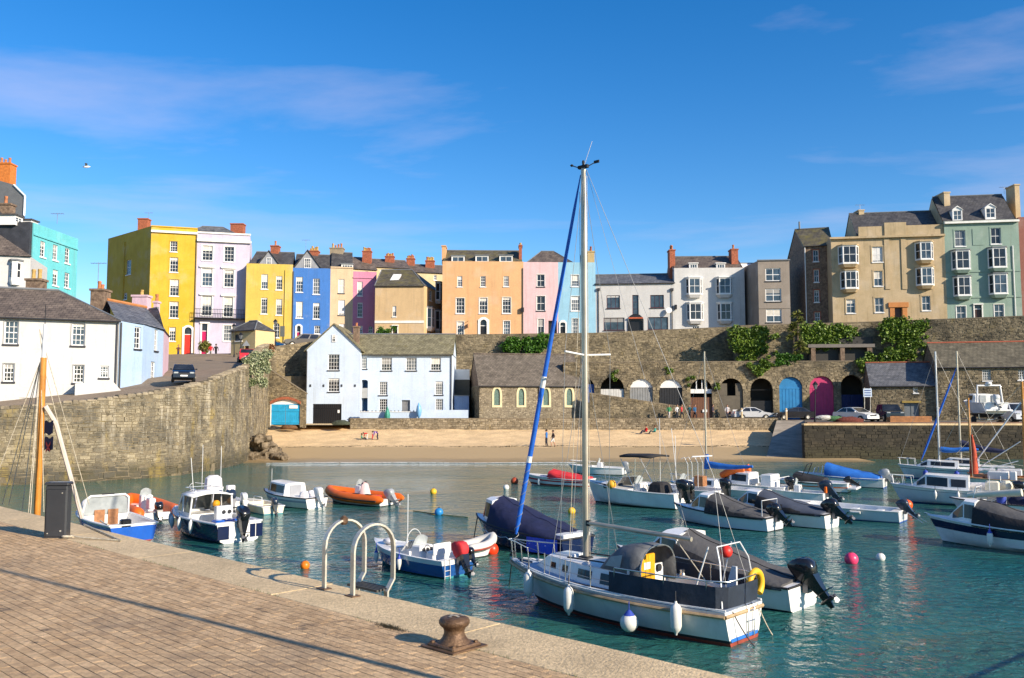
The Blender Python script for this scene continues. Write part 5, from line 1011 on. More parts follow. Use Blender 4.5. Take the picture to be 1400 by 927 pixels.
rf = MB(); zr = pz(185,412,66); a, b, c = [Vector((q[0], q[1], zt)) for q in (A1, B1, C1)]; a += Vector((-.1,-.2,0)); b += Vector((.1,-.2,0)); r0, r1 = P(146,410.5,67), P(200,421,71); rf.poly([a,b,r1,r0]); rf.poly([b,c+Vector((.2,-.1,0)),r1]); d_ = Vector((A1[0]-1,A1[1]+9.5,zt)); rf.poly([r0,r1,c,d_]); rf.poly([r0,d_,a]); rf.build('roof', slate_grey, h.root); rg = MB(); rg.tube([r0+Vector((0,0,.05)), r1+Vector((0,0,.05))], .13, 6); rg.build('ridge_tiles', M('orange_ridge', (.45,.18,.06)), h.root)
chim_px(h.root, 129, 147, 397, 67, stone_flat, 2, 4.5, 1.2, pot_m); aerial(h.root, P(134,385,67), 1.5)
D1 = XY(231.5,452,75)
h = House('pink_cottage', 'shell pink end cottage beyond the powder blue house', C1, D1, 6.8, pz(225,450,68.5), slp, 6, sideL=(C1[0]-3, C1[1]+5)); h.done(); h.roof(pz(212,425,73), slate_grey); chim_px(h.root, 184, 204, 405, 72, slp, 1, 4, .9, pot_y); chim_px(h.root, 212, 217, 413, 76, slp, 1, 3, .6)
# turquoise house, slate-hung gable, bow-window house, tall chimney house
A = (-41.4, 75); B = XY(107,325,82.4); zt = pz(40,305,75.2)
h = House('turquoise_house', 'turquoise house with two small dormers on the hill', A, B, 6, zt, tqs, 8); h.W([(268,585,303,690),(352,608,387,712),(433,630,466,732),(262,755,298,840),(352,775,388,880),(430,795,465,895)], zA, n=(2,4), blinds=(0,.4,0,.2,.3,0)); h.done(flat=True); band(h.F, h.root, 0, h.F.L, zt-1.1, zt-.95, .1, tqs); 
for r in ((150,415,243,468),(255,447,342,496)): dormer(h.root, h.F, zA((r[0]+42, r[1]+4, r[2], r[3])), 1.6, white_trim, slate_dark, n=(2,2), d0=-1.2)
aerial(h.root, P(78,306,80), 1.0)
slf = M('slate_hung_dark', (.04,.042,.05), rough=.6, fine=.25, var=.3); Fs = Face((-56, 74.6), (-41.5, 74.6)); sg = MB(); pts = [(0,6),(Fs.L,6),(Fs.L, pz(38,303,74.6)),(Fs.L-1.6, pz(28,304,74.6)),(Fs.L-3.2, pz(0,284,74.6)),(0, pz(-60,284,74.6))]; sg.loft([[Fs.p(u,0,z) for u, z in pts], [Fs.p(u,-5,z) for u, z in pts]]); o = thing('slate_hung_house', 'dark slate-hung gable end against the turquoise house', 'house', (-46, 75, 6)); sg.build('wall', slf, o); chim_px(o, -2, 18, 280, 75.5, stone_flat, 1, 2.5, .8)
o = thing('gabled_house', 'grey gabled house with a huge orange brick chimney', 'house', (-58, 92, 6)); Fs = Face((-75, 90), XY(33,300,90)); sg = MB(); pts = [(0,6),(Fs.L,6),(Fs.L,pz(33,268,90)),(Fs.L-1.1,pz(20,253,90)),(Fs.L-3,pz(-2,246,90)),(0,pz(-2,246,90))]; sg.loft([[Fs.p(u,0,z) for u, z in pts], [Fs.p(u-4.2,-6,z) for u, z in pts]]); sg.build('wall', M('slate_hung_grey', (.13,.135,.14), rough=.6, fine=.2), o)
wv = MB(); wv.tube([Fs.p(Fs.L-1.2,.05,pz(20,253,90)), Fs.p(Fs.L,.05,pz(33,268,90)), Fs.p(Fs.L,.05,pz(33,295,90))], .12, 5); wv.build('verge', white_trim, o); chim_px(o, -14, 18.5, 225, 91, M('orange_brick', (.55,.17,.03), var=.25, scale=5, fine=.2), 5, 3, 1.2)
A = XY(-60,350,69.5); B = XY(42,352,71); zt = pz(40,351,71)
h = House('bow_window_house', 'small white house with a bow window and brown roof behind the white row', A, B, 6, zt, wht, 6); h.done(); q = h.F.px(zA((62,720,148,842))); bay(h.F, h.root, *q, proj=.5, cant=.3, n=(3,3)); rf = MB(); l = P(-40,296,74); rr_ = P(2,321,72.5); a = Vector((A[0],A[1]-.2,zt)); b = Vector((B[0]+.2,B[1]-.2,zt)); rf.poly([a, b, P(0,321,73), P(-60,300,74.5)]); rf.poly([b, Vector((B[0]-2.6,B[1]+4,zt+.2)), P(0,321,73)]); rf.build('roof', slate_brown, h.root); cm = MB(); chim_px(h.root, 40, 60, 383, 63.5, stone_flat, 2, 3, .9, pot_y)
# ---- kiosk at the top of the street
A = XY(316,462,104); B = XY(349,462,102.2); zt = pz(330,451.5,103)
h = House('kiosk', 'small cream kiosk with pyramid slate roof beside the lamp posts', A, B, 9.8, zt, paint('kiosk_cream', (.72,.57,.30)), 3.2); q = (334,473,341,495); h.Dr((334,471,340,490), None, brn_d, z0=9.9); h.W([(321,457,331,466)], None, n=(2,1), fm=dark_trim); h.done(); h.roof(pz(334,439,104.5), slate_dark, hipL=1.4, hipR=1.4, over=.25); pp = MB(); q = h.F.px((332,465,343,473)); pp.poly([h.F.p(q[0],.1,q[2]), h.F.p(q[1],.1,q[2]), h.F.p((q[0]+q[1])/2,.1,q[3])]); pp.build('porch_gable', cornw, h.root)
# ================================================================ BOATS
gel = M('gelcoat_white', (.74, .735, .71), rough=.3, var=.08, scale=1.2, coat=.25, streak=.35, dirt=.12); gel_g = M('gelcoat_grey', (.60, .62, .64), rough=.25, var=.05, coat=.3); gel_c = M('gelcoat_cream', (.68, .62, .48), rough=.3, var=.08, streak=.2); deck_b = M('deck_bluegrey', (.36, .43, .52), rough=.6, var=.08)
navy = M('hull_navy', (.008, .014, .05), rough=.18, coat=.5); royal = M('hull_royal_blue', (.01, .09, .42), rough=.25, coat=.4); bluehull = M('hull_mid_blue', (.01, .07, .25), rough=.2, coat=.5)
antif = M('antifoul_red', (.25, .045, .025), rough=.8, var=.3); antib = M('antifoul_blue', (.02, .07, .28), rough=.7); antik = M('antifoul_dark', (.02, .022, .025), rough=.8); antit = M('antifoul_teal', (.03, .22, .26), rough=.7)
strk = M('rub_strake_wood', (.40, .28, .15), rough=.6, var=.25, scale=5); strk_k = M('rub_strake_black', (.02,.02,.022), rough=.6); strk_w = M('rub_strake_white', (.7,.7,.68), rough=.4); strk_g = M('rub_strake_grey', (.3,.31,.33), rough=.5)
cv_grey = M('canvas_grey', (.075, .073, .072), rough=.85, var=.15, scale=2, bump=.9, bscale=5); cv_dk = M('canvas_black', (.018, .017, .018), rough=.8, var=.2, bump=.9, bscale=5); cv_navy = M('canvas_navy', (.010, .014, .052), rough=.8, var=.25, scale=2, bump=1.0, bscale=4); cv_blue = M('canvas_blue', (.015, .13, .46), rough=.75, var=.15, bump=.3); cv_red = M('canvas_red', (.60, .03, .035), rough=.75, var=.15, bump=.3); cv_slate = M('canvas_slate_blue', (.05, .06, .085), rough=.8, var=.15); cv_white = M('canvas_white', (.68,.66,.65), rough=.8, var=.1, bump=.5, bscale=6)
ss = M('stainless_tube', (.62, .62, .60), rough=.25, metal=.9, var=.05); wtube = M('white_tube', (.75,.75,.73), rough=.35); alu = M('mast_aluminium', (.47, .42, .33), rough=.38, metal=.55, var=.12, streak=.2); wire = M('rigging_wire', (.30,.30,.29), rough=.5, metal=.4); rope_m = M('mooring_line', (.50,.44,.33), rough=.9, var=.3, scale=20); varn = M('varnished_spar', (.50,.20,.03), rough=.3, var=.2, scale=3, coat=.4); rope_d = M('dark_line', (.05,.05,.055), rough=.9)
tint = M('boat_window_tint', (.018,.020,.022), rough=.06, var=.3); tint_b = M('boat_window_bronze', (.13,.095,.05), rough=.08, var=.4, scale=3); perspex = M('perspex', (.35,.38,.38), rough=.06, var=.2)
ob_black = M('outboard_black', (.010,.010,.012), rough=.22, coat=.5); ob_grey = M('outboard_grey', (.30,.31,.32), rough=.3, coat=.3); ob_navy = M('outboard_navy', (.02,.03,.05), rough=.25, coat=.4); ob_white = M('outboard_white', (.6,.6,.58), rough=.3, coat=.3); prop_m = M('propeller_alloy', (.14,.14,.15), rough=.4, metal=.6)
orange_t = M('rib_tube_orange', (.72, .13, .01), rough=.5, var=.12); rubber = M('black_rubber', (.02,.02,.02), rough=.8); fen_w = M('fender_white', (.68,.67,.62), rough=.45, var=.12, dirt=.15); fen_b = M('fender_blue', (.03,.06,.34), rough=.5); yel_m = M('marine_yellow', (.72,.42,.02), rough=.5, var=.1); red_m = M('marine_red', (.65,.03,.02), rough=.45); teak = M('teak', (.30,.13,.05), rough=.6, var=.3, scale=6)
class Boat:
    def __init__(s, name, label, px, py, head, L, B, fb, fs, group=None, cat='boat', loc=None, sc=.72, at=None, **k):
        g = G(*at) if at else (loc if loc else G(px, py, 0)); s.root = thing(name, label, cat, (g.x, g.y, g.z), R(head), group, world=False); s.L, s.B, s.fb, s.fs = L, B, fb, fs; s.k = dict(wl=.05, tr=.84, full=2.3, rake=.55, draft=.3, round=False, sheerp=2.0); s.k.update(k)
        s.M = Matrix.Translation(g) @ Matrix.Rotation(R(head), 4, 'Z') @ Matrix.Scale(sc, 4); s.sc = sc; s.root.scale = (sc, sc, sc); s.head = R(head); s.label = label
    def b(s, t):
        k = s.k; tr = k['tr']
        if t < .42: return s.B/2*(tr + (1-tr)*math.sin(math.pi/2*t/.42))
        return s.B/2*max(0, 1 - ((t-.42)/.58)**k['full'])
    def x(s, t): return -s.L/2 + s.L*t
    def sz(s, t): return s.fs + (s.fb - s.fs)*t**s.k['sheerp']
    def w(s, v): return s.M @ Vector(v)
    def hull(s, bands, deck=gel, rail=strk_k, railr=.035, well=None, transom=None, N_=18, floor=.12, railz=0.0, welldeck=None):
        k = s.k; vs = [0, .12, .25, .36, .48, .6, .7, .8, .88, .95, 1.0]; zb = [b_[0] for b_ in bands]
        for z in zb[:-1]:
            if all(abs(z-v) > .025 for v in vs): vs.append(z)
        vs.sort(); mats = [b_[1] for b_ in bands]
        if transom: mats = mats + [transom]
        mb = MB(); ts = [i/N_ for i in range(N_)] + [.975, 1.0]; ts = sorted(set(ts))
        def pt(t, v, sg):
            zk = -k['draft']*(1 - t**5) - .02; S = s.sz(t); vw = (k['wl'] - zk)/(S - zk); v0 = zb[0]; v = v/v0*vw if v < v0 else vw + (v-v0)/(1-v0)*(1-vw); z = zk + (S - zk)*v
            if k['round']: f = v**lerp(.34, .95, t*t)
            else:
                f0 = (v/.36)*.84 if v < .36 else .84 + .16*((v-.36)/.64); f = lerp(f0, v**.85, t**3)
            return Vector((s.x(t) - k['rake']*(1-v)*t**4, sg*s.b(t)*f, z))
        n = len(vs)
        for sg in (1, -1):
            base = len(mb.v)
            for t in ts:
                for v in vs: mb.v.append(pt(t, v, sg))
            for i in range(len(ts)-1):
                for j in range(n-1):
                    vm = (vs[j]+vs[j+1])/2; mb.mi = next(i2 for i2, zz_ in enumerate(zb) if vm < zz_)
                    a = base+i*n+j; mb.face((a, a+n, a+n+1, a+1) if sg > 0 else (a, a+1, a+n+1, a+n))
        for j in range(n-1):
            mb.mi = len(mats)-1 if transom else next(i2 for i2, zz_ in enumerate(zb) if (vs[j]+vs[j+1])/2 < zz_)
            mb.poly([pt(0,vs[j],1), pt(0,vs[j],-1), pt(0,vs[j+1],-1), pt(0,vs[j+1],1)])
        o = mb.build('hull', mats, s.root, smooth=38)
        d = MB(); t0, t1 = well if well else (2, 3); W_ = .13
        tt = sorted(set(ts + ([t0, t1] if well else [])))
        def D(t, f, dz=-.015): return Vector((s.x(t), s.b(t)*f, s.sz(t) + dz + .04*(1-f*f)))
        for i in range(len(tt)-1):
            a, c = tt[i], tt[i+1]
            if well and t0 <= (a+c)/2 <= t1:
                for sg in (1, -1):
                    ia, ic = max(.02, s.b(a)-W_)*sg, max(.02, s.b(c)-W_)*sg
                    pa, pc = Vector((s.x(a), ia, s.sz(a))), Vector((s.x(c), ic, s.sz(c))); fa, fc = Vector((s.x(a), ia*.92, floor)), Vector((s.x(c), ic*.92, floor))
                    d.poly([D(a,sg), D(c,sg), pc, pa]); d.poly([pa, pc, fc, fa]); d.poly([fa, fc, Vector((s.x(c),0,floor)), Vector((s.x(a),0,floor))])
            else:
                for f0, f1 in ((-1,-.5),(-.5,0),(0,.5),(.5,1)): d.poly([D(a,f0), D(c,f0), D(c,f1), D(a,f1)])
        if well:
            for t in (t0, t1):
                ia = max(.02, s.b(t)-W_); d.poly([Vector((s.x(t),ia,s.sz(t))), Vector((s.x(t),-ia,s.sz(t))), Vector((s.x(t),-ia*.92,floor)), Vector((s.x(t),ia*.92,floor))])
        d.build('deck', deck, s.root, smooth=30, fix=False)
        if rail:
            r = MB()
            for sg in (1, -1): r.tube([Vector((s.x(t), sg*(s.b(t)+.01), s.sz(t)-.02+railz)) for t in ts], railr, 6)
            r.tube([Vector((s.x(0)-.01, y, s.fs-.02+railz)) for y in (-s.b(0), s.b(0))], railr, 6); r.build('rubbing_strake', rail, s.root, smooth=50)
        return o
    def cabin(s, ta, tw, tf, h, mat=gel, wi=.78, top=.70, roof=None, win=tint, wins=None, front=True, inset=.16, name='cabin', frac=1.0, hb=0.0):
        """ta aft end, tw top of windscreen, tf foot of windscreen (towards bow)"""
        def sec(t, hh, k):
            bb = max(.08, s.b(t) - inset); z = s.sz(t) - .02 + hb; return [Vector((s.x(t), bb, z)), Vector((s.x(t), bb*k, z+hh)), Vector((s.x(t), bb*k*.55, z+hh*1.05+.02)), Vector((s.x(t), -bb*k*.55, z+hh*1.05+.02)), Vector((s.x(t), -bb*k, z+hh)), Vector((s.x(t), -bb, z))]
        rings = [sec(ta, h*frac, top), sec((ta+tw)/2, h*lerp(frac,1,.6), top), sec(tw, h, top), sec(tf, .03, .72)]; mb = MB(); mb.loft(rings); o = mb.build(name, mat, s.root, smooth=25)
        def panel(q, a0, a1, b0, b1, off, nm, m):
            f = lambda a, b: lerp(q[0](a) if callable(q[0]) else lerp(q[0], q[1], a), q[3](a) if callable(q[3]) else lerp(q[3], q[2], a), b); pts = [f(a0,b0), f(lerp(a0,a1,.5),b0), f(a1,b0), f(a1,b1), f(lerp(a0,a1,.5),b1), f(a0,b1)]; nn = (pts[2]-pts[0]).cross(pts[5]-pts[0]).normalized(); c = sum(pts, Vector())/6
            if nn.dot(Vector((c.x - s.x((ta+tw)/2), c.y*3, c.z - s.sz(.5) - h*.3))) < 0: nn = -nn
            w_ = MB(); w_.loft([[p - nn*.005 for p in pts], [p + nn*off for p in pts]]); w_.build(nm, m, o)
        for i, sg in ((0, 0), (1, 4)):                              # side windows
            r0, r1, r2, r3 = rings
            lo, hi = (0, 1) if sg == 0 else (5, 4)
            for (u0, u1, v0, v1) in (wins or [(.12,.9,.28,.86)]):
                pw_ = lambda a, i: lerp(r0[i], r1[i], a*2) if a < .5 else lerp(r1[i], r2[i], a*2-1); q = [lambda a, i=lo: pw_(a, i), None, None, lambda a, i=hi: pw_(a, i)]; panel(q, u0, u1, v0, v1, .014, 'side_window', win)
            if front: panel([r2[lo], r3[lo], r3[hi], r2[hi]], .04, .62, .25, .86, .014, 'quarter_window', win)
        if front: q = [rings[3][1], rings[3][4], rings[2][4], rings[2][1]]; panel(q, .08, .48, .25, .9, .014, 'windscreen', win); panel(q, .52, .92, .25, .9, .014, 'windscreen', win)
        return o
    def cover(s, tf, ta, hf, ha, top, side=None, wf=1.0, sag=.06, seed=1, hood=None, over=.03, name='canvas_cover', pw=1.6, mid=None):
        side = side or top; rings = []; NS = 14; prof = [(1.0,-.10),(1.0,.06),(.95,.40),(.84,.70),(.58,.90),(.28,1.0),(0,1.03)]
        for i in range(NS+1):
            f = i/NS; t = lerp(tf, ta, f); e = f**pw if mid is None else interp([0, mid[0], 1], [0, mid[1], 1], f); hh = lerp(hf, ha, e) - sag*math.sin(math.pi*f)*.5; bb = (s.b(max(0,t)) + over); z = s.sz(max(0,t)); row = []
            for sg in (1, -1):
                pr = prof if sg > 0 else prof[-2::-1]
                for y, v in pr:
                    nn = .075*noise.noise(Vector((t*9, y*2.2*sg, seed))) + .035*noise.noise(Vector((t*24, y*5*sg, seed+7)))
                    kk = lerp(wf, 1, min(1, f*2)) if v > .3 else 1; row.append(Vector((s.x(t), sg*y*bb*kk + nn*.3, z + (v*hh if v > 0 else v) + nn*max(0, min(1, v*3)))))
            rings.append(row)
        mb = MB(); n = len(rings[0])
        for r in rings: mb.v += r
        for i in range(NS):
            for j in range(n-1): jj = min(j, n-2-j); mb.mi = 1 if jj < 3 and i < NS*(.86,.66,.40)[jj] else 0; mb.face((i*n+j, i*n+j+1, (i+1)*n+j+1, (i+1)*n+j))
        mb.mi = 1; mb.face(range(n)); mb.mi = 0; mb.face([NS*n+j for j in reversed(range(n))])
        o = mb.build(name, [top, side], s.root, smooth=60)
        pp = MB(); pp.tube([r[n//2] + Vector((0,0,.006)) for r in rings], .018, 5); pp.build('cover_seam', side, o); return o
    def motor(s, size=1.0, col=None, tilt=0, y=0.0, z=None, cov=None, name='outboard_motor'):
        col = col or ob_black; z = s.fs if z is None else z; pv = Vector((s.x(0) - .1*size, y, z)); rot = Matrix.Rotation(R(tilt), 4, 'Y')
        def T(v): return pv + rot @ (Vector(v)*size)
        rings = []
        for zz_, lx, ly, cx in ((.04,.15,.12,-.10),(.08,.22,.16,-.12),(.20,.27,.19,-.14),(.40,.29,.195,-.15),(.52,.27,.18,-.13),(.58,.22,.15,-.10),(.60,.12,.09,-.08)):
            rings.append([T((cx + lx*math.copysign(abs(math.cos(a))**.5, math.cos(a)), ly*math.copysign(abs(math.sin(a))**.5, math.sin(a)), zz_ - .10*max(0, -math.cos(a))*(zz_ > .3))) for a in [2*math.pi*i/16 for i in range(16)]])
        mb = MB(); mb.loft(rings); o = mb.build(name, cov or col, s.root, smooth=45)
        lg = MB(); lg.loft([[T((cx+dx, dy, zz_)) for dx, dy in ((-lx,-ly),(lx*.6,-ly),(lx,0),(lx*.6,ly),(-lx,ly))] for zz_, lx, ly, cx in ((.08,.20,.15,-.12),(-.05,.17,.13,-.13),(-.22,.14,.10,-.14),(-.38,.12,.06,-.15),(-.54,.10,.04,-.16),(-.72,.05,.014,-.17))]); lg.hexa([T(q) for q in ((-.44,-.12,-.36),(.0,-.07,-.36),(.0,.07,-.36),(-.44,.12,-.36),(-.44,-.12,-.34),(.0,-.07,-.34),(.0,.07,-.34),(-.44,.12,-.34))])
        ax = rot @ Vector((-1,0,0)); lg.lathe([(.01,-.22*size),(.05*size,-.14*size),(.06*size,0),(.055*size,.12*size),(.04*size,.16*size)], 10, T((-.18,0,-.53)), ax); lg.build('leg', col if not cov else ob_black, o, smooth=40)
        br = MB(); br.box(T((.02,0,-.02)), (.12*size,.24*size,.34*size)); br.build('transom_bracket', prop_m, o)
        pr = MB(); hub = T((-.36,0,-.53)); pr.lathe([(.04*size,-.05),(.04*size,.05),(.015*size,.09)], 8, hub, ax)
        for k in range(3):
            a = 2*math.pi*k/3 + .4; rd = rot @ Vector((0, math.cos(a), math.sin(a))); tg = ax.cross(rd); pr.poly([hub + rd*.03*size - tg*.03*size, hub + rd*.03*size + tg*.03*size + ax*.03*size, hub + rd*.13*size + tg*.07*size + ax*.04*size, hub + rd*.16*size, hub + rd*.12*size - tg*.06*size - ax*.03*size])
        pr.build('propeller', prop_m, o, fix=False)
        st = MB(); st.hexa([T(q) for q in ((-.42,-.198,.40),(.14,-.198,.46),(.14,.198,.46),(-.42,.198,.40),(-.42,-.198,.45),(.14,-.198,.51),(.14,.198,.51),(-.42,.198,.45))]) if False else None
        return o
    def tubes(s, name, paths, r=.014, mat=None, n=6): mb = MB(); [mb.tube(p, r, n) for p in paths]; return mb.build(name, mat or ss, s.root, smooth=60)
    def mesh(s, name, mat, fn, smooth=None, parent=None): mb = MB(); fn(mb); return mb.build(name, mat, parent or s.root, smooth=smooth)
    def pulpit(s, t0=.78, h=.42, mat=None):
        pa = []; top = [Vector((s.x(t), sg*max(.06, s.b(t)-.05), s.sz(t)+h)) for sg, ts_ in ((1,(t0, .86, .94, 1.0)),(-1,(1.0,.94,.86,t0))) for t in ts_]
        pa.append(top)
        for t in (t0, .9, .985):
            for sg in (1,-1): y = sg*max(.06, s.b(t)-.05); pa.append([Vector((s.x(t)-.06, y, s.sz(t)-.02)), Vector((s.x(t), y, s.sz(t)+h))])
        return s.tubes('pulpit', pa, .016, mat)
    def screen(s, tt, h, mat=None, w=.75, rakes=.25, frame=None):
        pts = []
        for i in range(7): a = lerp(-1, 1, i/6); pts.append((s.x(tt) + .22*(1-a*a), a*s.b(tt)*w))
        rings = [[Vector((x, y, s.sz(tt)-.01)) for x, y in pts], [Vector((x-rakes, y*.9, s.sz(tt)+h)) for x, y in pts]]; mb = MB(); mb.loft(rings, closed=False, cap0=False, cap1=False); o = mb.build('windscreen', mat or tint, s.root, smooth=60, fix=False); f = MB(); f.tube(rings[1], .018, 5); f.tube([rings[0][0], rings[1][0]], .018, 5); f.tube([rings[0][-1], rings[1][-1]], .018, 5); f.tube([rings[0][3], rings[1][3]], .014, 5); f.build('screen_frame', frame or wtube, o); return o
    def console(s, t, w=.6, h=.75, d=.5, mat=None, z=.12, scr=True, wheel=True):
        m = MB(); m.bevbox((s.x(t), 0, z+h/2), (d, w, h), .05, 0, .9); o = m.build('console', mat or gel, s.root, smooth=30)
        if scr: q = MB(); q.loft([[Vector((s.x(t)+d*.3+.06*(1-a*a), a*w*.45, z+h-.02)) for a in (-1,-.5,0,.5,1)], [Vector((s.x(t)+d*.1+.06*(1-a*a), a*w*.40, z+h+.38*(1-.35*a*a))) for a in (-1,-.5,0,.5,1)]], closed=False, cap0=False, cap1=False); q.build('screen', perspex, o, fix=False)
        if wheel: wv_ = MB(); c = Vector((s.x(t)-d*.55, 0, z+h*.8)); wv_.tube([c + Vector((.08*math.sin(a), .17*math.cos(a), .17*math.sin(a))) for a in [2*math.pi*i/14 for i in range(15)]], .014, 5); wv_.build('steering_wheel', ob_black, o)
        return o
    def pole(s, x, y, z0, h, r=.012, mat=None, lean=(0,0), name='whip_aerial'): return s.tubes(name, [[(x, y, z0), (x+lean[0], y+lean[1], z0+h)]], r, mat or wtube, 5)
FEN = {}
def fender(bt, t, side, ztop, ln=.42, r=.085, mat=None, cap=None, ball=False, label=None, group=None):
    ln *= bt.sc; r *= bt.sc**.5; ztop *= bt.sc; y = side*(bt.b(t) + (r*.9/bt.sc)); c = bt.w((bt.x(t), y, 0)); mb = MB()
    if ball: mb.sphere((0,0,-r), r, 14, 10)
    else: mb.lathe([(.02,-ln-.04),(.03,-ln),(r*.75,-ln+.05),(r,-ln+.12),(r,-.10),(r*.75,-.04),(.03,0),(.02,.04)], 12)
    e = thing('fender', label, 'fender', (c.x, c.y, ztop), 0, group, world=False); o = mb.build('fender_body', mat or fen_w, e, smooth=50)
    rp = MB(); rp.tube([(0,0,0), (0,0,.12), tuple(Vector((-math.sin(bt.head)*-side*r*.9*-1, 0, 0))*0 + Vector((0,0,.22)))], .010, 5); rp.build('lanyard', cap or rope_d, e)
    if cap: cm = MB(); cm.lathe([(r*.62,-r*.2) if ball else (r*.9,-.05),(r*.4,.012),(.03,.06)], 12); cm.build('fender_cap', cap, e, smooth=40)
    return e
def line3(p, q, sag=.0, n=8): p, q = Vector(p), Vector(q); return [lerp(p, q, i/n) - Vector((0,0,sag*4*(i/n)*(1-i/n))) for i in range(n+1)]

# ---------------------------------------------------------------- main yacht
gp, gs_ = G(716,806), G(1010,872)
yc = Vector((2.16, 18.92, 0)); Y = Boat('sailing_yacht', 'white sailing yacht with blue furled jib, grey sprayhood and navy dodgers by the quay', 0, 0, 137, 6.9, 2.35, .98, .74, cat='yacht', loc=yc, tr=.70, full=2.05, rake=1.05, draft=.42, round=True, sheerp=1.7, wl=.07, sc=.875)
Y.hull([(.30, antif), (.335, antik), (.80, gel), (.825, navy), (1.01, gel)], deck=deck_b, rail=strk, railr=.042, well=(.03, .36), floor=.28, railz=-.08)
toe = MB(); [toe.tube([Vector((Y.x(t), sg*(Y.b(t)-.04), Y.sz(t)+.03)) for t in [i/20 for i in range(20)]], .025, 5) for sg in (1,-1)]; toe.build('toe_rail', gel, Y.root, smooth=60)
bs = MB(); bs.poly([(Y.x(0)-.008, y, z) for y, z in ((-.56,.085),(.56,.085),(.60,.16),(-.60,.16))]); bs.build('boot_stripe', M('stripe_blue', (.03,.16,.55), rough=.3), Y.root, fix=False)
cab = Y.cabin(.36, .76, .845, .40, gel, top=.86, win=tint, wins=[(.06,.30,.22,.78),(.40,.56,.30,.78),(.70,.775,.34,.74),(.87,.945,.36,.72)], front=False, inset=.36, frac=1.1)
zt_ = Y.sz(.5) + .42
Y.mesh('hatch', gel_g, lambda m: (m.bevbox((Y.x(.70), 0, zt_+.08), (.55,.52,.07), .02), m.bevbox((Y.x(.43), 0, zt_+.09), (.75,.62,.08), .02)))
Y.tubes('grab_rail', [[Vector((Y.x(t), sg*.42, zt_+.085)) for t in (.42,.47,.52,.57,.62,.66)] for sg in (1,-1)], .02, strk_k)
for sg in (1,-1): Y.tubes('jib_track', [[(Y.x(.42), sg*.95, Y.sz(.42)+.03), (Y.x(.6), sg*.98, Y.sz(.6)+.03)]], .016, strk_k)
mx_ = Y.x(.625); mtop = 11.15; mbase = zt_ + .02
def mastfn(m):
    m.loft([[Vector((mx_ + rx*math.cos(a), ry*math.sin(a), z)) for a in [2*math.pi*i/12 for i in range(12)]] for z, rx, ry in ((mbase,.085,.062),(mtop*.8,.085,.062),(mtop,.07,.05))])
Y.mesh('mast', alu, mastfn, smooth=40); Y.mesh('mast_step', antik, lambda m: m.bevbox((mx_,0,mbase+.03), (.32,.24,.08), .02))
Y.tubes('spreaders', [[(mx_, 0, 6.33), (mx_-.12, sg*.92, 6.38)] for sg in (1,-1)], .026, gel)
mh = Y.mesh('masthead_fitting', antik, lambda m: (m.box((mx_,0,mtop+.04), (.3,.09,.08)), m.tube([(mx_+.05,0,mtop),(mx_+.28,.1,mtop+.10)], .014, 5), m.lathe([(.02,-.03),(.05,0),(.02,.03)], 8, (mx_+.3,.1,mtop+.11)), m.tube([(mx_-.05,0,mtop),(mx_-.3,-.12,mtop+.13)], .014, 5), m.box((mx_-.33,-.13,mtop+.14), (.16,.03,.07)), m.lathe([(.03,0),(.035,.1),(.02,.13)], 8, (mx_,0,mtop+.08))))
Y.tubes('masthead_aerial', [[(mx_-.05,.02,mtop+.08),(mx_-.10,-.25,mtop+.75)]], .006, wire)
bowp = Vector((Y.x(.985), 0, Y.sz(1)+.16)); mtp = Vector((mx_+.09, 0, mtop-.15))
def furl(m):
    pts = [lerp(bowp, mtp, f) for f in [i/40 for i in range(2, 41)]]; rs = [interp([0,.03,.3,.55,.9,.97,1], [.030,.062,.068,.058,.040,.02,.012], i/38) for i in range(39)]
    m.tube(pts, rs, 10)
cvf = M('uv_strip_blue', (.012,.11,.50), rough=.55, var=.2, scale=3, bump=.3, bscale=10); fj = Y.mesh('furled_jib', cvf, furl, smooth=70)
for f0, f1 in ((.245,.262),(.445,.475)): a, b_ = lerp(bowp, mtp, f0), lerp(bowp, mtp, f1); tp = MB(); tp.tube([a, b_], [.071, .068], 10); tp.build('sail_band', gel, fj)
sp_ = MB(); sp_.tube([lerp(bowp, mtp, f) + Vector((.069*math.cos(f*210), .069*math.sin(f*210), 0)) for f in [.03 + .2*i/80 for i in range(81)]], .008, 4); sp_.build('furling_line', wire, fj)
Y.mesh('furling_drum', antik, lambda m: m.lathe([(.03,-.1),(.09,-.09),(.05,-.03),(.09,.02),(.03,.04)], 10, bowp, mtp-bowp))
bz_ = 2.14; Y.tubes('boom', [[(mx_-.08,0,bz_),(mx_-3.05,.02,bz_-.10)]], .055, alu, 10); Y.mesh('gooseneck', antik, lambda m: m.box((mx_-.09,0,bz_), (.1,.1,.14)))
ch_ = [(Y.x(.63), sg*(Y.b(.63)-.05), Y.sz(.63)) for sg in (1,-1)]; ch2 = [(Y.x(.58), sg*(Y.b(.58)-.05), Y.sz(.58)) for sg in (1,-1)]
Y.tubes('shrouds', [[c, (mx_-.12, sg*.92, 6.38), (mx_, sg*.04, mtop-.3)] for c, sg in zip(ch_, (1,-1))] + [[c, (mx_, sg*.05, 6.30)] for c, sg in zip(ch2, (1,-1))] + [[(Y.x(.70), sg*(Y.b(.70)-.1), Y.sz(.7)), (mx_, sg*.05, 6.30)] for sg in (1,-1)], .0065, wire, 5)
Y.tubes('backstay', [[(mx_-.1,0,mtop-.05),(Y.x(.10),0,3.5)], [(Y.x(.10),0,3.5),(Y.x(.01),.55,.8)], [(Y.x(.10),0,3.5),(Y.x(.01),-.55,.8)]], .0065, wire, 5)
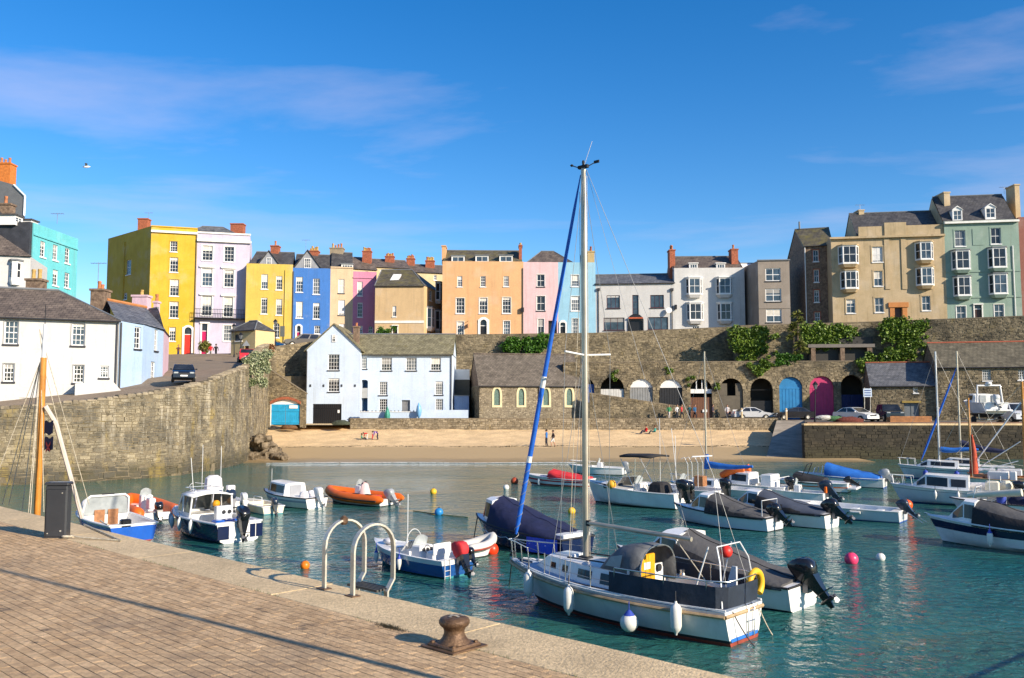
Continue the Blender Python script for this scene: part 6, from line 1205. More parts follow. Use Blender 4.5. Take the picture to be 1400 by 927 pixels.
Y.tubes('halyards', [[(mx_+.12,.03,mbase),(mx_+.10,.03,mtop-.6)],[(mx_-.11,-.03,mbase),(mx_-.09,-.03,mtop-.2)],[(mx_+.3,.3,Y.sz(.7)+.1),(mx_+.09,.02,8.9)]], .007, rope_m, 5)
Y.tubes('topping_lift', [[(mx_-3.0,.02,bz_-.06),(mx_-.09,0,mtop-.05)]], .005, wire, 4); Y.tubes('mainsheet', [[(mx_-2.6,0,bz_-.12),(Y.x(.1),0,.9)]], .012, rope_m, 5)
Y.pulpit(.84, .50)
Y.tubes('guard_wires', [[(Y.x(t), sg*(Y.b(t)-.06), Y.sz(t)+hh) for t in (.84,.72,.60,.48,.36)] for sg in (1,-1) for hh in (.26,.52)], .006, wire, 4); [Y.tubes('stanchion', [[(Y.x(t), sg*(Y.b(t)-.06), Y.sz(t)), (Y.x(t), sg*(Y.b(t)-.06), Y.sz(t)+.54)]], .014, ss) for t in (.72,.60,.48) for sg in (1,-1)]
# sprayhood, coaming, dodgers
def hoodfn(m):
    rings = []
    for x, hh, w_ in ((Y.x(.50),.06,.64),(Y.x(.47),.40,.66),(Y.x(.43),.62,.68),(Y.x(.37),.70,.70),(Y.x(.315),.66,.72)):
        z = zt_ - .1; rings.append([Vector((x + .02*noise.noise(Vector((x*3,a*3,0))), w_*math.copysign(abs(math.cos(a))**.55, math.cos(a)), z + hh*math.sin(a)**.7 if a not in (0, math.pi) else z - .2)) for a in [math.pi*i/14 for i in range(15)]])
    m.loft(rings, closed=False, cap0=False, cap1=False)
hd = Y.mesh('sprayhood', M('sprayhood_canvas', (.10,.105,.11), rough=.55, var=.2, scale=4, bump=.5, bscale=7), hoodfn, smooth=70); md = hd.modifiers.new('thick', 'SOLIDIFY'); md.thickness = .015
z = zt_-.1
for sg in (1,-1): hw = MB(); hw.poly([(Y.x(.465), sg*.675, z+.18), (Y.x(.40), sg*.70, z+.18), (Y.x(.39), sg*.695, z+.48), (Y.x(.44), sg*.675, z+.40)]); hw.build('clear_panel', perspex, hd, fix=False)
Y.tubes('hood_frame', [[Vector((Y.x(.315), .74*math.cos(a), zt_-.1+.69*math.sin(a)**.7 if 0 < i < 14 else zt_-.25)) for i, a in enumerate([math.pi*k/14 for k in range(15)])]], .014, ss)
Y.mesh('coaming', gel, lambda m: [m.hexa([(Y.x(t0),sg*(Y.b(t0)-.34),Y.sz(t0)-.02),(Y.x(t1),sg*(Y.b(t1)-.34),Y.sz(t1)-.02),(Y.x(t1),sg*(Y.b(t1)-.22),Y.sz(t1)-.02),(Y.x(t0),sg*(Y.b(t0)-.22),Y.sz(t0)-.02),(Y.x(t0),sg*(Y.b(t0)-.32),Y.sz(t0)+.22),(Y.x(t1),sg*(Y.b(t1)-.32),Y.sz(t1)+.26),(Y.x(t1),sg*(Y.b(t1)-.25),Y.sz(t1)+.26),(Y.x(t0),sg*(Y.b(t0)-.25),Y.sz(t0)+.22)]) for sg in (1,-1) for t0, t1 in ((.03,.36),)])
dodm = M('dodger_navy', (.018,.026,.042), rough=.62, var=.25, scale=3, bump=.4, bscale=5)
def dodg(m, sg):
    ts_ = [.40,.34,.33,.27,.21,.20,.14,.08,.03]; lo = [Vector((Y.x(t), sg*(Y.b(t)-.03), Y.sz(t)+.06)) for t in ts_]; hi = [Vector((Y.x(t), sg*(Y.b(t)-.05)+.02*noise.noise(Vector((t*20,sg,0))), Y.sz(t)+.50)) for t in ts_]
    c = .18; lo += [Vector((Y.x(0)+.02, sg*(Y.b(0)-c), Y.sz(0)+.06)), Vector((Y.x(0)-.02, sg*.02, Y.sz(0)+.06))]; hi += [Vector((Y.x(0)+.0, sg*(Y.b(0)-c), Y.sz(0)+.50)), Vector((Y.x(0)-.04, sg*.02, Y.sz(0)+.50))]
    m.loft([lo, hi], closed=False, cap0=False, cap1=False)
for sg in (1,-1): o = Y.mesh('dodger', dodm, lambda m, sg=sg: dodg(m, sg)); md = o.modifiers.new('t', 'SOLIDIFY'); md.thickness = .012
Y.tubes('pushpit', [[Vector((Y.x(t), sg*(Y.b(t)-.06), Y.sz(t)+.60)) for t in (.38,.2,.06)] + [Vector((Y.x(0)+.02, sg*(Y.b(0)-.2), Y.sz(0)+.6)), Vector((Y.x(0), 0, Y.sz(0)+.6))] for sg in (1,-1)] + [[(Y.x(t), sg*(Y.b(t)-.06), Y.sz(t)), (Y.x(t), sg*(Y.b(t)-.06), Y.sz(t)+.6)] for t in (.38,.2,.06) for sg in (1,-1)], .015, ss)
Y.mesh('companionway_hatch', M('hatch_yellow', (.70,.33,.015), rough=.4, var=.15, scale=5), lambda m: (m.bevbox((Y.x(.36), .02, zt_-.02), (.07,.62,.72), .02)))
Y.mesh('hatch_notice', gel, lambda m: m.box((Y.x(.36)-.04,.06,zt_+.08), (.012,.26,.16))); Y.mesh('bulkhead_compass', antik, lambda m: (m.lathe([(.09,0),(.09,.03),(.04,.04)], 12, (Y.x(.36)-.03,-.44,zt_-.02), (-1,0,0))))
Y.mesh('bulkhead', gel, lambda m: m.box((Y.x(.365),0,zt_-.18), (.05,1.45,.5)))
[Y.mesh('cockpit_seat', cv_dk, lambda m, sg=sg: m.bevbox((Y.x(.2), sg*.52, .58), (1.9,.42,.12), .03)) for sg in (1,-1)]; Y.mesh('tiller', teak, lambda m: m.tube([(Y.x(.0),0,.95),(Y.x(.12),.02,1.05),(Y.x(.2),.05,1.0)], .022, 6))
Y.mesh('outboard_bracket_fin', gel_g, lambda m: m.hexa([(Y.x(.03),-.12,.8),(Y.x(.08),-.12,.8),(Y.x(.08),-.06,.8),(Y.x(.03),-.06,.8),(Y.x(.03),-.12,1.55),(Y.x(.045),-.12,1.55),(Y.x(.045),-.06,1.55),(Y.x(.03),-.06,1.55)]))
Y.tubes('stern_gantry', [[(Y.x(.0)+.1,sg*.75,.8),(Y.x(.03),sg*.62,1.7),(Y.x(.05),sg*.5,2.02)] for sg in (1,-1)] + [[(Y.x(.05),.5,2.02),(Y.x(.05),-.5,2.02)], [(Y.x(.13),.6,.9),(Y.x(.08),.5,2.0)], [(Y.x(.13),-.6,.9),(Y.x(.08),-.5,2.0)]], .016, gel)
Y.tubes('boarding_ladder', [[(Y.x(0)-.04,y,.08),(Y.x(0)-.05,y,.74),(Y.x(0)+.06,y,.80)] for y in (-.36,-.10)] + [[(Y.x(0)-.05,-.36,z),(Y.x(0)-.05,-.10,z)] for z in (.2,.42,.64)], .013, ss)
[Y.mesh('winch', ss, lambda m, sg=sg: m.lathe([(.07,0),(.05,.05),(.06,.12)], 10, (Y.x(.3), sg*(Y.b(.3)-.28), Y.sz(.3)+.26))) for sg in (1,-1)]; Y.mesh('anchor', prop_m, lambda m: (m.tube([(Y.x(.93),.12,Y.sz(.93)+.05),(Y.x(.86),.2,Y.sz(.86)+.08)], .03, 6), m.tube([(Y.x(.90),-.02,Y.sz(.9)+.06),(Y.x(.93),.22,Y.sz(.9)+.1)], .025, 6)))
lb = thing('lifebuoy', 'yellow horseshoe lifebuoy hung on the stern rail of the white yacht', 'lifebuoy', tuple(Y.w((Y.x(.02), -Y.b(0)+.03, 1.0))), R(137), world=False); mb = MB(); mb.tube([(.06*0, .24*math.cos(a), .24*math.sin(a)+.08) for a in [R(-55)+R(290)*i/16 for i in range(17)]], .07, 8); mb.build('buoy_ring', yel_m, lb, smooth=60)
fl_ = 'white sausage fender hanging along the yacht with the blue furled jib'
for t, zt2 in ((.80,.86),(.56,.78),(.145,.80)): fender(Y, t, 1, zt2+.04, .62, .115, label=fl_, group='fenders on the white yacht')
fender(Y, .30, 1, .50, ball=True, r=.19, cap=fen_b, label='round white ball fender with blue collar on the white yacht', group=None)
rb = thing('marker_float', 'small red float hung on the stern gantry of the white yacht', 'float', tuple(Y.w((Y.x(.05), .1, 1.88))), 0, world=False); mb = MB(); mb.sphere((0,0,0), .12, 12, 8); mb.build('float_ball', red_m, rb, smooth=60)
ml = MB(); ml.tube(line3(Y.w((Y.x(0), .5, .72)), G(1032,884), .05), .012, 5); tag(ml.build('stern_line', rope_d, None), 'dark stern line from the yacht transom down to the water', 'rope')
ml = MB(); ml.tube(line3(Y.w((Y.x(0), -.6, .72)), G(1056,868), .05), .012, 5); tag(ml.build('stern_line', rope_m, None), 'pale stern line beside the yacht boarding ladder', 'rope')
ml = MB(); ml.tube(line3(Y.w((Y.x(.99), 0, .95)), G(696,800), .05), .014, 5); tag(ml.build('bow_line', rope_d, None), 'dark mooring line from the yacht bow into the water', 'rope')

# ---------------------------------------------------------------- other boats
def cuddy_boat(label, px, py, hd, L, B, fb, fs, hullb, cov, side, rail, mot=None, tilt=45, cab=gel, win=tint_b, name='cabin_boat', msz=1.0, tf=.80, tw=.655, ta=.56, h=.72, seed=1, rails=False, **k):
    b = Boat(name, label, px, py, hd, L, B, fb, fs, cat='boat', **k); b.hull(hullb, deck=cab, rail=rail, transom=gel if hullb[-1][1] in (gel, gel_c) else None)
    b.cabin(ta, tw, tf, h, cab, top=.84, win=win, wins=[(.06,.92,.22,.86)], inset=.12)
    if cov: b.cover(ta+.01, .03, h*1.08, .07, cov, side, wf=.92, seed=seed, pw=.92, sag=.06)
    if mot: b.motor(msz, mot, tilt)
    return b
cuddy_boat('grey-covered white motorboat with large black outboard beside the yacht', 955, 762, 137, 6.6, 2.35, 1.1, .72, [(.30, antik),(1.01, gel)], cv_grey, cv_dk, strk_k, ob_black, 38, win=tint, msz=1.25, h=.95, seed=3, loc=Vector((4.55, 21.3, 0)), sc=.76)
b = cuddy_boat('grey-covered cabin boat with a black rub rail and rail posts astern', 990, 716, 136, 5.3, 2.0, .85, .62, [(.26, antik),(1.01, gel_g)], cv_grey, cv_dk, strk_k, ob_black, 48, msz=1.05, seed=4, at=(988,718), sc=.80, cab=gel); b.tubes('stern_frame', [[(b.x(.05),.7,.6),(b.x(.05),.7,1.35),(b.x(.05),-.7,1.35),(b.x(.05),-.7,.6)]], .02, wtube)
b = cuddy_boat('slate-blue-covered cabin boat with tilted black outboard in the cluster', 1060, 712, 138, 5.8, 2.1, .95, .66, [(.26, antik),(1.01, gel)], cv_slate, cv_dk, strk_k, ob_black, 50, msz=1.2, seed=5, win=tint, at=(1056,714), sc=.80)
# navy covered boat
b = cuddy_boat('navy-hulled fishing boat under a navy canvas cover behind the yacht mast', 720, 740, 134, 5.4, 2.1, 1.0, .62, [(.2, antik),(.93, navy),(1.01, navy)], cv_navy, cv_navy, strk_k, None, cab=gel_g, win=tint_b, h=.82, seed=6, tf=.86, tw=.79, ta=.70, at=(717,747), sc=.84, sheerp=1.4, full=2.6)
b.tubes('guard_rope', [[Vector((b.x(t), b.b(t)+.03, b.sz(t)-.28-.07*abs(math.sin(t*26)))) for t in [.1+.8*i/40 for i in range(41)]]], .012, wtube); b.mesh('engine_box', gel, lambda m: m.bevbox((b.x(.05),0,.68), (.5,1.4,.16), .04)); b.mesh('blue_tarpaulin', M('tarp_royal', (.01,.07,.55), rough=.6), lambda m: m.loft([[Vector((b.x(t), b.b(t)+.05+.02*math.sin(t*90), z)) for t in [.02+.26*i/10 for i in range(11)]] for z in (.60,.35,.08)], closed=False, cap0=False, cap1=False), smooth=60)
ml = MB(); ml.tube(line3(b.w((b.x(.97),.1,.9)), G(648,735), 0), .018, 5); tag(ml.build('bow_line', rope_d, None), 'dark bow line of the navy covered boat', 'rope')
# blue/white open boat with red-shrouded motor
b = Boat('motor_boat', 'blue and white open motorboat with a red cloth over its motor', 0, 0, 137, 5.0, 2.0, .92, .66, at=(566,777), sc=.70); b.hull([(.10, antit),(.74, bluehull),(1.01, gel)], deck=gel, rail=None, well=(.06,.62), floor=.15); b.console(.40, .8, .85, .6, gel); b.screen(.52, .34, perspex, .55)
b.mesh('helm_seat', gel, lambda m: (m.bevbox((b.x(.22),0,.5), (.45,.9,.7), .06), m.bevbox((b.x(.18),0,.95), (.12,.9,.4), .04))); b.mesh('instruments', antik, lambda m: [m.lathe([(.07,0),(.07,.02)], 10, (b.x(.40)-.3, y, .82), (-1,0,.4)) for y in (-.2,0,.2)])
b.tubes('radar_arch', [[(b.x(.50), .34*math.cos(a)*1.2, .9+.62*math.sin(a)) for a in [math.pi*i/12 for i in range(13)]]], .016, gel); b.motor(1.1, ob_black, 25, cov=cv_red); rs_ = b.motor(.62, ob_black, 30, y=-.55, name='auxiliary_outboard'); b.pole(b.x(.48), .42, .9, 2.0, .014); b.tubes('stern_ladder', [[(b.x(0)-.05,y,-.05),(b.x(0)-.05,y,.7)] for y in (.45,.72)] + [[(b.x(0)-.05,.45,z),(b.x(0)-.05,.72,z)] for z in (.1,.3,.5)], .015, gel)
b.mesh('bow_bag', cv_white, lambda m: m.sphere((b.x(.75),.2,.95), .25, 10, 6, (1.3,1,.5)), smooth=60)
for t in (.78,.42): fender(b, t, 1, .62, .42, .08, cap=fen_b, label='white fender with blue top hung on the blue and white motorboat', group='fenders on the blue and white motorboat')
# grey inflatable behind it
def rib(name, label, at, hd, L, B, tubem, r=.24, deckm=gel, band=None):
    b = Boat(name, label, 0, 0, hd, L, B, .5, .42, at=at, sc=.72, cat='inflatable boat', full=2.6, tr=.95, rake=.35); b.hull([(.3, antik),(1.01, deckm)], deck=deckm, rail=None, well=(.04,.72), floor=.2)
    pts = []
    for sg in (1,-1):
        ts_ = [-.06,.0,.1,.2,.3,.4,.5,.6,.7,.78,.85,.91,.95,.975]; seq = [Vector((b.x(t), sg*max(0.0, b.b(max(0,t))), .42+.30*max(0,t)**3)) for t in ts_]; pts += seq if sg > 0 else seq[::-1]
    pts.insert(14, Vector((b.x(1.0), 0, .72))); n = len(pts); rs = [r*.35, r*.9] + [r]*(n-4) + [r*.9, r*.35]; m = MB(); m.tube(pts, rs, 12); o = m.build('inflatable_tube', tubem, b.root, smooth=60)
    if band:
        q = MB()
        for sg in (1,-1): q.tube([Vector((b.x(t), sg*(b.b(max(0,t))+r*.97), .36+.3*max(0,t)**3)) for t in (.0,.15,.3,.45,.6,.72,.8)], .045, 6)
        q.build('rubbing_band', band, o, smooth=60)
    return b
b = rib('inflatable_tender', 'small grey inflatable tender beside the navy covered boat', (654,760), 40, 1.5, .9, M('rib_tube_grey', (.55,.53,.48), rough=.6), .19, band=antif)
b = rib('rigid_inflatable', 'bright orange rigid inflatable with white-wrapped console and grey motor', (490,688), 146, 5.2, 2.0, orange_t, .30, band=rubber)
b.console(.46, .7, .85, .55, cv_white, z=.3); b.mesh('wrapped_seat', M('canvas_pinkish', (.62,.45,.43), rough=.8, bump=.6, bscale=6), lambda m: m.bevbox((b.x(.40),0,.92), (.75,.8,.95), .16, 0, .62), smooth=50); b.motor(1.1, ob_grey, 40); b.mesh('fuel_tank', red_m, lambda m: m.bevbox((b.x(.12),.4,.5), (.5,.35,.3), .04)); b.mesh('grab_patches', rubber, lambda m: [m.box((b.x(t), 1.0, .73), (.5,.16,.03)) for t in (.15,.35)])
# small white cabin boat
b = cuddy_boat('small weathered white cabin boat with a white outboard', 398, 690, 142, 4.9, 1.9, .85, .62, [(.2, antik),(.62, gel_c),(.75, strk_g),(1.01, gel)], None, None, strk_k, ob_white, 20, win=tint, tf=.86, tw=.74, ta=.40, h=.66, at=(396,691), sc=.76); b.pole(b.x(.8), .2, .9, 1.2, .01); b.mesh('cabin_doors', strk_g, lambda m: m.box((b.x(.395),0,.95), (.04,.8,.55))); b.mesh('cockpit_gear', cv_white, lambda m: (m.sphere((b.x(.15),.3,.7), .3, 8, 6), m.sphere((b.x(.2),-.4,.72), .25, 8, 6)))
b = Boat('dinghy', 'small open white dinghy with a tilted dark outboard', 0, 0, 128, 3.9, 1.6, .62, .48, at=(356,699), sc=.7); b.hull([(.3, antit),(1.01, gel_c)], deck=gel_c, rail=strk_w, well=(.05,.7), floor=.1); b.motor(.85, ob_navy, 12); b.tubes('rail', [[(b.x(.05),.6,.5),(b.x(.08),.6,1.0),(b.x(.35),.65,1.0),(b.x(.38),.65,.5)]], .02, wtube); b.mesh('thwart', gel_c, lambda m: [m.box((b.x(t),0,.38), (.3,1.3,.05)) for t in (.25,.5)])
# white console boat with a pale cover and aerials
b = Boat('console_boat', 'white console boat with covered seat and two tall rod aerials', 0, 0, 130, 5.4, 2.1, .95, .7, at=(288,699), sc=.80); b.hull([(.12, antik),(.22, yel_m),(1.01, gel)], deck=gel, rail=strk_w, well=(.06,.6), floor=.15); b.mesh('covered_seat', cv_white, lambda m: (m.bevbox((b.x(.45),0,1.15), (.8,.95,1.5), .15, 0, .8)), smooth=40); b.motor(1.1, ob_navy, 22, y=.1); b.motor(.75, ob_white, 10, y=-.6, name='auxiliary_outboard'); b.pole(b.x(.5), .5, .9, 2.6, .012); b.pole(b.x(.5), -.5, .9, 2.5, .012); b.tubes('rail', [[Vector((b.x(t), sg*(b.b(t)-.1), b.sz(t)+.4)) for t in (.6,.75,.88,.96)] for sg in (1,-1)], .016, wtube); b.mesh('rod_holder', gel, lambda m: m.bevbox((b.x(.25),-.5,1.3), (.3,.4,.25), .03))
b = rib('rigid_inflatable', 'orange rigid inflatable moored between the blue launch and the navy boat', (196,705), 128, 5.4, 2.1, orange_t, .36, band=rubber); b.console(.42, .7, .9, .5, gel, z=.3); b.mesh('jockey_seat', gel, lambda m: m.bevbox((b.x(.25),0,.8), (.7,.35,.6), .05)); b.motor(1.0, ob_black, 20)
# navy launch with open wheelhouse
def wheelhouse(b, t0=.42, t1=.68, h=.86):
    x0, x1 = b.x(t0), b.x(t1); w0, w1 = b.b(t0)-.14, b.b(t1)-.14; zb_ = b.sz(t0)-.02; zt = zb_+h
    m = MB(); m.loft([[Vector((x, y*w, zt + .12*(1-y*y) - .05*(i == 0))) for y in (-1,-.7,-.35,0,.35,.7,1)] for i, (x, w) in enumerate(((x0-.15,w0*.92),(lerp(x0,x1,.5),w0*.93),(x1-.25,w1*.88)))], closed=False, cap0=False, cap1=False); o = m.build('wheelhouse_roof', gel, b.root, smooth=60, fix=False); md = o.modifiers.new('t','SOLIDIFY'); md.thickness = .05
    m = MB()
    for sg in (1,-1):
        for xa, wa, xb, wb in ((x0,w0,x0-.05,w0*.92),(lerp(x0,x1,.55),lerp(w0,w1,.5),lerp(x0,x1,.5),w0*.92),(x1+.12,w1,x1-.25,w1*.88)): m.tube([(xa,sg*wa,zb_),(xb,sg*wb,zt+.02)], .04, 6)
        m.hexa([(x0,sg*(w0+.03),zb_),(x1+.1,sg*(w1+.03),zb_),(x1+.1,sg*(w1-.03),zb_),(x0,sg*(w0-.03),zb_),(x0,sg*(w0+.02),zb_+.2),(x1+.05,sg*(w1+.02),zb_+.2),(x1+.05,sg*(w1-.04),zb_+.2),(x0,sg*(w0-.04),zb_+.2)])
    m.tube([(x1+.12,w1,zb_),(x1+.12,-w1,zb_)], .05, 6); m.build('wheelhouse_frame', gel, o)
    clear = M('smoked_perspex', (.10,.11,.11), rough=.05)
    for sg in (1,-1):
        for a, c in ((.03,.5),(.56,.96)): q = MB(); q.poly([(lerp(x0,x1,a),sg*lerp(w0,w1,a),zb_+.2),(lerp(x0,x1,c),sg*lerp(w0,w1,c),zb_+.2),(lerp(x0,x1-.25,c),sg*lerp(w0,w1,c)*.91,zt),(lerp(x0,x1-.25,a),sg*lerp(w0,w1,a)*.92,zt)]); q.build('side_window', clear, o, fix=False)
        q = MB(); q.poly([(x1+.1,sg*.03,zb_+.1),(x1+.1,sg*w1*.95,zb_+.1),(x1-.22,sg*w1*.85,zt),(x1-.22,sg*.03,zt)]); q.build('windscreen', clear, o, fix=False)
    b.mesh('foredeck_coaming', gel, lambda m: m.bevbox((x1+.5,0,b.sz(t1)+.08), (.9,w1*1.3,.2), .06))
b = Boat('launch', 'navy launch with white open-backed wheelhouse and hanging fenders', 0, 0, 135, 5.8, 2.15, .98, .80, at=(281,731), sc=.82, tr=.9); b.hull([(.22, antit),(.92, navy),(1.01, gel)], deck=gel, rail=strk_w, well=(.05,.55), floor=.2, transom=gel); wheelhouse(b); b.mesh('bulkhead_panel', gel_g, lambda m: m.bevbox((b.x(.36),-.35,.75), (.3,.7,1.0), .04)); b.mesh('gauges', antik, lambda m: [m.lathe([(.08,0),(.08,.03)], 10, (b.x(.36)-.16, y, 1.0), (-1,0,0)) for y in (-.55,-.3)]); b.mesh('hard_hat', M('bag_orange', (.65,.30,.01)), lambda m: m.sphere((b.x(.52),-.5,1.25), .16, 10, 8)); b.motor(1.08, ob_black, 0, y=0); b.tubes('roof_rail', [[(b.x(.46),.6,1.7),(b.x(.46),.6,1.95),(b.x(.64),.55,1.95),(b.x(.64),-.55,1.95),(b.x(.46),-.6,1.95),(b.x(.46),-.6,1.7)]], .018, ss); b.pole(b.x(.6), .3, 1.7, 1.5, .012, lean=(.0,.15)); 
for y0, y1 in ((-1.0,-.72),(-.68,-.45),(.45,.92)): tq = MB(); tq.box((b.x(0)-.012,(y0+y1)/2,.42), (.02, y1-y0, .52)); tq.build('transom_panel', navy, b.root)
if 1: b.mesh('seat_cover', royal, lambda m: m.bevbox((b.x(.14),.1,.72), (.5,1.2,.25), .05))
for t in (.86,.68,.50,.32): fender(b, t, 1, .78, .46, .085, label='white fender in the row along the navy launch', group='fenders along the navy launch')
# blue open launch with windscreen
b = Boat('day_launch', 'royal blue open launch with white framed windscreen by the quay', 0, 0, 133, 6.0, 2.2, .98, .72, loc=Vector((-14.0, 30.8, 0)), sc=.82); b.hull([(.15, antif),(.88, royal),(1.01, gel)], deck=gel, rail=strk_w, well=(.06,.55), floor=.15)
sf = MB(); x0, x1 = b.x(.56), b.x(.50); sf.tube([(x0,.95,.8),(x0-.25,.86,1.5),(x0-.28,.7,1.62),(x0-.28,-.7,1.62),(x0-.25,-.86,1.5),(x0,-.95,.8)], .05, 6); o = sf.build('windscreen_frame', gel, b.root, smooth=50); sq = MB(); sq.poly([(x0,.92,.82),(x0-.25,.84,1.55),(x0-.25,-.84,1.55),(x0,-.92,.82)]); sq.build('windscreen_pane', perspex, o, fix=False); b.mesh('cabin_front', gel_c, lambda m: m.bevbox((b.x(.64),0,.95), (.9,1.5,.35), .05)); b.mesh('cabin_doors', teak, lambda m: [m.box((b.x(.55)-.0,y,.66), (.05,.42,.7)) for y in (-.3,.25)]); b.tubes('cleat_line', [line3((b.x(.05),.9,.75),(b.x(.25),.8,.78),.03)], .03, rope_m); b.mesh('vhf_box', antik, lambda m: m.box((x0-.28,0,1.68),(.06,.5,.05)))
b.mesh('outboard_well', ob_black, lambda m: m.bevbox((b.x(.02),.3,.78),(.3,.4,.3),.05)); b.mesh('bow_bags', cv_white, lambda m: (m.sphere((b.x(.86),.2,1.1),.22,10,6), m.sphere((b.x(.8),-.2,1.12),.2,10,6)), smooth=60)
# red-covered speedboat
b = Boat('speedboat', 'white speedboat with red stripe and red canvas cover', 0, 0, 150, 5.4, 2.05, .82, .58, at=(762,664), sc=.76, full=2.0); b.hull([(.2, gel),(.34, antif),(.6, gel),(.74, M('stripe_red',(.50,.02,.03),rough=.3)),(1.01, gel)], deck=gel, rail=strk_w); b.screen(.60, .40, tint, .85, .35); b.cover(.56, .04, .52, .16, cv_red, cv_red, seed=8, pw=1.1)
b.mesh('bow_fender', fen_w, lambda m: m.lathe([(.03,-.5),(.09,-.42),(.09,-.1),(.03,0)], 10, (b.x(.7), b.b(.7)+.09, .55)), smooth=50)
b = Boat('console_boat', 'small white console boat anchored nearer the sand behind the bimini boat', 0, 0, 158, 5.0, 1.9, .8, .6, at=(815,648), sc=.76); b.hull([(.2, antik),(1.01, gel)], rail=strk_w, well=(.06,.6)); b.console(.42,.7,.9,.5); b.motor(.9, ob_grey, 20); b.tubes('rail', [[Vector((b.x(t), sg*(b.b(t)-.08), b.sz(t)+.35)) for t in (.55,.75,.9,.98)] for sg in (1,-1)], .02, wtube)
# bimini boat
b = Boat('sport_cruiser', 'white sport cruiser with black bimini top and black motors', 0, 0, 140, 6.0, 2.3, 1.18, .82, at=(866,690), sc=.84, full=2.2); b.hull([(.16, antik),(.20, gel),(.86, gel),(.895, strk_k),(1.01, gel)], deck=gel, rail=strk_w, well=(.06,.46), floor=.2); b.screen(.60, .52, tint, .80, .40, ss); b.mesh('cuddy_top', gel, lambda m: m.loft([[Vector((b.x(t), f*b.b(t)*.8, b.sz(t)+hh*(1-f*f*.6))) for f in (-1,-.5,0,.5,1)] for t, hh in ((.60,.22),(.72,.18),(.84,.1),(.93,.02))], closed=False, cap0=False, cap1=False), smooth=60)
bt = MB(); bt.loft([[Vector((x, y, 2.55 + .10*math.cos(y*1.3) - .05*abs(x-b.x(.38))*.6)) for y in (-.95,-.5,0,.5,.95)] for x in (b.x(.22),b.x(.3),b.x(.38),b.x(.46),b.x(.54))], closed=False, cap0=False, cap1=False); o = bt.build('bimini_top', cv_dk, b.root, smooth=60, fix=False); md = o.modifiers.new('t','SOLIDIFY'); md.thickness = .10; b.tubes('bimini_frame', [[(b.x(.38),sg*1.0,.9),(b.x(t),sg*.93,2.5)] for sg in (1,-1) for t in (.23,.38,.53)], .018, ss); b.console(.42,.8,1.0,.5,gel,.2); b.mesh('seat_cover', cv_dk, lambda m: m.bevbox((b.x(.2),.25,1.05),(1.0,1.2,.55),.12,0,.8)); b.motor(1.2, ob_black, 15, y=.3); b.motor(1.0, ob_black, 15, y=-.35, name='auxiliary_outboard'); b.tubes('rail', [[Vector((b.x(t), sg*(b.b(t)-.08), b.sz(t)+.28)) for t in (.55,.7,.85,.97)] for sg in (1,-1)], .016, ss); b.pole(b.x(.3), -.8, 1.0, 3.6, .014); b.mesh('hull_port', strk_k, lambda m: m.lathe([(.12,0),(.12,.02)],10,(b.x(.7),b.b(.7)*.98,.98),(0,1,.2)))
oo = MB(); q = b.w((b.x(.62), b.b(.62)-.05, b.sz(.62)+.15)); oo.sphere(q, .2, 12, 8); tag(oo.build('marker_float', M('float_amber', (.75,.38,.03)), None, smooth=60), 'amber float on the side deck of the bimini boat', 'float')
# day sailer with blue sail cover
b = Boat('day_sailer', 'small white day sailer with blue mainsail cover in the cluster', 0, 0, 140, 5.6, 2.0, .85, .65, at=(972,680), sc=.8, round=True, cat='sailing boat'); b.hull([(.25, antib),(1.01, gel)], rail=strk_w, well=(.05,.4)); b.cabin(.4,.68,.78,.42,gel,top=.85,win=tint,inset=.3); m_x = b.x(.55); b.mesh('mast', alu, lambda m: m.tube([(m_x,0,.9),(m_x,0,8.9)], [.065,.05], 8), smooth=50); bm2 = b.mesh('boom_cover', cv_blue, lambda m: m.tube([Vector((m_x-.02-3.0*f, 0, 2.0 - .02*f - .10*math.sin(f*3.1))) for f in [i/10 for i in range(11)]], [.15,.2,.2,.18,.17,.15,.14,.12,.11,.10,.07], 8), smooth=60); b.mesh('luff_cover', cv_blue, lambda m: m.tube([(m_x-.02,0,1.7),(m_x-.05,0,2.6)], [.17,.12], 8), smooth=60); b.tubes('stays', [[(b.x(.98),0,.9),(m_x,0,8.8)],[(b.x(.02),0,.7),(m_x,0,8.8)],[(m_x-.2,.9,.8),(m_x,0,6.9)],[(m_x-.2,-.9,.8),(m_x,0,6.9)]], .009, wire, 5); b.pulpit(.8,.45)
b = Boat('fishing_boat', 'white fishing boat with curved davits and rod holders behind the cluster', 0, 0, 140, 5.6, 2.2, .95, .75, at=(928,684), sc=.8); b.hull([(.2, antib),(1.01, gel)], rail=strk_w, well=(.05,.6)); b.console(.42,.9,1.1,.7); b.motor(1.15, ob_black, 10); b.tubes('davits', [[Vector((b.x(.3)+.0, y, .8)), Vector((b.x(.3), y, 2.2)), Vector((b.x(.3)+.1, y+.2, 2.6)), Vector((b.x(.3)+.3, y+.25, 2.5))] for y in (-.9,-.3,.4,.9)], .02, wtube); b.tubes('canopy_bar', [[(b.x(.2),-1,2.62),(b.x(.2),1.4,2.68)]], .03, wtube); b.pole(b.x(.5),.3,1.2,2.6,.016); b.pole(b.x(.55),-.3,1.2,3.0,.016,lean=(.2,.2)); b.mesh('wooden_hatch', teak, lambda m: m.bevbox((b.x(.3),-.6,1.15),(.6,.5,.6),.03))
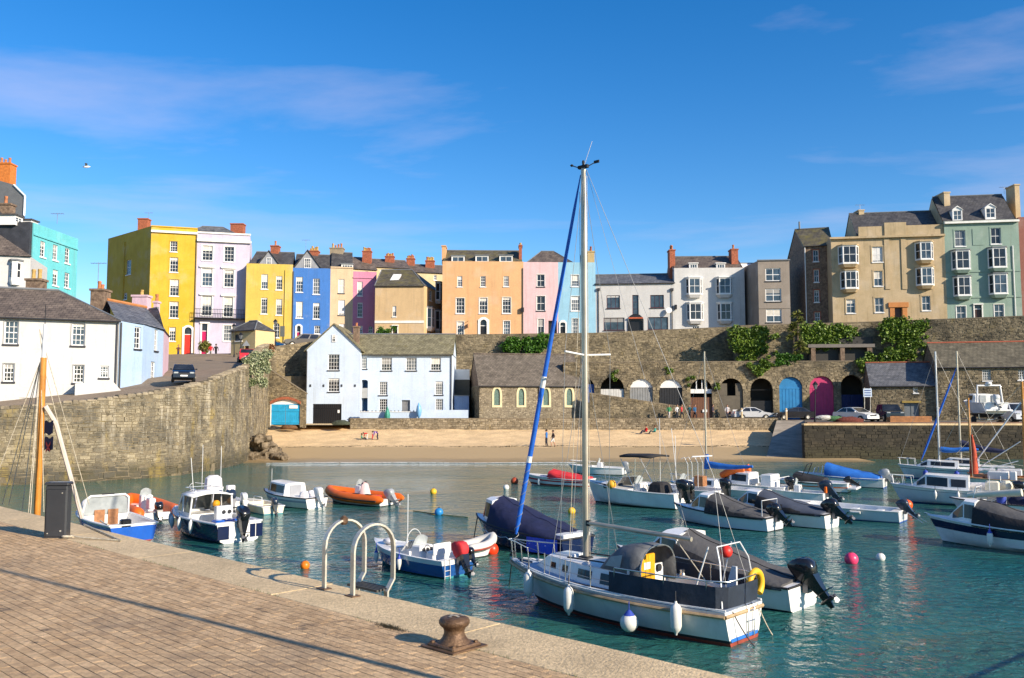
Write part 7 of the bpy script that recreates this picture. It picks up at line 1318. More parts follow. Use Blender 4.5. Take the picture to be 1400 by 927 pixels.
b = Boat('sport_boat', 'white cuddy boat with an orange inflatable stowed on deck', 0, 0, 142, 5.4, 2.1, .95, .75, at=(1022,678), sc=.78); b.hull([(.2, antik),(1.01, gel)], rail=strk_w, well=(.05,.45)); b.cabin(.42,.66,.8,.7,gel,top=.84,win=tint,inset=.16); b.mesh('stowed_inflatable', orange_t, lambda m: (m.tube([(b.x(.78),.5,1.25),(b.x(.62),.62,1.65),(b.x(.5),.5,1.75)], [.2,.28,.2], 10), m.tube([(b.x(.7),-.3,1.4),(b.x(.5),-.4,1.75)], [.15,.25], 10)), smooth=60); b.mesh('cockpit_box', gel, lambda m: m.bevbox((b.x(.22),0,1.0),(.7,1.4,.9),.05)); b.motor(1.0, ob_black, 30); b.tubes('stern_rails', [[(b.x(.06),.9,.75),(b.x(.06),.9,1.3),(b.x(.06),-.9,1.3),(b.x(.06),-.9,.75)]], .02, wtube)
# open white boat with small motor
b = Boat('open_boat', 'long low open white boat with a small black outboard', 0, 0, 142, 6.0, 2.0, .72, .56, at=(1148,707), sc=.80); b.hull([(.16, antib),(1.01, gel_g)], deck=gel, rail=strk_w, well=(.06,.75), floor=.12); b.motor(.9, ob_navy, 42); b.tubes('oars', [[(b.x(-.04),.2,.5),(b.x(-.16),.35,.05)],[(b.x(-.04),-.2,.5),(b.x(-.17),-.1,.05)]], .02, ss); b.mesh('thwart', gel, lambda m: [m.box((b.x(t),0,.42),(.3,1.6,.05)) for t in (.2,.4,.6)]); b.mesh('side_fender', fen_w, lambda m: m.tube([(b.x(.28),b.b(.28)+.09,.42),(b.x(.36),b.b(.36)+.09,.42)], .07, 8), smooth=60)
# blue-covered boat, dark-covered speedboat
b = Boat('speedboat', 'white speedboat under a bright blue tarpaulin with grey outboard', 0, 0, 148, 5.6, 2.1, .85, .62, at=(1150,664), sc=.82); b.hull([(.16, antib),(1.01, gel)], rail=strk_w); b.cover(.66, .05, .80, .18, cv_blue, cv_blue, seed=9, pw=1.0); b.motor(1.1, ob_grey, 42); b.tubes('roll_bar', [[(b.x(.7),.8,.8),(b.x(.68),.7,1.35),(b.x(.68),-.7,1.35),(b.x(.7),-.8,.8)],[(b.x(.8),.7,.8),(b.x(.78),.6,1.2),(b.x(.78),-.6,1.2),(b.x(.8),-.7,.8)]], .025, ss)
b = Boat('speedboat', 'white and orange speedboat with a dark cover and wakeboard tower', 0, 0, 150, 5.8, 2.1, .8, .6, at=(1098,670), sc=.8, full=2.0); b.hull([(.2, antik),(.55, gel),(.66, orange_t),(1.01, gel)], rail=strk_w); b.cover(.58,.25,.48,.25,cv_dk,cv_dk,seed=10); b.screen(.6,.36,tint,.85,.3); b.tubes('tower', [[(b.x(.5),.9,.7),(b.x(.42),.75,1.75),(b.x(.42),-.75,1.75),(b.x(.5),-.9,.7)]], .03, strk_k); b.mesh('swim_platform', gel, lambda m: m.bevbox((b.x(-.05),0,.3),(.6,1.7,.12),.04)); b.motor(.8, ob_black, 60)
b = Boat('jet_boat', 'small white tender with a dark grey outboard and orange strap', 0, 0, 146, 4.0, 1.6, .7, .52, at=(1082,683), sc=.8); b.hull([(.2, antib),(1.01, gel)], rail=strk_w, well=(.06,.6)); b.motor(1.25, ob_navy, 40); b.console(.4,.6,.8,.4); b.mesh('strap', orange_t, lambda m: m.box((b.x(-.02),.3,.7),(.1,.3,.35)))
# right-hand boats
b = cuddy_boat('grey-canopied cruiser with a broad navy stripe entering from the right', 0, 0, 134, 6.8, 2.3, 1.02, .80, [(.14, antik),(.62, gel),(.86, navy),(1.01, gel)], cv_grey, cv_dk, strk_w, None, win=tint, h=.80, seed=11, tf=.88, tw=.77, ta=.705, loc=Vector((15.75, 27.5, 0)), sc=.82, full=2.2); b.tubes('bow_roller', [[(b.x(.97),0,1.0),(b.x(1.02),0,1.08)]], .03, ss); fender(b, .61, 1, .72, .52, .095, cap=fen_b, label='white fender with blue collar on the navy-striped cruiser')
b = Boat('cabin_cruiser', 'white cabin cruiser with long dark side window near the quay wall', 0, 0, 150, 6.4, 2.3, 1.05, .85, at=(1302,689), sc=.80, full=2.2); b.hull([(.18, antib),(.80, gel_g),(.84, strk_g),(1.01, gel)], rail=strk_w, well=(.05,.36)); b.cabin(.36,.70,.82,.72,gel,top=.86,win=tint,wins=[(.06,.40,.22,.8),(.48,.97,.18,.86)],inset=.18); b.pulpit(.82,.5,wtube); b.tubes('rod_rack', [[(b.x(.2),.8,.9),(b.x(.2),.8,1.7)],[(b.x(.12),-.8,.9),(b.x(.12),-.8,1.6)]], .02, wtube); b.mesh('cockpit_clutter', gel_c, lambda m: (m.bevbox((b.x(.18),.3,1.15),(.7,.5,.5),.08), m.sphere((b.x(.08),-.4,1.1),.35,8,6))); b.motor(1.0, ob_black, 20)
for t in (.62,.44,.30): fender(b, t, 1, .78, .40, .08, label='white fender on the side of the white cabin cruiser', group='fenders on the cabin cruiser')
b = Boat('sailing_yacht', 'white sloop with bare aluminium mast and blue furled sail under the quay wall', 0, 0, 152, 6.6, 2.3, 1.05, .85, at=(1293,655), sc=.80, round=True, cat='yacht'); b.hull([(.25, antib),(.78, gel),(.83, navy),(1.01, gel)], rail=strk_w, well=(.05,.34)); b.cabin(.36,.68,.80,.5,gel,top=.84,win=tint,inset=.3); b.pulpit(.82,.5,wtube); m_x = b.x(.56); b.mesh('mast', M('mast_silver',(.55,.56,.58),rough=.35,metal=.6), lambda m: m.tube([(m_x,0,1.2),(m_x,0,9.75)],[.075,.065],8), smooth=50); b.tubes('stays', [[(b.x(.99),0,1.1),(m_x,0,9.6)],[(b.x(.02),0,.9),(m_x,0,9.6)],[(m_x-.1,1.0,1),(m_x-.1,.8,5.4),(m_x,0,9.4)],[(m_x-.1,-1.0,1),(m_x-.1,-.8,5.4),(m_x,0,9.4)]], .009, wire, 5); b.tubes('spreaders', [[(m_x,0,5.4),(m_x-.1,sg*.85,5.4)] for sg in (1,-1)], .03, gel); b.mesh('boom', alu, lambda m: m.tube([(m_x,0,2.1),(m_x-2.8,0,2.1)],.06,8)); b.mesh('sail_stow', cv_blue, lambda m: m.tube([Vector((m_x-.1-2.6*f,0,2.25-.06*math.sin(f*6))) for f in [i/8 for i in range(9)]],[.2,.22,.2,.18,.17,.15,.13,.11,.08],8), smooth=60)
for t in (.7,.38): fender(b, t, 1, .70, .7, .16, mat=fen_b, label='fat blue fender on the white sloop', group='blue fenders on the sloop')
b = Boat('sailing_yacht', 'pale yacht with olive mast and royal blue furled headsail behind the sloop', 0, 0, 152, 6.6, 2.3, 1.0, .8, at=(1322,650), sc=.80, round=True, cat='yacht'); b.hull([(.25, antik),(1.01, gel_c)], rail=strk_w); b.cabin(.36,.68,.80,.5,gel,top=.84,win=tint,inset=.3); m_x = b.x(.56); b.mesh('mast', alu, lambda m: m.tube([(m_x,0,1.2),(m_x,0,10.0)],[.085,.07],8), smooth=50); b.mesh('furled_headsail', cvf, lambda m: m.tube([lerp(Vector((b.x(1.0),0,1.1)), Vector((m_x,0,8.8)), f) for f in (0,.1,.5,.9,1)],[.03,.08,.09,.06,.02],8), smooth=60); b.tubes('stays', [[(m_x,0,8.8),(m_x,0,10.0)],[(b.x(.02),0,.9),(m_x,0,10.0)],[(m_x-.1,1.0,1),(m_x,0,6.6)],[(m_x-.1,-1.0,1),(m_x,0,6.6)]], .009, wire, 5); b.mesh('boom_cover', cv_navy, lambda m: m.tube([Vector((m_x-.05-3.2*f,0,2.6-.7*math.sin(f*1.6)+.1*f)) for f in [i/8 for i in range(9)]],[.25,.24,.22,.2,.2,.2,.18,.15,.1],8), smooth=60)
b = Boat('gaff_cutter', 'small gaff cutter with varnished mast, red sail bundle and white spars', 0, 0, 145, 6.0, 2.2, .9, .7, at=(1345,668), sc=.8, round=True, cat='sailing boat'); b.hull([(.25, antif),(1.01, gel)], deck=teak, rail=strk, well=(.05,.5)); m_x = b.x(.62); b.mesh('mast', varn, lambda m: m.tube([(m_x,0,.5),(m_x,0,6.1)],[.08,.06],8), smooth=50); b.mesh('sail_bundle', M('tan_sail',(.45,.07,.03),rough=.8,var=.3,scale=4), lambda m: m.tube([(m_x-.15,0,1.0),(m_x-.2,.05,1.6),(m_x-.2,0,2.6),(m_x-.12,0,3.6)],[.28,.24,.16,.05],8), smooth=60); b.tubes('spars', [[(m_x-.2,0,1.2),(m_x-3,.2,3.2)],[(m_x,0,1.0),(m_x-2.8,-.2,1.9)]], .035, wtube); b.tubes('stays', [[(b.x(1.05),0,.9),(m_x,0,6.0)],[(m_x-.2,.9,.7),(m_x,0,5.7)],[(m_x-.2,-.9,.7),(m_x,0,5.7)]], .012, rope_m, 5); b.mesh('deck_boxes', gel, lambda m: (m.bevbox((b.x(.35),0,.95),(1.2,.9,.5),.05), m.bevbox((b.x(.2),.3,.95),(.4,.4,.6),.05)))
b = Boat('gaff_cutter', 'grey-hulled cutter with tall orange mast and raised bowsprit', 0, 0, 150, 6.4, 2.3, .95, .75, at=(1396,668), sc=.8, round=True, cat='sailing boat'); b.hull([(.25, antik),(.8, strk_g),(1.01, gel_c)], deck=teak, rail=strk, well=(.05,.5)); m_x = b.x(.45); b.mesh('mast', varn, lambda m: m.tube([(m_x,0,.5),(m_x,0,7.2)],[.11,.08],8), smooth=50); b.mesh('topmast', gel, lambda m: m.tube([(m_x,0,7.1),(m_x,0,7.6)],.05,6)); b.tubes('spars', [[(m_x+.1,0,5.8),(m_x+3.4,0,1.1)],[(m_x-.1,.1,1.6),(m_x-3,.2,1.9)]], .05, wtube); b.tubes('stays', [[(b.x(1.1),0,2.2),(m_x,0,7.0)],[(b.x(1.1),0,2.2),(m_x,.1,1.5)],[(b.x(1.1),0,2.0),(m_x,-.2,1.2)],[(m_x-.3,1,.7),(m_x,0,6.4)],[(m_x-.3,-1,.7),(m_x,0,6.4)],[(b.x(0),0,.8),(m_x,0,7.0)]], .013, rope_m, 5); b.mesh('coachroof', gel, lambda m: m.bevbox((b.x(.6),0,1.1),(1.5,1.2,.4),.06))
b = Boat('work_boat', 'cluttered work boat with blue barrel, red can and black motors', 0, 0, 140, 5.6, 2.2, .8, .65, at=(1372,703), sc=.72); b.hull([(.2, antik),(1.01, gel)], rail=strk_k, well=(.05,.7), floor=.25); b.mesh('barrel', fen_b, lambda m: m.lathe([(.22,0),(.25,.2),(.25,.5),(.22,.7)],12,(b.x(.5),.4,.6)), smooth=40); b.mesh('fuel_can', red_m, lambda m: m.bevbox((b.x(.2),.5,.95),(.35,.25,.45),.04)); b.mesh('crates', M('crate_grey',(.25,.25,.24)), lambda m: (m.box((b.x(.6),-.3,.75),(.6,.5,.4),.3), m.box((b.x(.42),-.1,.8),(.5,.4,.5),.1))); b.mesh('net_heap', cv_navy, lambda m: m.sphere((b.x(.35),.2,.8),.45,10,6,(1.2,1,.7)), smooth=60); b.motor(1.2, ob_black, 40, y=.4); b.motor(1.1, ob_black, 40, y=-.4, name='auxiliary_outboard'); b.tubes('poles', [[(b.x(.6),.5,.7),(b.x(.1),.2,2.0)],[(b.x(.65),.3,.7),(b.x(.12),-.1,1.9)],[(b.x(.5),-.4,.7),(b.x(.0),-.4,1.7)]], .025, gel); b.tubes('arch', [[(b.x(.75),.8,.7),(b.x(.72),.7,1.5),(b.x(.72),-.7,1.5),(b.x(.75),-.8,.7)]], .03, gel); b.mesh('bundle', gel_c, lambda m: m.tube([(b.x(.8),.6,1.0),(b.x(.3),.8,1.35)],[.15,.22],8), smooth=60)
b = Boat('tender', 'pale tender alongside the cluttered work boat', 0, 0, 140, 4.6, 1.8, .8, .6, at=(1372,690), sc=.72); b.hull([(.2, antib),(1.01, gel_g)], rail=strk_w, well=(.05,.6)); b.mesh('white_roll', cv_white, lambda m: m.tube([(b.x(.9),.2,1.1),(b.x(.3),.3,1.2)],[.2,.26],10), smooth=60); b.mesh('seat_back', teak, lambda m: m.bevbox((b.x(.3),-.3,1.0),(.15,.7,.7),.04)); b.motor(1.0, ob_black, 35)
# boat on the quay, stern towards the water
b = Boat('sport_cruiser', 'white sport cruiser with radar arch standing ashore on the quay', 0, 0, 84, 6.0, 2.4, 1.3, 1.0, loc=Vector((41.9, 78.6, 3.75)), sc=1); b.hull([(.3, antik),(1.01, gel)], rail=strk_w, well=(.06,.4)); b.cabin(.4,.58,.72,.7,gel,top=.86,win=tint,inset=.2); b.tubes('radar_arch', [[(b.x(.2),1.05,1.0),(b.x(.22),.95,2.5),(b.x(.22),-.95,2.5),(b.x(.2),-1.05,1.0)]], .09, gel, 8); b.mesh('radar', gel, lambda m: m.lathe([(.2,0),(.28,.1),(.25,.22),(.05,.26)],12,(b.x(.22),0,2.55)), smooth=50); b.mesh('swim_platform', gel, lambda m: m.bevbox((b.x(-.05),0,.35),(.6,2.2,.14),.04)); [b.mesh('seat', perspex, lambda m, y=y: m.bevbox((b.x(.25),y,1.3),(.3,.6,.7),.06)) for y in (-.5,.5)]; b.motor(1.2, ob_white, 30); b.tubes('trailer', [[(b.x(.0),sg*.7,-.45),(b.x(1.1),sg*.3,-.45)] for sg in (1,-1)] + [[(b.x(.3),-1.1,-.5),(b.x(.3),1.1,-.5)],[(b.x(.3),.7,-.45),(b.x(.3),.7,0.0)],[(b.x(.3),-.7,-.45),(b.x(.3),-.7,0.0)]], .06, ss); [b.mesh('trailer_wheel', rubber, lambda m, sg=sg: m.lathe([(.18,-.1),(.33,-.1),(.33,.1),(.18,.1)],14,(b.x(.3),sg*1.15,-.5),(0,1,0))) for sg in (1,-1)]
# wooden-masted boat hidden below the quay at left
b = Boat('gaff_cutter', 'gaff boat with orange varnished mast and white gaff lying below the quay edge', 0, 0, 150, 6.4, 2.2, .75, .55, loc=Vector((-13.2, 23.3, 0)), sc=1, round=True, cat='sailing boat'); b.hull([(.25, antif),(1.01, gel)], deck=teak, rail=strk, well=(.05,.55)); mp_ = P(56,578,23.4); inv = b.M.inverted(); lm_ = inv @ Vector((mp_.x, mp_.y, 0)); m_x, m_y = lm_.x, lm_.y; zt_m = P(56,489,23.4).z; b.mesh('mast', varn, lambda m: m.tube([(m_x,m_y,.3),(m_x,m_y,zt_m)],[.088,.078],10), smooth=50); zt2 = P(53,443,23.4).z; b.mesh('topmast', gel_g, lambda m: m.tube([(m_x,m_y,zt_m-.1),(m_x,m_y,zt_m+.9)],[.06,.04],8), smooth=50); b.tubes('flag_halyard_pole', [[(m_x,m_y,zt_m+.8),(m_x,m_y,P(52,418,23.4).z)]], .012, strk_k)
def loc(px, py, Yd): return b.M.inverted() @ P(px, py, Yd)
b.tubes('gaff', [[loc(62,555,23.3), loc(76,578,23.5), loc(112,708,24.4)]], .06, M('spar_whitewash',(.62,.55,.48),rough=.6)); tops = loc(55,492,23.4)
b.tubes('shrouds', [[loc(55,495,23.4), loc(x, y, Yd)] for x, y, Yd in ((3,690,24.5),(12,690,24.5),(38,712,23),(41,712,23),(-20,690,24),(30,700,23.8))], .011, rope_m, 5); b.tubes('stays', [[loc(54,450,23.4), loc(60,500,23.4), loc(112,708,24.2)],[loc(54,450,23.4), loc(122,690,25)],[loc(56,500,23.4), loc(60,700,23)]], .010, rope_m, 5)
for i, (y0, m_) in enumerate(((590, 0),(612, 1))):
    c = loc(61, y0-14, 23.3); e = loc(73, y0-14, 23.0); fl = MB(); h_ = .34; nn = 6
    fl.loft([[lerp(c, e, k/nn) + Vector((0,0,dz + .03*math.sin(k*1.4))) for k in range(nn+1)] for dz in (0,-h_)], closed=False, cap0=False, cap1=False); o = fl.build('burgee', M('flag_navy',(.012,.012,.05),rough=.8), b.root, fix=False)
    if m_: cr_ = MB(); k0, k1 = lerp(c, e, .25), lerp(c, e, .75); off = (b.M.to_3x3().inverted() @ Vector((0,-.03,0))); cr_.poly([p + off for p in (k0 + Vector((0,0,-.1)), k1 + Vector((0,0,-.32)), k1 + Vector((0,0,-.40)), k0 + Vector((0,0,-.18)))]); cr_.poly([p + off for p in (k0 + Vector((0,0,-.34)), k1 + Vector((0,0,-.10)), k1 + Vector((0,0,-.18)), k0 + Vector((0,0,-.42)))]); cr_.build('flag_cross', M('flag_red',(.55,.02,.02)), o, fix=False)
# ================================================================ QUAYSIDE FURNITURE
rust = M('rusty_iron', (.075,.04,.022), col2=(.20,.12,.065), rough=.55, metal=.35, scale=7, fine=.3, bump=.4, bscale=30)
chip = M('worn_paint_chips', (.42,.37,.28), rough=.6, var=.3, scale=30)
ba = G(621,884,QZ); ang = math.atan2(QE.y, QE.x)
bo = thing('mooring_bollard', 'rusty cast-iron mooring bollard on the quay edge', 'bollard', (ba.x, ba.y, QZ), ang + R(0), world=False)
m = MB(); m.bevbox((0,0,.022), (.36,.36,.04), .012); m.bevbox((0,0,.012), (.44,.44,.012), .004); m.build('base_plate', rust, bo)
m = MB(); m.lathe([(.150,.042),(.138,.055),(.112,.085),(.096,.12),(.095,.15),(.105,.175),(.130,.195),(.142,.215),(.143,.235),(.130,.258),(.10,.270),(.03,.274)], 28); m.build('bollard_post', rust, bo, smooth=60)
m = MB(); rb_ = random.Random(5)
for i in range(16):
    a = rb_.uniform(0, 6.28); r = rb_.uniform(.0,.075); c = Vector((r*math.cos(a)+.02, r*math.sin(a), .275)); k = rb_.uniform(.008,.024); n = 7; m.poly([c + Vector((k*rb_.uniform(.5,1.2)*math.cos(2*math.pi*j/n), k*rb_.uniform(.5,1.2)*math.sin(2*math.pi*j/n), .0006*i)) for j in range(n)])
m.build('paint_chips', chip, bo, fix=False)
m = MB(); [m.lathe([(.022,.04),(.022,.055),(.012,.06)], 6, (x, y, 0)) for x in (-.14,.14) for y in (-.14,.14)]; m.build('bolts', rust, bo)
galv = M('galvanised_steel', (.58,.54,.45), rough=.45, metal=.4, var=.2, scale=4, fine=.15, dirt=.35)
b1 = G(443,805,QZ); b2 = G(482,815,QZ); n3 = Vector((QN.x, QN.y, 0))
ld = thing('quay_ladder', 'galvanised quay ladder with two tall hooped handrails', 'ladder', (b2.x, b2.y, QZ))
for bb in (b1, b2):
    pts = []; r_ = .30; hh = .80
    pts += [bb + Vector((0,0,z)) for z in (0,.15,.3,hh-r_)]; pts += [bb + n3*(r_ - r_*math.cos(a)) + Vector((0,0,hh-r_ + r_*math.sin(a))) for a in [math.pi*i/12 for i in range(1,13)]]; pts += [bb + n3*(2*r_) + Vector((0,0,z)) for z in (.3,.12)] + [bb + n3*(2*r_-.10) + Vector((0,0,-.02)), bb + n3*(2*r_-.10) + Vector((0,0,-2.4))]
    m = MB(); e3 = Vector((QE.x, QE.y, 0)); rings = []
    for i, p in enumerate(pts):
        d = (pts[min(i+1,len(pts)-1)] - pts[max(i-1,0)]).normalized(); s_ = d.cross(e3).normalized(); rings.append([p + e3*a + s_*c for a, c in ((-.034,-.012),(.034,-.012),(.034,.012),(-.034,.012))])
    m.loft(rings); hp = m.build('handrail', galv, ld); f = MB(); f.bevbox(bb + Vector((0,0,.006)), (.16,.12,.012), .003, ang); f.build('foot_plate', rust, hp)
m = MB(); mid = (b1+b2)/2 + n3*.52; w_ = (b2-b1).length
for k in range(5): m.box(mid - n3*(.05*k - .04) + Vector((0,0,.0)), (w_, .028, .03), ang)
m.build('top_tread', M('dark_grating', (.09,.085,.075), rough=.6, metal=.4), ld)
for k in range(7): m = MB(); q = (b1+b2)/2 + n3*.5 + Vector((0,0,-.3-.3*k)); m.tube([q - e3*w_/2, q + e3*w_/2], .016, 6); m.build('rung', galv, ld)
ro_ = MB(); q = b1 + n3*.28 + Vector((0,0,.80)); ro_.lathe([(.03,-.06),(.05,-.03),(.05,.02),(.02,.05)], 8, q); ro_.build('rope_knot', rust, ld)
ca = G(73,736,QZ); cab_m = M('cabinet_dark_grey', (.035,.037,.042), rough=.38, var=.15, coat=.2); cb = thing('service_cabinet', 'dark grey steel service cabinet standing on the quay', 'cabinet', (ca.x, ca.y+.12, QZ), R(4), world=False)
m = MB(); m.bevbox((0,0,.44), (.36,.20,.88), .02); m.build('cabinet_body', cab_m, cb); m = MB(); m.bevbox((0,-.0,.905), (.39,.23,.05), .015); m.build('lid', cab_m, cb); m = MB(); m.bevbox((.01,-.108,.42), (.32,.018,.78), .008); d_ = m.build('front_panel', cab_m, cb); m = MB(); m.lathe([(.014,0),(.014,.012)], 10, (.10,-.118,.12), (0,-1,0)); m.lathe([(.010,0),(.010,.01)], 10, (.11,-.118,.75), (0,-1,0)); m.lathe([(.010,0),(.010,.01)], 10, (-.11,-.118,.08), (0,-1,0)); m.build('lock', galv, d_)
cb2 = thing('litter_bin', 'black litter bin beside the service cabinet', 'bin', (ca.x-1.50, ca.y+.1, QZ), 0, world=False); m = MB(); m.lathe([(.30,0),(.32,.05),(.32,.72),(.34,.74),(.34,.80),(.26,.86),(.05,.88)], 20); m.build('bin_body', black_metal, cb2, smooth=35); m = MB(); m.lathe([(.335,.5),(.335,.56)], 20); m.build('bin_band', M('bin_gold',(.4,.3,.06)), cb2, smooth=35)
rp = MB(); c0 = G(92,734,QZ+.03); pts = [c0 + Vector((.10*math.cos(a*2.2)*(1-.1*a), .06*math.sin(a*2.2), .005*a)) for a in [i*.3 for i in range(12)]] + line3(c0 + Vector((.1,0,.0)), G(165,739,QZ+.02), -.0, 10)[1:] + line3(G(165,739,QZ+.02), Q(-6.9,-.02,QZ+.02), 0, 6)[1:] + [Q(-6.9,.06,QZ-.1), Q(-6.9,.3,1.2)]; rp.tube(pts, .014, 6); tag(rp.build('mooring_rope', rope_m, None, smooth=60), 'pale mooring rope lying across the coping from the service cabinet', 'rope')
rp = MB(); rp.tube(line3((3.15,5.2,2.30), (19.5,24,.6), .30, 20), .03, 6); tag(rp.build('mooring_rope', M('tarred_rope',(.16,.13,.10),rough=.9,var=.5,scale=40), None, smooth=60), 'thick dark mooring rope running from the quay out over the water', 'rope')
lp = thing('lamp_post', 'slim black metal lamp post standing on the quay beside the coping', 'lamp post', (3.1, 4.55, QZ)); m = MB(); m.tube([(3.1,4.55,QZ),(3.1,4.55,QZ+.8),(3.1,4.55,QZ+6)], [.07,.045,.04], 10); m.build('post', black_metal, lp, smooth=60); m = MB(); m.lathe([(.05,0),(.2,.1),(.25,.45),(.05,.6)], 8, (3.1,4.55,QZ+6)); m.build('lantern', glass2, lp)
# weed and stains on the quay
wd = MB(); rw2 = random.Random(8)
for i in range(420):
    p = G(533,858,QZ); a = rw2.gauss(0,.10); c = rw2.gauss(0,.025); q = p + e3*a - n3*c; l = rw2.uniform(.01,.03); q2 = q + Vector((rw2.uniform(-.03,.03), rw2.uniform(-.03,.03), rw2.uniform(.005,.03))); wd.poly([q, q + Vector((.006,0,0)), q2])
gw_ = MB()
for i in range(900):                                                # blades of grass in the joint between paving and coping
    s_ = rw2.uniform(-16, 6); 
    if noise.noise(Vector((s_*.8, 3, 0))) < .05: continue
    q = Q(s_, -.903 + rw2.gauss(0,.006), QZ-.005); q2 = q + Vector((rw2.uniform(-.02,.02), rw2.uniform(-.02,.02), rw2.uniform(.01,.04))); gw_.poly([q, q + Vector((.005,.002,0)), q2])
tag(gw_.build('joint_grass', M('joint_grass_leaf',(.08,.10,.025)), None, fix=False), 'sparse grass blades in the joint along the coping', 'grass', kind='stuff')
tag(wd.build('seaweed_tuft', M('weed_dark',(.035,.03,.015)), None, fix=False), 'small dark tuft of weed in the joint of the coping', 'weed', kind='stuff')

# ================================================================ BUOYS
for lab, px, py, r, mt in (('orange mooring buoy floating beside the quay edge', 417, 777, .13, M('buoy_orange',(.75,.18,.01),rough=.4)), ('large red mooring buoy at the bow of the yacht', 672, 757, .21, M('buoy_red',(.75,.045,.01),rough=.35)), ('pink mooring buoy on open water', 1164, 770, .19, M('buoy_pink',(.75,.05,.14),rough=.35)), ('small white buoy drifting beside the pink one', 1204, 766, .13, fen_w), ('orange buoy off the bow of the cabin cruiser', 1240, 695, .24, M('buoy_orange2',(.75,.10,.01),rough=.4)), ('small yellow buoy near the orange inflatable', 592.5, 675, .17, yel_m), ('blue float on a floating line', 600, 704, .18, M('buoy_blue',(.02,.20,.48),rough=.4)), ('dark red buoy near the red-covered speedboat', 703.5, 661, .22, M('buoy_brick',(.35,.06,.02),rough=.5)), ('pale buoy left of the red-covered speedboat', 692, 669, .16, fen_w), ('small yellow can buoy behind the yacht mast', 781.5, 702, .16, yel_m), ('small blue and white float near the service cabinet', 93, 675, .13, fen_b)):
    g = G(px, py); e = thing('mooring_buoy', lab, 'buoy', (g.x, g.y, 0), world=False); m = MB(); m.sphere((0,0,r*.6), r, 18, 12); m.build('float', mt, e, smooth=60); m = MB(); m.lathe([(r*.3,r*1.45),(r*.22,r*1.62),(r*.1,r*1.7)], 10); m.tube([(0,0,r*1.6),(r*.2,0,r*1.85),(0,0,r*1.95),(-r*.2,0,r*1.85),(0,0,r*1.6)], r*.06, 5); m.build('ring', rope_d, e)
fl = MB(); fl.tube([lerp(G(565,699), G(600,704), i/8) + Vector((0,0,.02)) for i in range(9)] + [lerp(G(600,704), G(640,708), i/8) + Vector((0,0,.02)) for i in range(1,9)], .02, 5); tag(fl.build('floating_line', M('line_green',(.08,.14,.06)), None), 'green floating line through the blue float', 'rope')

# ================================================================ PLANTS
def leaf_mat(n, a, b): return M(n, a, col2=b, rough=.55, scale=1.2, attr=True)
ivy_m = leaf_mat('ivy_leaf', (.02,.06,.008), (.18,.27,.025)); hedge_m = leaf_mat('hedge_leaf', (.015,.06,.006), (.08,.20,.012)); palm_m = leaf_mat('palm_leaf', (.06,.09,.015), (.22,.22,.05)); val_m = leaf_mat('valerian_leaf', (.07,.14,.02), (.52,.52,.33)); bark = M('bark', (.10,.075,.05), rough=.95, var=.3, scale=8, bump=.6)
def leaves(rnd, pts, size, nrm=None, flat=.6):
    mb = MB()
    for p in pts:
        mb.rv = rnd.random(); d = Vector((rnd.gauss(0,1), rnd.gauss(0,1), rnd.gauss(0,1)))
        if nrm: d = d*flat + Vector(nrm)
        d.normalize(); a = d.cross(Vector((rnd.random()-.5, rnd.random()-.5, rnd.random()))).normalized(); c = d.cross(a); s = size*rnd.uniform(.6,1.3); mb.poly([p - a*s*.5, p + c*s*.32, p + a*s*.6, p - c*s*.32])
    return mb
def blob_plant(name, label, cat, blobs, n, size, mat, seed, base, stem=True, nrm=None, group=None):
    """blobs: list of (centre, radii); leaves fill an uneven volume"""
    rnd = random.Random(seed); pts = []; tot = sum((r[0]*r[2])**.8 for c, r in blobs)
    for c, r in blobs:
        k = int(n*(r[0]*r[2])**.8/tot)
        for _ in range(k):
            d = Vector((rnd.gauss(0,1), rnd.gauss(0,1), rnd.gauss(0,1))).normalized(); q = rnd.random()**.4; nn = 1 + .45*noise.noise(d*2.3 + Vector(c)); pts.append(Vector(c) + Vector((d.x*r[0], d.y*r[1], d.z*r[2]))*q*nn)
    e = thing(name, label, cat, base, group=group); leaves(rnd, pts, size, nrm).build('foliage', mat, e, fix=False, attr=True)
    if stem:
        m = MB()
        for c, r in blobs[:5]: m.tube([Vector(base) + Vector((rnd.uniform(-.1,.1),0,0)), lerp(Vector(base), Vector(c), .5) + Vector((rnd.uniform(-.2,.2),0,.1)), Vector(c)], [.06,.04,.02], 5)
        m.build('stem', bark, e)
    return e
c = lambda px, py, Y_: P(px, py, Y_)
def mass(x0, y0, x1, y1, Y_, r, n, seed, mask=None):
    rnd = random.Random(seed); out = []
    while len(out) < n:
        x, y = rnd.uniform(x0,x1), rnd.uniform(y0,y1)
        if mask and not mask((x-x0)/(x1-x0), (y-y0)/(y1-y0)): continue
        k = rnd.uniform(.6,1.2); out.append((P(x,y,Y_), (r*k, r*.5*k, r*.8*k)))
    return out
blob_plant('clipped_hedge', 'long green hedge trailing over the wall below the pink and peach houses', 'hedge', mass(690,460,756,479,110.2,.75,30,1), 5200, .30, hedge_m, 2, P(722,482,110.3))
blob_plant('ivy_bush', 'dense green ivy bush beside the white bay-windowed house wall', 'ivy', mass(1003,450,1048,488,107.2,.95,34,2, lambda u, v: abs(u-.45) < .5-.25*v) + mass(1000,450,1062,496,107.2,.38,34,72), 8500, .32, ivy_m, 3, P(1022,492,107.2))
blob_plant('ivy_bush', 'broad ivy curtain hanging over the terrace shelter', 'ivy', mass(1099,446,1167,474,105.9,.85,52,3) + mass(1096,444,1172,482,105.8,.38,40,73), 11000, .30, ivy_m, 4, P(1130,478,106))
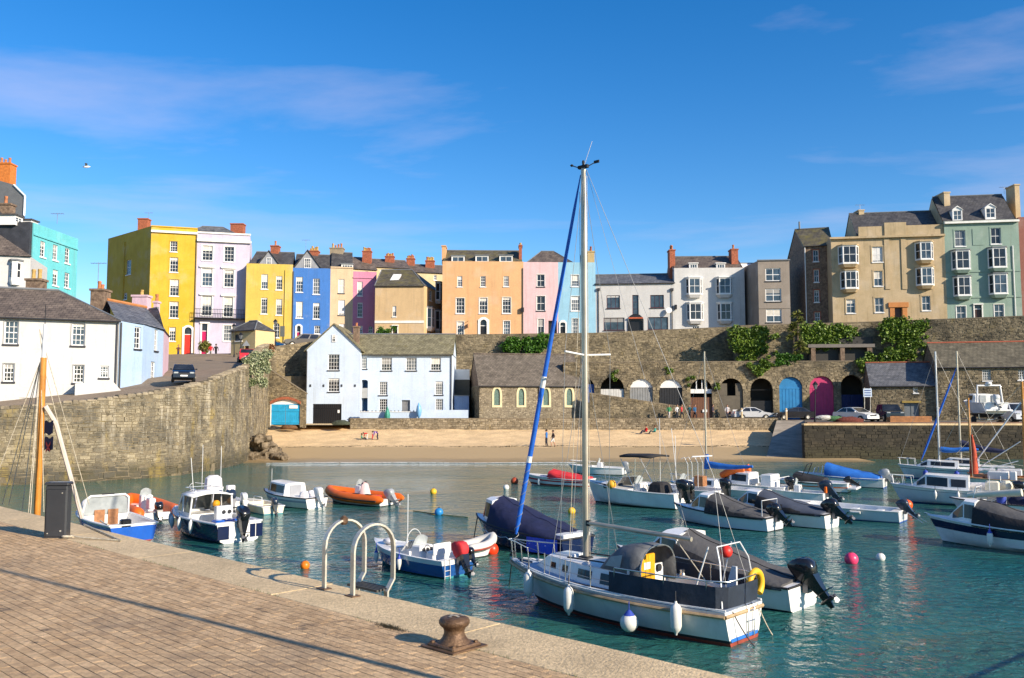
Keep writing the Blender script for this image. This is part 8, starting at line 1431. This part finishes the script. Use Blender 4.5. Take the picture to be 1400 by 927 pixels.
blob_plant('ivy_bush', 'wedge of bright ivy growing on the wall beneath the stucco house', 'ivy', mass(1205,440,1265,494,104.4,.85,54,4, lambda u, v: (u > .05+.35*max(0,v-.3)) and (u < 1-.45*max(0,v-.15)) or (v > .6 and u < .6)) + mass(1198,440,1272,498,104.3,.38,44,74), 11000, .30, ivy_m, 5, P(1230,496,104.6))
blob_plant('ivy_bush', 'dark round shrub on the end of the arcade by the navy doors', 'shrub', mass(1177,484,1196,508,102.2,.6,12,5), 2000, .28, ivy_m, 6, P(1187,510,102.4))
blob_plant('ivy_bush', 'trailing creeper over the arcade between the black and blue doors', 'ivy', mass(1024,492,1062,512,103.5,.45,14,6, lambda u, v: v < 1-abs(u-.4)*1.4), 1900, .26, ivy_m, 7, P(1040,512,103.7), stem=False)
blob_plant('ivy_bush', 'low hedge and white flowers on the ledge above the blue doors', 'shrub', mass(1062,485,1100,500,103.6,.5,14,7), 2200, .26, hedge_m, 8, P(1080,502,103.9))
for i, (x0, y0, x1, y1, yy) in enumerate(((836,508,850,520,105.2),(905,500,920,512,104.7),(940,515,950,530,104.4),(978,520,985,535,104.1))):
    blob_plant('wall_tuft', 'small green weed tuft rooted in the arcade masonry', 'weed', mass(x0,y0,x1,y1,yy,.28,5,40+i), 260, .2, ivy_m, 50+i, P((x0+x1)/2,y1,yy), stem=False, group='weed tufts on the arcade')
blob_plant('flowering_bush', 'pale flowering bush tumbling over the harbour wall corner', 'bush', mass(335,482,370,526,71.2,.46,40,8, lambda u, v: abs(u-.62+.35*v) < .42), 7500, .16, val_m, 9, P(352,516,73))
blob_plant('flowering_bush', 'rusty autumn-tinted shrub above the flowering bush', 'bush', mass(354,474,372,488,97.5,.55,12,9), 1300, .22, leaf_mat('rust_leaf',(.14,.05,.02),(.34,.16,.06)), 10, P(362,490,97.8))
blob_plant('planter_shrub', 'clipped green shrub by the lilac house steps', 'shrub', [(P(280,474,117.5), (.9,.6,.75))], 1100, .22, leaf_mat('shrub_olive',(.06,.09,.01),(.24,.22,.04)), 11, P(280,481,116.5))
blob_plant('shrub', 'dark hedge on the street edge beside the tan corner house', 'hedge', mass(517,449,540,455,112,.45,10,12), 900, .22, hedge_m, 12, P(528,457,112), stem=False)
for i, (px, yt, yb, Y_) in enumerate(((1090,422,486,104.4),(1084.5,440,486,104.6),(1094,462,488,104.2))):
    bs = P(px, yb, Y_); tp_ = P(px, yt+8, Y_); e = thing('cabbage_palm', 'tall spiky cabbage palm on the terrace' if i == 0 else ('shorter cabbage palm beside the tall one' if i == 1 else 'young low cabbage palm at the foot of the tall one'), 'palm', tuple(bs)); m = MB(); m.tube([bs, lerp(bs, tp_, .5) + Vector((.06,0,0)), tp_], [.12,.10,.08], 7); m.build('trunk', bark, e, smooth=60); rnd = random.Random(60+i); cm = MB()
    for hd_ in ((tp_, 1.0), (tp_ + Vector((.35,-.1,-.7)), .8), (tp_ + Vector((-.35,.1,-1.2)), .75)):
        for k in range(70):
            a = rnd.uniform(0,6.28); el = rnd.uniform(-.7,1.4); l = rnd.uniform(.6,1.0)*hd_[1]; d = Vector((math.cos(a)*math.cos(el), math.sin(a)*math.cos(el), math.sin(el))); s = d.cross(Vector((0,0,1))).normalized()*.035; cm.rv = rnd.random(); p = hd_[0]; cm.poly([p - s, p + s, p + d*l*.6 + s, p + d*l + Vector((0,0,-.25*l)), p + d*l*.6 - s])
    cm.build('crown', palm_m, e, fix=False, attr=True)
# shelter on the terrace
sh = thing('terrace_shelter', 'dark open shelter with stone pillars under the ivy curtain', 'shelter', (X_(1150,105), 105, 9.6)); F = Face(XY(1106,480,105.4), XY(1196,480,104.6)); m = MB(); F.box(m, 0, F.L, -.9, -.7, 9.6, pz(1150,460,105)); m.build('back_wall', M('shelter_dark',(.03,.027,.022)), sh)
for px in (1112,1152,1189):
    u = F.px((px-3,478,px+3,494)); m = MB(); F.box(m, u[0], u[1], -.4, .05, 9.5, pz(px,475,105)); m.build('pillar', stone_flat, sh)
m = MB(); F.box(m, -.1, F.L, -.9, .12, pz(1150,475,105), pz(1150,471,105)+.05); m.build('roof_beam', M('beam_grey',(.16,.14,.12)), sh)

# ================================================================ STREET FURNITURE
def lamp(label, px, ytop, ybase, Y_, group=None):
    t = P(px, ytop, Y_); bz = P(px, ybase, Y_); e = thing('street_lamp', label, 'street lamp', tuple(bz)); h = t.z - bz.z; m = MB(); m.tube([bz, bz + Vector((0,0,.7)), bz + Vector((0,0,.72)), t - Vector((0,0,.75))], [.12,.10,.06,.045], 8); m.tube([t + Vector((-.3,0,-1.1)), t + Vector((.3,0,-1.1))], .025, 5); m.build('post', black_metal, e, smooth=50); l = MB(); l.lathe([(.10,-.75),(.24,-.35),(.24,-.33)], 6, t); l.build('lantern', glass2, e); c_ = MB(); c_.lathe([(.30,-.33),(.12,-.12),(.05,-.05),(.02,0)], 6, t); c_.build('lantern_cap', black_metal, e)
lamp('tall street lamp beside the cream kiosk', 320, 442, 493, 101.5); lamp('street lamp in front of the cream kiosk on the wall side', 329.2, 454, 499, 95); lamp('street lamp before the soft yellow house', 376.5, 436, 478, 106.5); lamp('dark quayside lamp standing before the pink doors', 1114.5, 521, 579, 82)
sb = thing('notice_board', 'grey notice board on posts before the soft yellow house', 'sign', tuple(P(386,478,107))); m = MB(); q = P(386,453,107); m.box(q, (.55,.08,1.3)); m.build('panel', M('sign_grey',(.12,.13,.12)), sb); m = MB(); m.tube([P(386,478,107), q], .04, 5); m.build('post', black_metal, sb)
sb = thing('quay_sign', 'blue and white information sign beside the navy cellar doors', 'sign', tuple(P(1186,575,94))); m = MB(); q = P(1186,537,94); m.box(q, (.9,.06,.9)); m.build('panel', M('sign_white_blue',(.45,.55,.68)), sb); m = MB(); m.tube([P(1182,578,94), P(1182,530,94)], .04, 5); m.tube([P(1190,578,94), P(1190,530,94)], .04, 5); m.build('post', galv, sb); m = MB(); [m.box(q + Vector((0,-.04,dz)), (.7,.012,.1)) for dz in (.25,0,-.25)]; m.build('lettering', M('sign_ink',(.02,.05,.20)), sb)
for i, (px, Y_) in enumerate(((1014,101.2),(1075,99.5))):
    g = P(px, 570, Y_); e = thing('post', 'short pale post at the head of the slipway' if i else 'short pale post by the silver car', 'post', (g.x, Y_, 2.9)); m = MB(); m.lathe([(.12,0),(.12,1.2),(.10,1.3),(.02,1.35)], 8, (g.x, Y_, 2.9)); m.build('shaft', concrete, e, smooth=40); m = MB(); m.lathe([(.14,.95),(.14,1.1)], 8, (g.x, Y_, 2.9)); m.build('band', white_trim, e)
# rails and kerbs on the right-hand quay, crates, net heaps
kr = MB(); kr.box((57, 74.9, 3.0), (64, .5, .18)); tag(kr.build('quay_kerb', M('kerb_redwood',(.16,.09,.055),var=.3,scale=2), None), 'reddish timber kerb along the right-hand quay', 'kerb')
cr_ = thing('timber_crate', 'long orange-brown timber crate on the quay edge', 'crate', (P(1242,575,76.5).x, 76.5, 2.9)); g = P(1243,577,76.5)
for k in range(4): m = MB(); m.box((g.x, 76.15, 2.99+.17*k), (3.6,.06,.15)); m.build('board', M('crate_board',(.32,.13,.04),var=.3,scale=3), cr_)
m = MB(); m.box((g.x, 76.6, 3.2), (3.5,.8,.6)); m.build('body', M('crate_board',(.32,.13,.04)), cr_)
rn = random.Random(14)
for i, (px, py, s, col, lab) in enumerate(((1160,578,.9,(.12,.03,.02),'heap of red-brown fishing nets on the quay'), (1140,574,.5,(.05,.12,.05),'small heap of green nets beside the lamp'), (1127,573,.5,(.5,.48,.42),'pale stacked fish boxes by the quay lamp'), (1266,576,.35,(.55,.54,.5),'white buoy lying on the quay edge'), (395,586,.65,(.14,.07,.03),'heap of brown nets before the blue garage doors'), (466,580,.7,(.05,.06,.04),'dark covered dinghy by the garage of the pale blue house'))):
    Y_ = 77.5 if px > 700 else 98.2; g = P(px, py, Y_); m = MB(); m.sphere((0,0,0), 1, 12, 8)
    for v in m.v: n = v.normalized(); k = 1 + .35*noise.noise(n*3 + Vector((i*4,0,0))); v.x, v.y, v.z = g.x + n.x*k*s*1.5, Y_ + n.y*k*s*.7, max(g.z-.1, g.z + .1 + n.z*k*s*.5)
    tag(m.build('net_heap', M('net_heap_%d' % i, col, rough=.95, var=.5, scale=9, bump=1, bscale=20), None, smooth=50), lab, 'net heap' if 'net' in lab else ('fish boxes' if 'boxes' in lab else ('buoy' if 'buoy' in lab else 'dinghy')))

# ================================================================ CARS
def car(label, loc, rz, col, kind='hatch', name='car'):
    L, Wd, H = {'hatch': (4.0,1.7,1.46), 'saloon': (4.5,1.76,1.44), 'suv': (4.5,1.85,1.75), 'van': (4.3,1.75,1.85)}[kind]; e = thing(name, label, 'car', loc, rz, world=False); pm = M('car_paint_' + ''.join('%02x' % int(v*255) for v in col), col, rough=.25, coat=.6, var=.03); hw = Wd/2
    prof = {'hatch': [(-2.0,.30),(-2.0,.75),(-1.93,.95),(1.05,.93),(1.75,.78),(1.98,.62),(2.0,.32)], 'saloon': [(-2.25,.32),(-2.25,.80),(-2.15,.95),(1.1,.93),(1.95,.80),(2.22,.62),(2.25,.32)], 'suv': [(-2.25,.42),(-2.25,.95),(-2.2,1.08),(1.0,1.08),(2.0,1.0),(2.22,.85),(2.25,.42)], 'van': [(-2.15,.38),(-2.15,1.0),(-2.13,1.1),(1.2,1.08),(1.9,.98),(2.12,.8),(2.15,.38)]}[kind]
    m = MB(); rings = []
    for y, ins, k in ((-hw+.02,.04,.97),(-hw,.0,1),(-hw*.9,0,1.02),(0,0,1.035),(hw*.9,0,1.02),(hw,0,1),(hw-.02,.04,.97)): rings.append([Vector((x*(1-ins*.1), y*(1 - .10*max(0,(abs(x)-1.3)/1.0)), .3+(z-.3)*k)) for x, z in prof])
    m.loft(rings); m.build('body', pm, e, smooth=35)
    gh = {'hatch': [(-1.90,.92),(-1.55,1.40),(-.2,1.46),(.25,1.40),(1.1,.92)], 'saloon': [(-1.75,.93),(-1.05,1.36),(-.3,1.44),(.2,1.40),(1.2,.92)], 'suv': [(-2.15,1.06),(-2.0,1.68),(-.2,1.75),(.2,1.70),(1.0,1.06)], 'van': [(-2.08,1.08),(-2.0,1.78),(.1,1.85),(.5,1.78),(1.25,1.08)]}[kind]
    m = MB(); m.loft([[Vector((x, y*(1 if z < 1.12 else .82), z)) for x, z in gh] for y in (-hw*.97, -hw*.95, hw*.95, hw*.97)]); m.build('roof', pm, e, smooth=25)
    (xa,za),(xb,zb),(xm,zm),(xc,zc),(xd,zd) = gh
    for sg in (1,-1):
        for f0, f1 in ((.05,.46),(.52,.95)):
            m = MB(); lo0, lo1 = lerp(xa+.12,xd-.16,f0), lerp(xa+.12,xd-.16,f1); hi0, hi1 = lerp(xb+.08,xc-.02,f0), lerp(xb+.08,xc-.02,f1); y0, y1 = hw*.975*sg, hw*.83*sg; zl, zh = za+.05, zc-.05; m.poly([(lo0,y0,zl),(lo1,y0,zl),(hi1,y1+sg*.012,zh),(hi0,y1+sg*.012,zh)]); m.build('side_window', glass, e, fix=False)
    for nm, (x0,z0),(x1,z1), s in (('windscreen',(xd,zd),(xc,zc),1),('rear_window',(xa,za),(xb,zb),-1)): m = MB(); q = lambda f: (lerp(x0,x1,f)+.015*s, lerp(z0,z1,f)+.01); m.poly([(q(.08)[0],-hw*.85,q(.08)[1]),(q(.08)[0],hw*.85,q(.08)[1]),(q(.93)[0],hw*.72,q(.93)[1]),(q(.93)[0],-hw*.72,q(.93)[1])]); m.build(nm, glass, e, fix=False)
    wr = .31 if kind != 'suv' else .37
    for x in (-L*.30, L*.31):
        for sg in (1,-1):
            m = MB(); m.lathe([(wr*.6,-.10),(wr,-.09),(wr,.09),(wr*.6,.10)], 18, (x, sg*(hw-.08), wr), (0,1,0)); w_ = m.build('wheel', rubber, e, smooth=40); m = MB(); m.lathe([(wr*.62,.0),(wr*.55,.115),(wr*.15,.10),(.02,.12)], 14, (x, sg*(hw-.08), wr), (0,sg,0)); m.build('rim', galv, w_, smooth=40)
    for sg in (1,-1):
        m = MB(); m.bevbox((L/2-.10, sg*hw*.68, prof[4][1]-.10), (.14,.34,.14), .03); m.build('headlight', perspex, e); m = MB(); m.bevbox((-L/2+.03, sg*hw*.76, .82 if kind != 'suv' else .95), (.08,.22,.22), .02); m.build('tail_light', red_m, e)
        m = MB(); m.bevbox((xd-.35, sg*(hw+.08), za+.08), (.12,.16,.12), .03); m.build('wing_mirror', pm, e)
    [MB().box(c_, (.02,.52,.11)).build('number_plate', white_trim, e) for c_ in ((L/2+.005,0,.46),(-L/2-.005,0,.6))]; m = MB(); m.box((L/2-.005,0,.62), (.03,hw*.9,.12)); m.build('grille', strk_k, e); m = MB(); m.box((0,0,.28), (L*.9,Wd*.88,.12)); m.build('underbody', rubber, e)
    return e
car('black hatchback coming down the street past the pink cottage', (-22.95, 61.3, 6.1), R(-68), (.012,.012,.015)).scale = (.88,.88,.88); g = P(371,478,107.6); car('blue hatchback parked before the soft yellow house', (g.x, 107.6, up_z(g.x,107.6)+.02), R(-8), (.01,.10,.30)); g = P(413,477,109); car('dark grey off-roader parked beside the cobalt house', (g.x, 109, up_z(g.x,109)+.02), R(205), (.13,.12,.11), 'suv'); g = P(345,493,95.5); car('red car with white bumper behind the street parapet', (g.x+.25, 92.5, 8.98), R(110), (.55,.02,.03))
g = P(1028,572,102.3); car('silver saloon parked before the black cellar arch', (g.x, 102.3, 2.91), R(2), (.50,.51,.52), 'saloon'); g = P(1085,572,101.2); car('black saloon parked before the blue cellar doors', (g.x, 101.2, 2.91), R(182), (.015,.015,.018), 'saloon'); g = P(1170,577,88); car('white saloon parked facing the harbour', (g.x, 88, 2.91), R(-65), (.70,.70,.68), 'saloon'); g = P(1217,576,88.5); car('dark green off-roader beside the grey store doors', (g.x, 88.5, 2.91), R(-100), (.02,.025,.025), 'suv'); g = P(1387,580,80); car('white van with roof rack beside the boat ashore', (g.x, 80, 2.91), R(-95), (.62,.64,.66), 'van', 'van')

# ================================================================ PEOPLE
skin = M('skin', (.42,.22,.14), rough=.6)
def person(label, loc, rz, shirt, legs, pose='stand', hair=(.04,.025,.015), h=1.70, shorts=False, name='person', bag=None):
    s = h/1.7
    if pose == 'sit': J = {'pel':(0,0,.16),'ch':(-.08,0,.50),'nk':(-.05,0,.70),'hd':(-.02,0,.84),'kl':(.42,.12,.42),'fl':(.66,.14,.06),'tl':(.78,.15,.04),'kr':(.40,-.12,.40),'fr':(.64,-.14,.06),'tr':(.76,-.15,.04),'sl':(-.08,.19,.62),'el':(.06,.25,.36),'hl':(.26,.20,.32),'sr':(-.08,-.19,.62),'er':(.06,-.25,.36),'hr':(.26,-.20,.32)}
    elif pose == 'bend': J = {'pel':(-.1,0,.84),'ch':(.25,0,.98),'nk':(.46,0,.98),'hd':(.58,0,.95),'kl':(.05,.11,.46),'fl':(-.04,.12,.07),'tl':(.12,.13,.04),'kr':(.0,-.11,.46),'fr':(-.10,-.12,.07),'tr':(.06,-.13,.04),'sl':(.36,.18,.98),'el':(.42,.2,.70),'hl':(.48,.16,.42),'sr':(.36,-.18,.98),'er':(.42,-.2,.70),'hr':(.48,-.16,.42)}
    else:
        st = {'stand':.03,'walk':.20,'back':.04}[pose]; J = {'pel':(0,0,.92),'ch':(.01,0,1.22),'nk':(.01,0,1.45),'hd':(.03,0,1.58),'kl':(st+.03,.09,.50),'fl':(st-.02,.10,.08),'tl':(st+.16,.11,.04),'kr':(-st*.5+.03,-.09,.50),'fr':(-st-.06,-.10,.08),'tr':(-st+.10,-.11,.04),'sl':(.0,.19,1.38),'el':(-st*.6-.02,.25,1.10),'hl':(-st*.6+.10,.25,.86),'sr':(.0,-.19,1.38),'er':(st*.6-.02,-.25,1.10),'hr':(st*.6+.12,-.24,.86)}
        if pose == 'back': J['hl'] = (.22,.18,1.32); J['el'] = (.1,.27,1.14); J['hr'] = (.22,-.16,1.34); J['er'] = (.1,-.27,1.14)
    J = {k: Vector(v)*s for k, v in J.items()}
    E = [('pel','ch'),('ch','nk'),('nk','hd'),('pel','kl'),('kl','fl'),('fl','tl'),('pel','kr'),('kr','fr'),('fr','tr'),('ch','sl'),('sl','el'),('el','hl'),('ch','sr'),('sr','er'),('er','hr')]
    RAD = {'pel':.145,'ch':.155,'nk':.06,'hd':.10,'kl':.065,'kr':.065,'fl':.045,'fr':.045,'tl':.04,'tr':.04,'sl':.06,'sr':.06,'el':.042,'er':.042,'hl':.034,'hr':.034}
    ks = list(J); me = bpy.data.meshes.new('person_body'); me.from_pydata([J[k] for k in ks], [(ks.index(a), ks.index(b)) for a, b in E], [])
    ob = bpy.data.objects.new('person_body', me); COL.objects.link(ob); sk_ = ob.modifiers.new('skin','SKIN'); ob.modifiers.new('sub','SUBSURF').levels = 1
    for i, k in enumerate(ks): me.skin_vertices[0].data[i].radius = (RAD[k]*s, RAD[k]*s*(.72 if k in ('pel','ch') else 1)); me.skin_vertices[0].data[i].use_root = (k == 'pel')
    dg = bpy.context.evaluated_depsgraph_get(); new = bpy.data.meshes.new_from_object(ob.evaluated_get(dg)); bpy.data.objects.remove(ob)
    mats = [skin, M('cloth_%02x%02x%02x' % tuple(int(v*255) for v in shirt), shirt, rough=.85), M('cloth_%02x%02x%02x' % tuple(int(v*255) for v in legs), legs, rough=.85), M('shoe', (.03,.028,.026), rough=.7)]
    new.materials.clear(); [new.materials.append(q) for q in mats]
    def seg(p):
        best = (9, None)
        for a, b in E:
            A, B_ = J[a], J[b]; t = max(0, min(1, (p-A).dot(B_-A)/max(1e-6,(B_-A).length_squared))); d = (p - lerp(A,B_,t)).length/ (RAD[a]*(1-t)+RAD[b]*t)
            if d < best[0]: best = (d, (a, b, t))
        return best[1]
    for f in new.polygons:
        a, b, t = seg(f.center); f.use_smooth = True
        f.material_index = 0 if (b == 'hd' or a == 'hd' or (b in ('hl','hr') and t > .55)) else (3 if b in ('tl','tr') else (2 if b in ('fl','fr') and not shorts else (0 if b in ('fl','fr') else (2 if b in ('kl','kr') else 1))))
    e = thing(name, label, 'person', loc, rz, world=False); o = bpy.data.objects.new('body', new); COL.objects.link(o); o.parent = e
    m = MB(); hd_ = J['hd']; m.sphere(hd_ + Vector((.0,0,.035))*s, .112*s, 12, 8, (.95,.82,1.12)); m.sphere(hd_ + Vector((.108,0,.02))*s, .02*s, 6, 4); hdm = m.build('head', skin, e, smooth=60)
    m = MB(); m.sphere(hd_ + Vector((-.022,0,.065))*s, .118*s, 12, 8, (.95,.90,1.05)); m.build('hair', M('hair_%02x' % int(hair[0]*999), hair, rough=.8), e, smooth=60)
    m = MB(); [m.sphere(hd_ + Vector((.100,y,.045))*s, .013*s, 6, 4) for y in (-.038,.038)]; m.build('eyes', strk_k, hdm)
    if bag: m = MB(); m.bevbox(J['ch'] + Vector((-.2,0,0)), (.16,.28,.4), .05); m.build('backpack', M('bag_cloth', bag), e)
    return e
def bp_(px, Y_): x = X_(px, Y_); return (x, Y_, beach_z(x, Y_))
person('person in a blue shirt and dark jeans strolling on the sand', bp_(747,87.2), R(160), (.02,.14,.42), (.012,.014,.03), 'stand')
person('person in a dark top and white shorts walking on the sand', bp_(756,87.4), R(185), (.03,.018,.03), (.62,.6,.58), 'walk', shorts=True, h=1.62)
person('child in a red top bending over the sand near the sea wall', bp_(503,93.2), R(175), (.55,.03,.03), (.6,.6,.6), 'bend', h=1.2); person('child in white and green digging in the sand', bp_(496,93.4), R(0), (.10,.35,.22), (.05,.05,.05), 'sit', h=1.2, hair=(.15,.08,.03)); person('person in red and white leaning over beside the digging child', bp_(510.5,93), R(10), (.6,.45,.42), (.40,.03,.04), 'bend', h=1.35); person('person in a purple top bending down with dark trousers', bp_(517,93.1), R(185), (.10,.03,.35), (.02,.02,.04), 'bend', h=1.45)
person('person in a red top sitting on the sand below the sea wall', bp_(882,97.2), R(200), (.60,.02,.02), (.02,.02,.05), 'sit'); person('person in teal sitting on the sand next to the one in red', bp_(894,97.2), R(160), (.03,.25,.22), (.03,.08,.10), 'sit', hair=(.12,.05,.02))
for i, (px, Y_, sh_, lg_, lab) in enumerate(((914,101.6,(.04,.25,.10),(.5,.45,.4),'person in a green top standing on the promenade by the ramp'),(925,101.8,(.65,.65,.63),(.05,.05,.06),'person in white leaning on the promenade wall'),(931,101.7,(.55,.05,.05),(.02,.02,.03),'person in a red top on the promenade'),(942,102,(.02,.12,.12),(.02,.02,.03),'person in dark teal on the promenade'),(949,101.8,(.02,.10,.22),(.02,.02,.03),'person in dark blue on the promenade'),(973.5,103,(.04,.03,.05),(.02,.02,.02),'person in black beside the timber cellar doors'),(993.5,103.5,(.65,.6,.58),(.40,.25,.2),'person in a pale shirt walking by the stone-blocked arch'))):
    person(lab, (X_(px,Y_), Y_, 2.91), R(250+40*(i%3)), sh_, lg_, 'stand' if i % 2 else 'walk')
Y_ = 112.5; g = P(243.5,489,Y_); person('person in a dark top photographing from the street by the red door', (P(243.5,489,112).x, 112, up_z(-44)), R(290), (.10,.03,.04), (.02,.03,.12), 'back'); person('person in a red jacket walking by the lilac house', (P(288,489,112.5).x, 112.5, 10.7), R(100), (.60,.02,.03), (.35,.33,.30), 'walk'); person('person dressed in black walking by the lilac house', (P(295,488,113.5).x, 113.5, 10.7), R(95), (.012,.012,.014), (.012,.012,.014), 'walk', h=1.78)
# gull
g = P(118,228,60); e = thing('seagull', 'white seagull gliding high over the houses', 'bird', tuple(g), R(20), world=False); m = MB(); m.lathe([(.01,-.25),(.05,-.18),(.085,0),(.07,.12),(.035,.2),(.01,.27)], 10, (0,0,0), (1,0,.1)); m.build('body', white_trim, e, smooth=60)
for sg in (1,-1): m = MB(); m.loft([[Vector((.08,sg*.04,.03)), Vector((-.08,sg*.04,.02)), Vector((-.08,sg*.04,.03))], [Vector((.10,sg*.32,.16)), Vector((-.06,sg*.32,.15)), Vector((-.06,sg*.32,.16))], [Vector((.0,sg*.66,.10)), Vector((-.05,sg*.66,.095)), Vector((-.05,sg*.66,.1))]]); m.build('wing', M('gull_grey',(.45,.46,.48)), e)
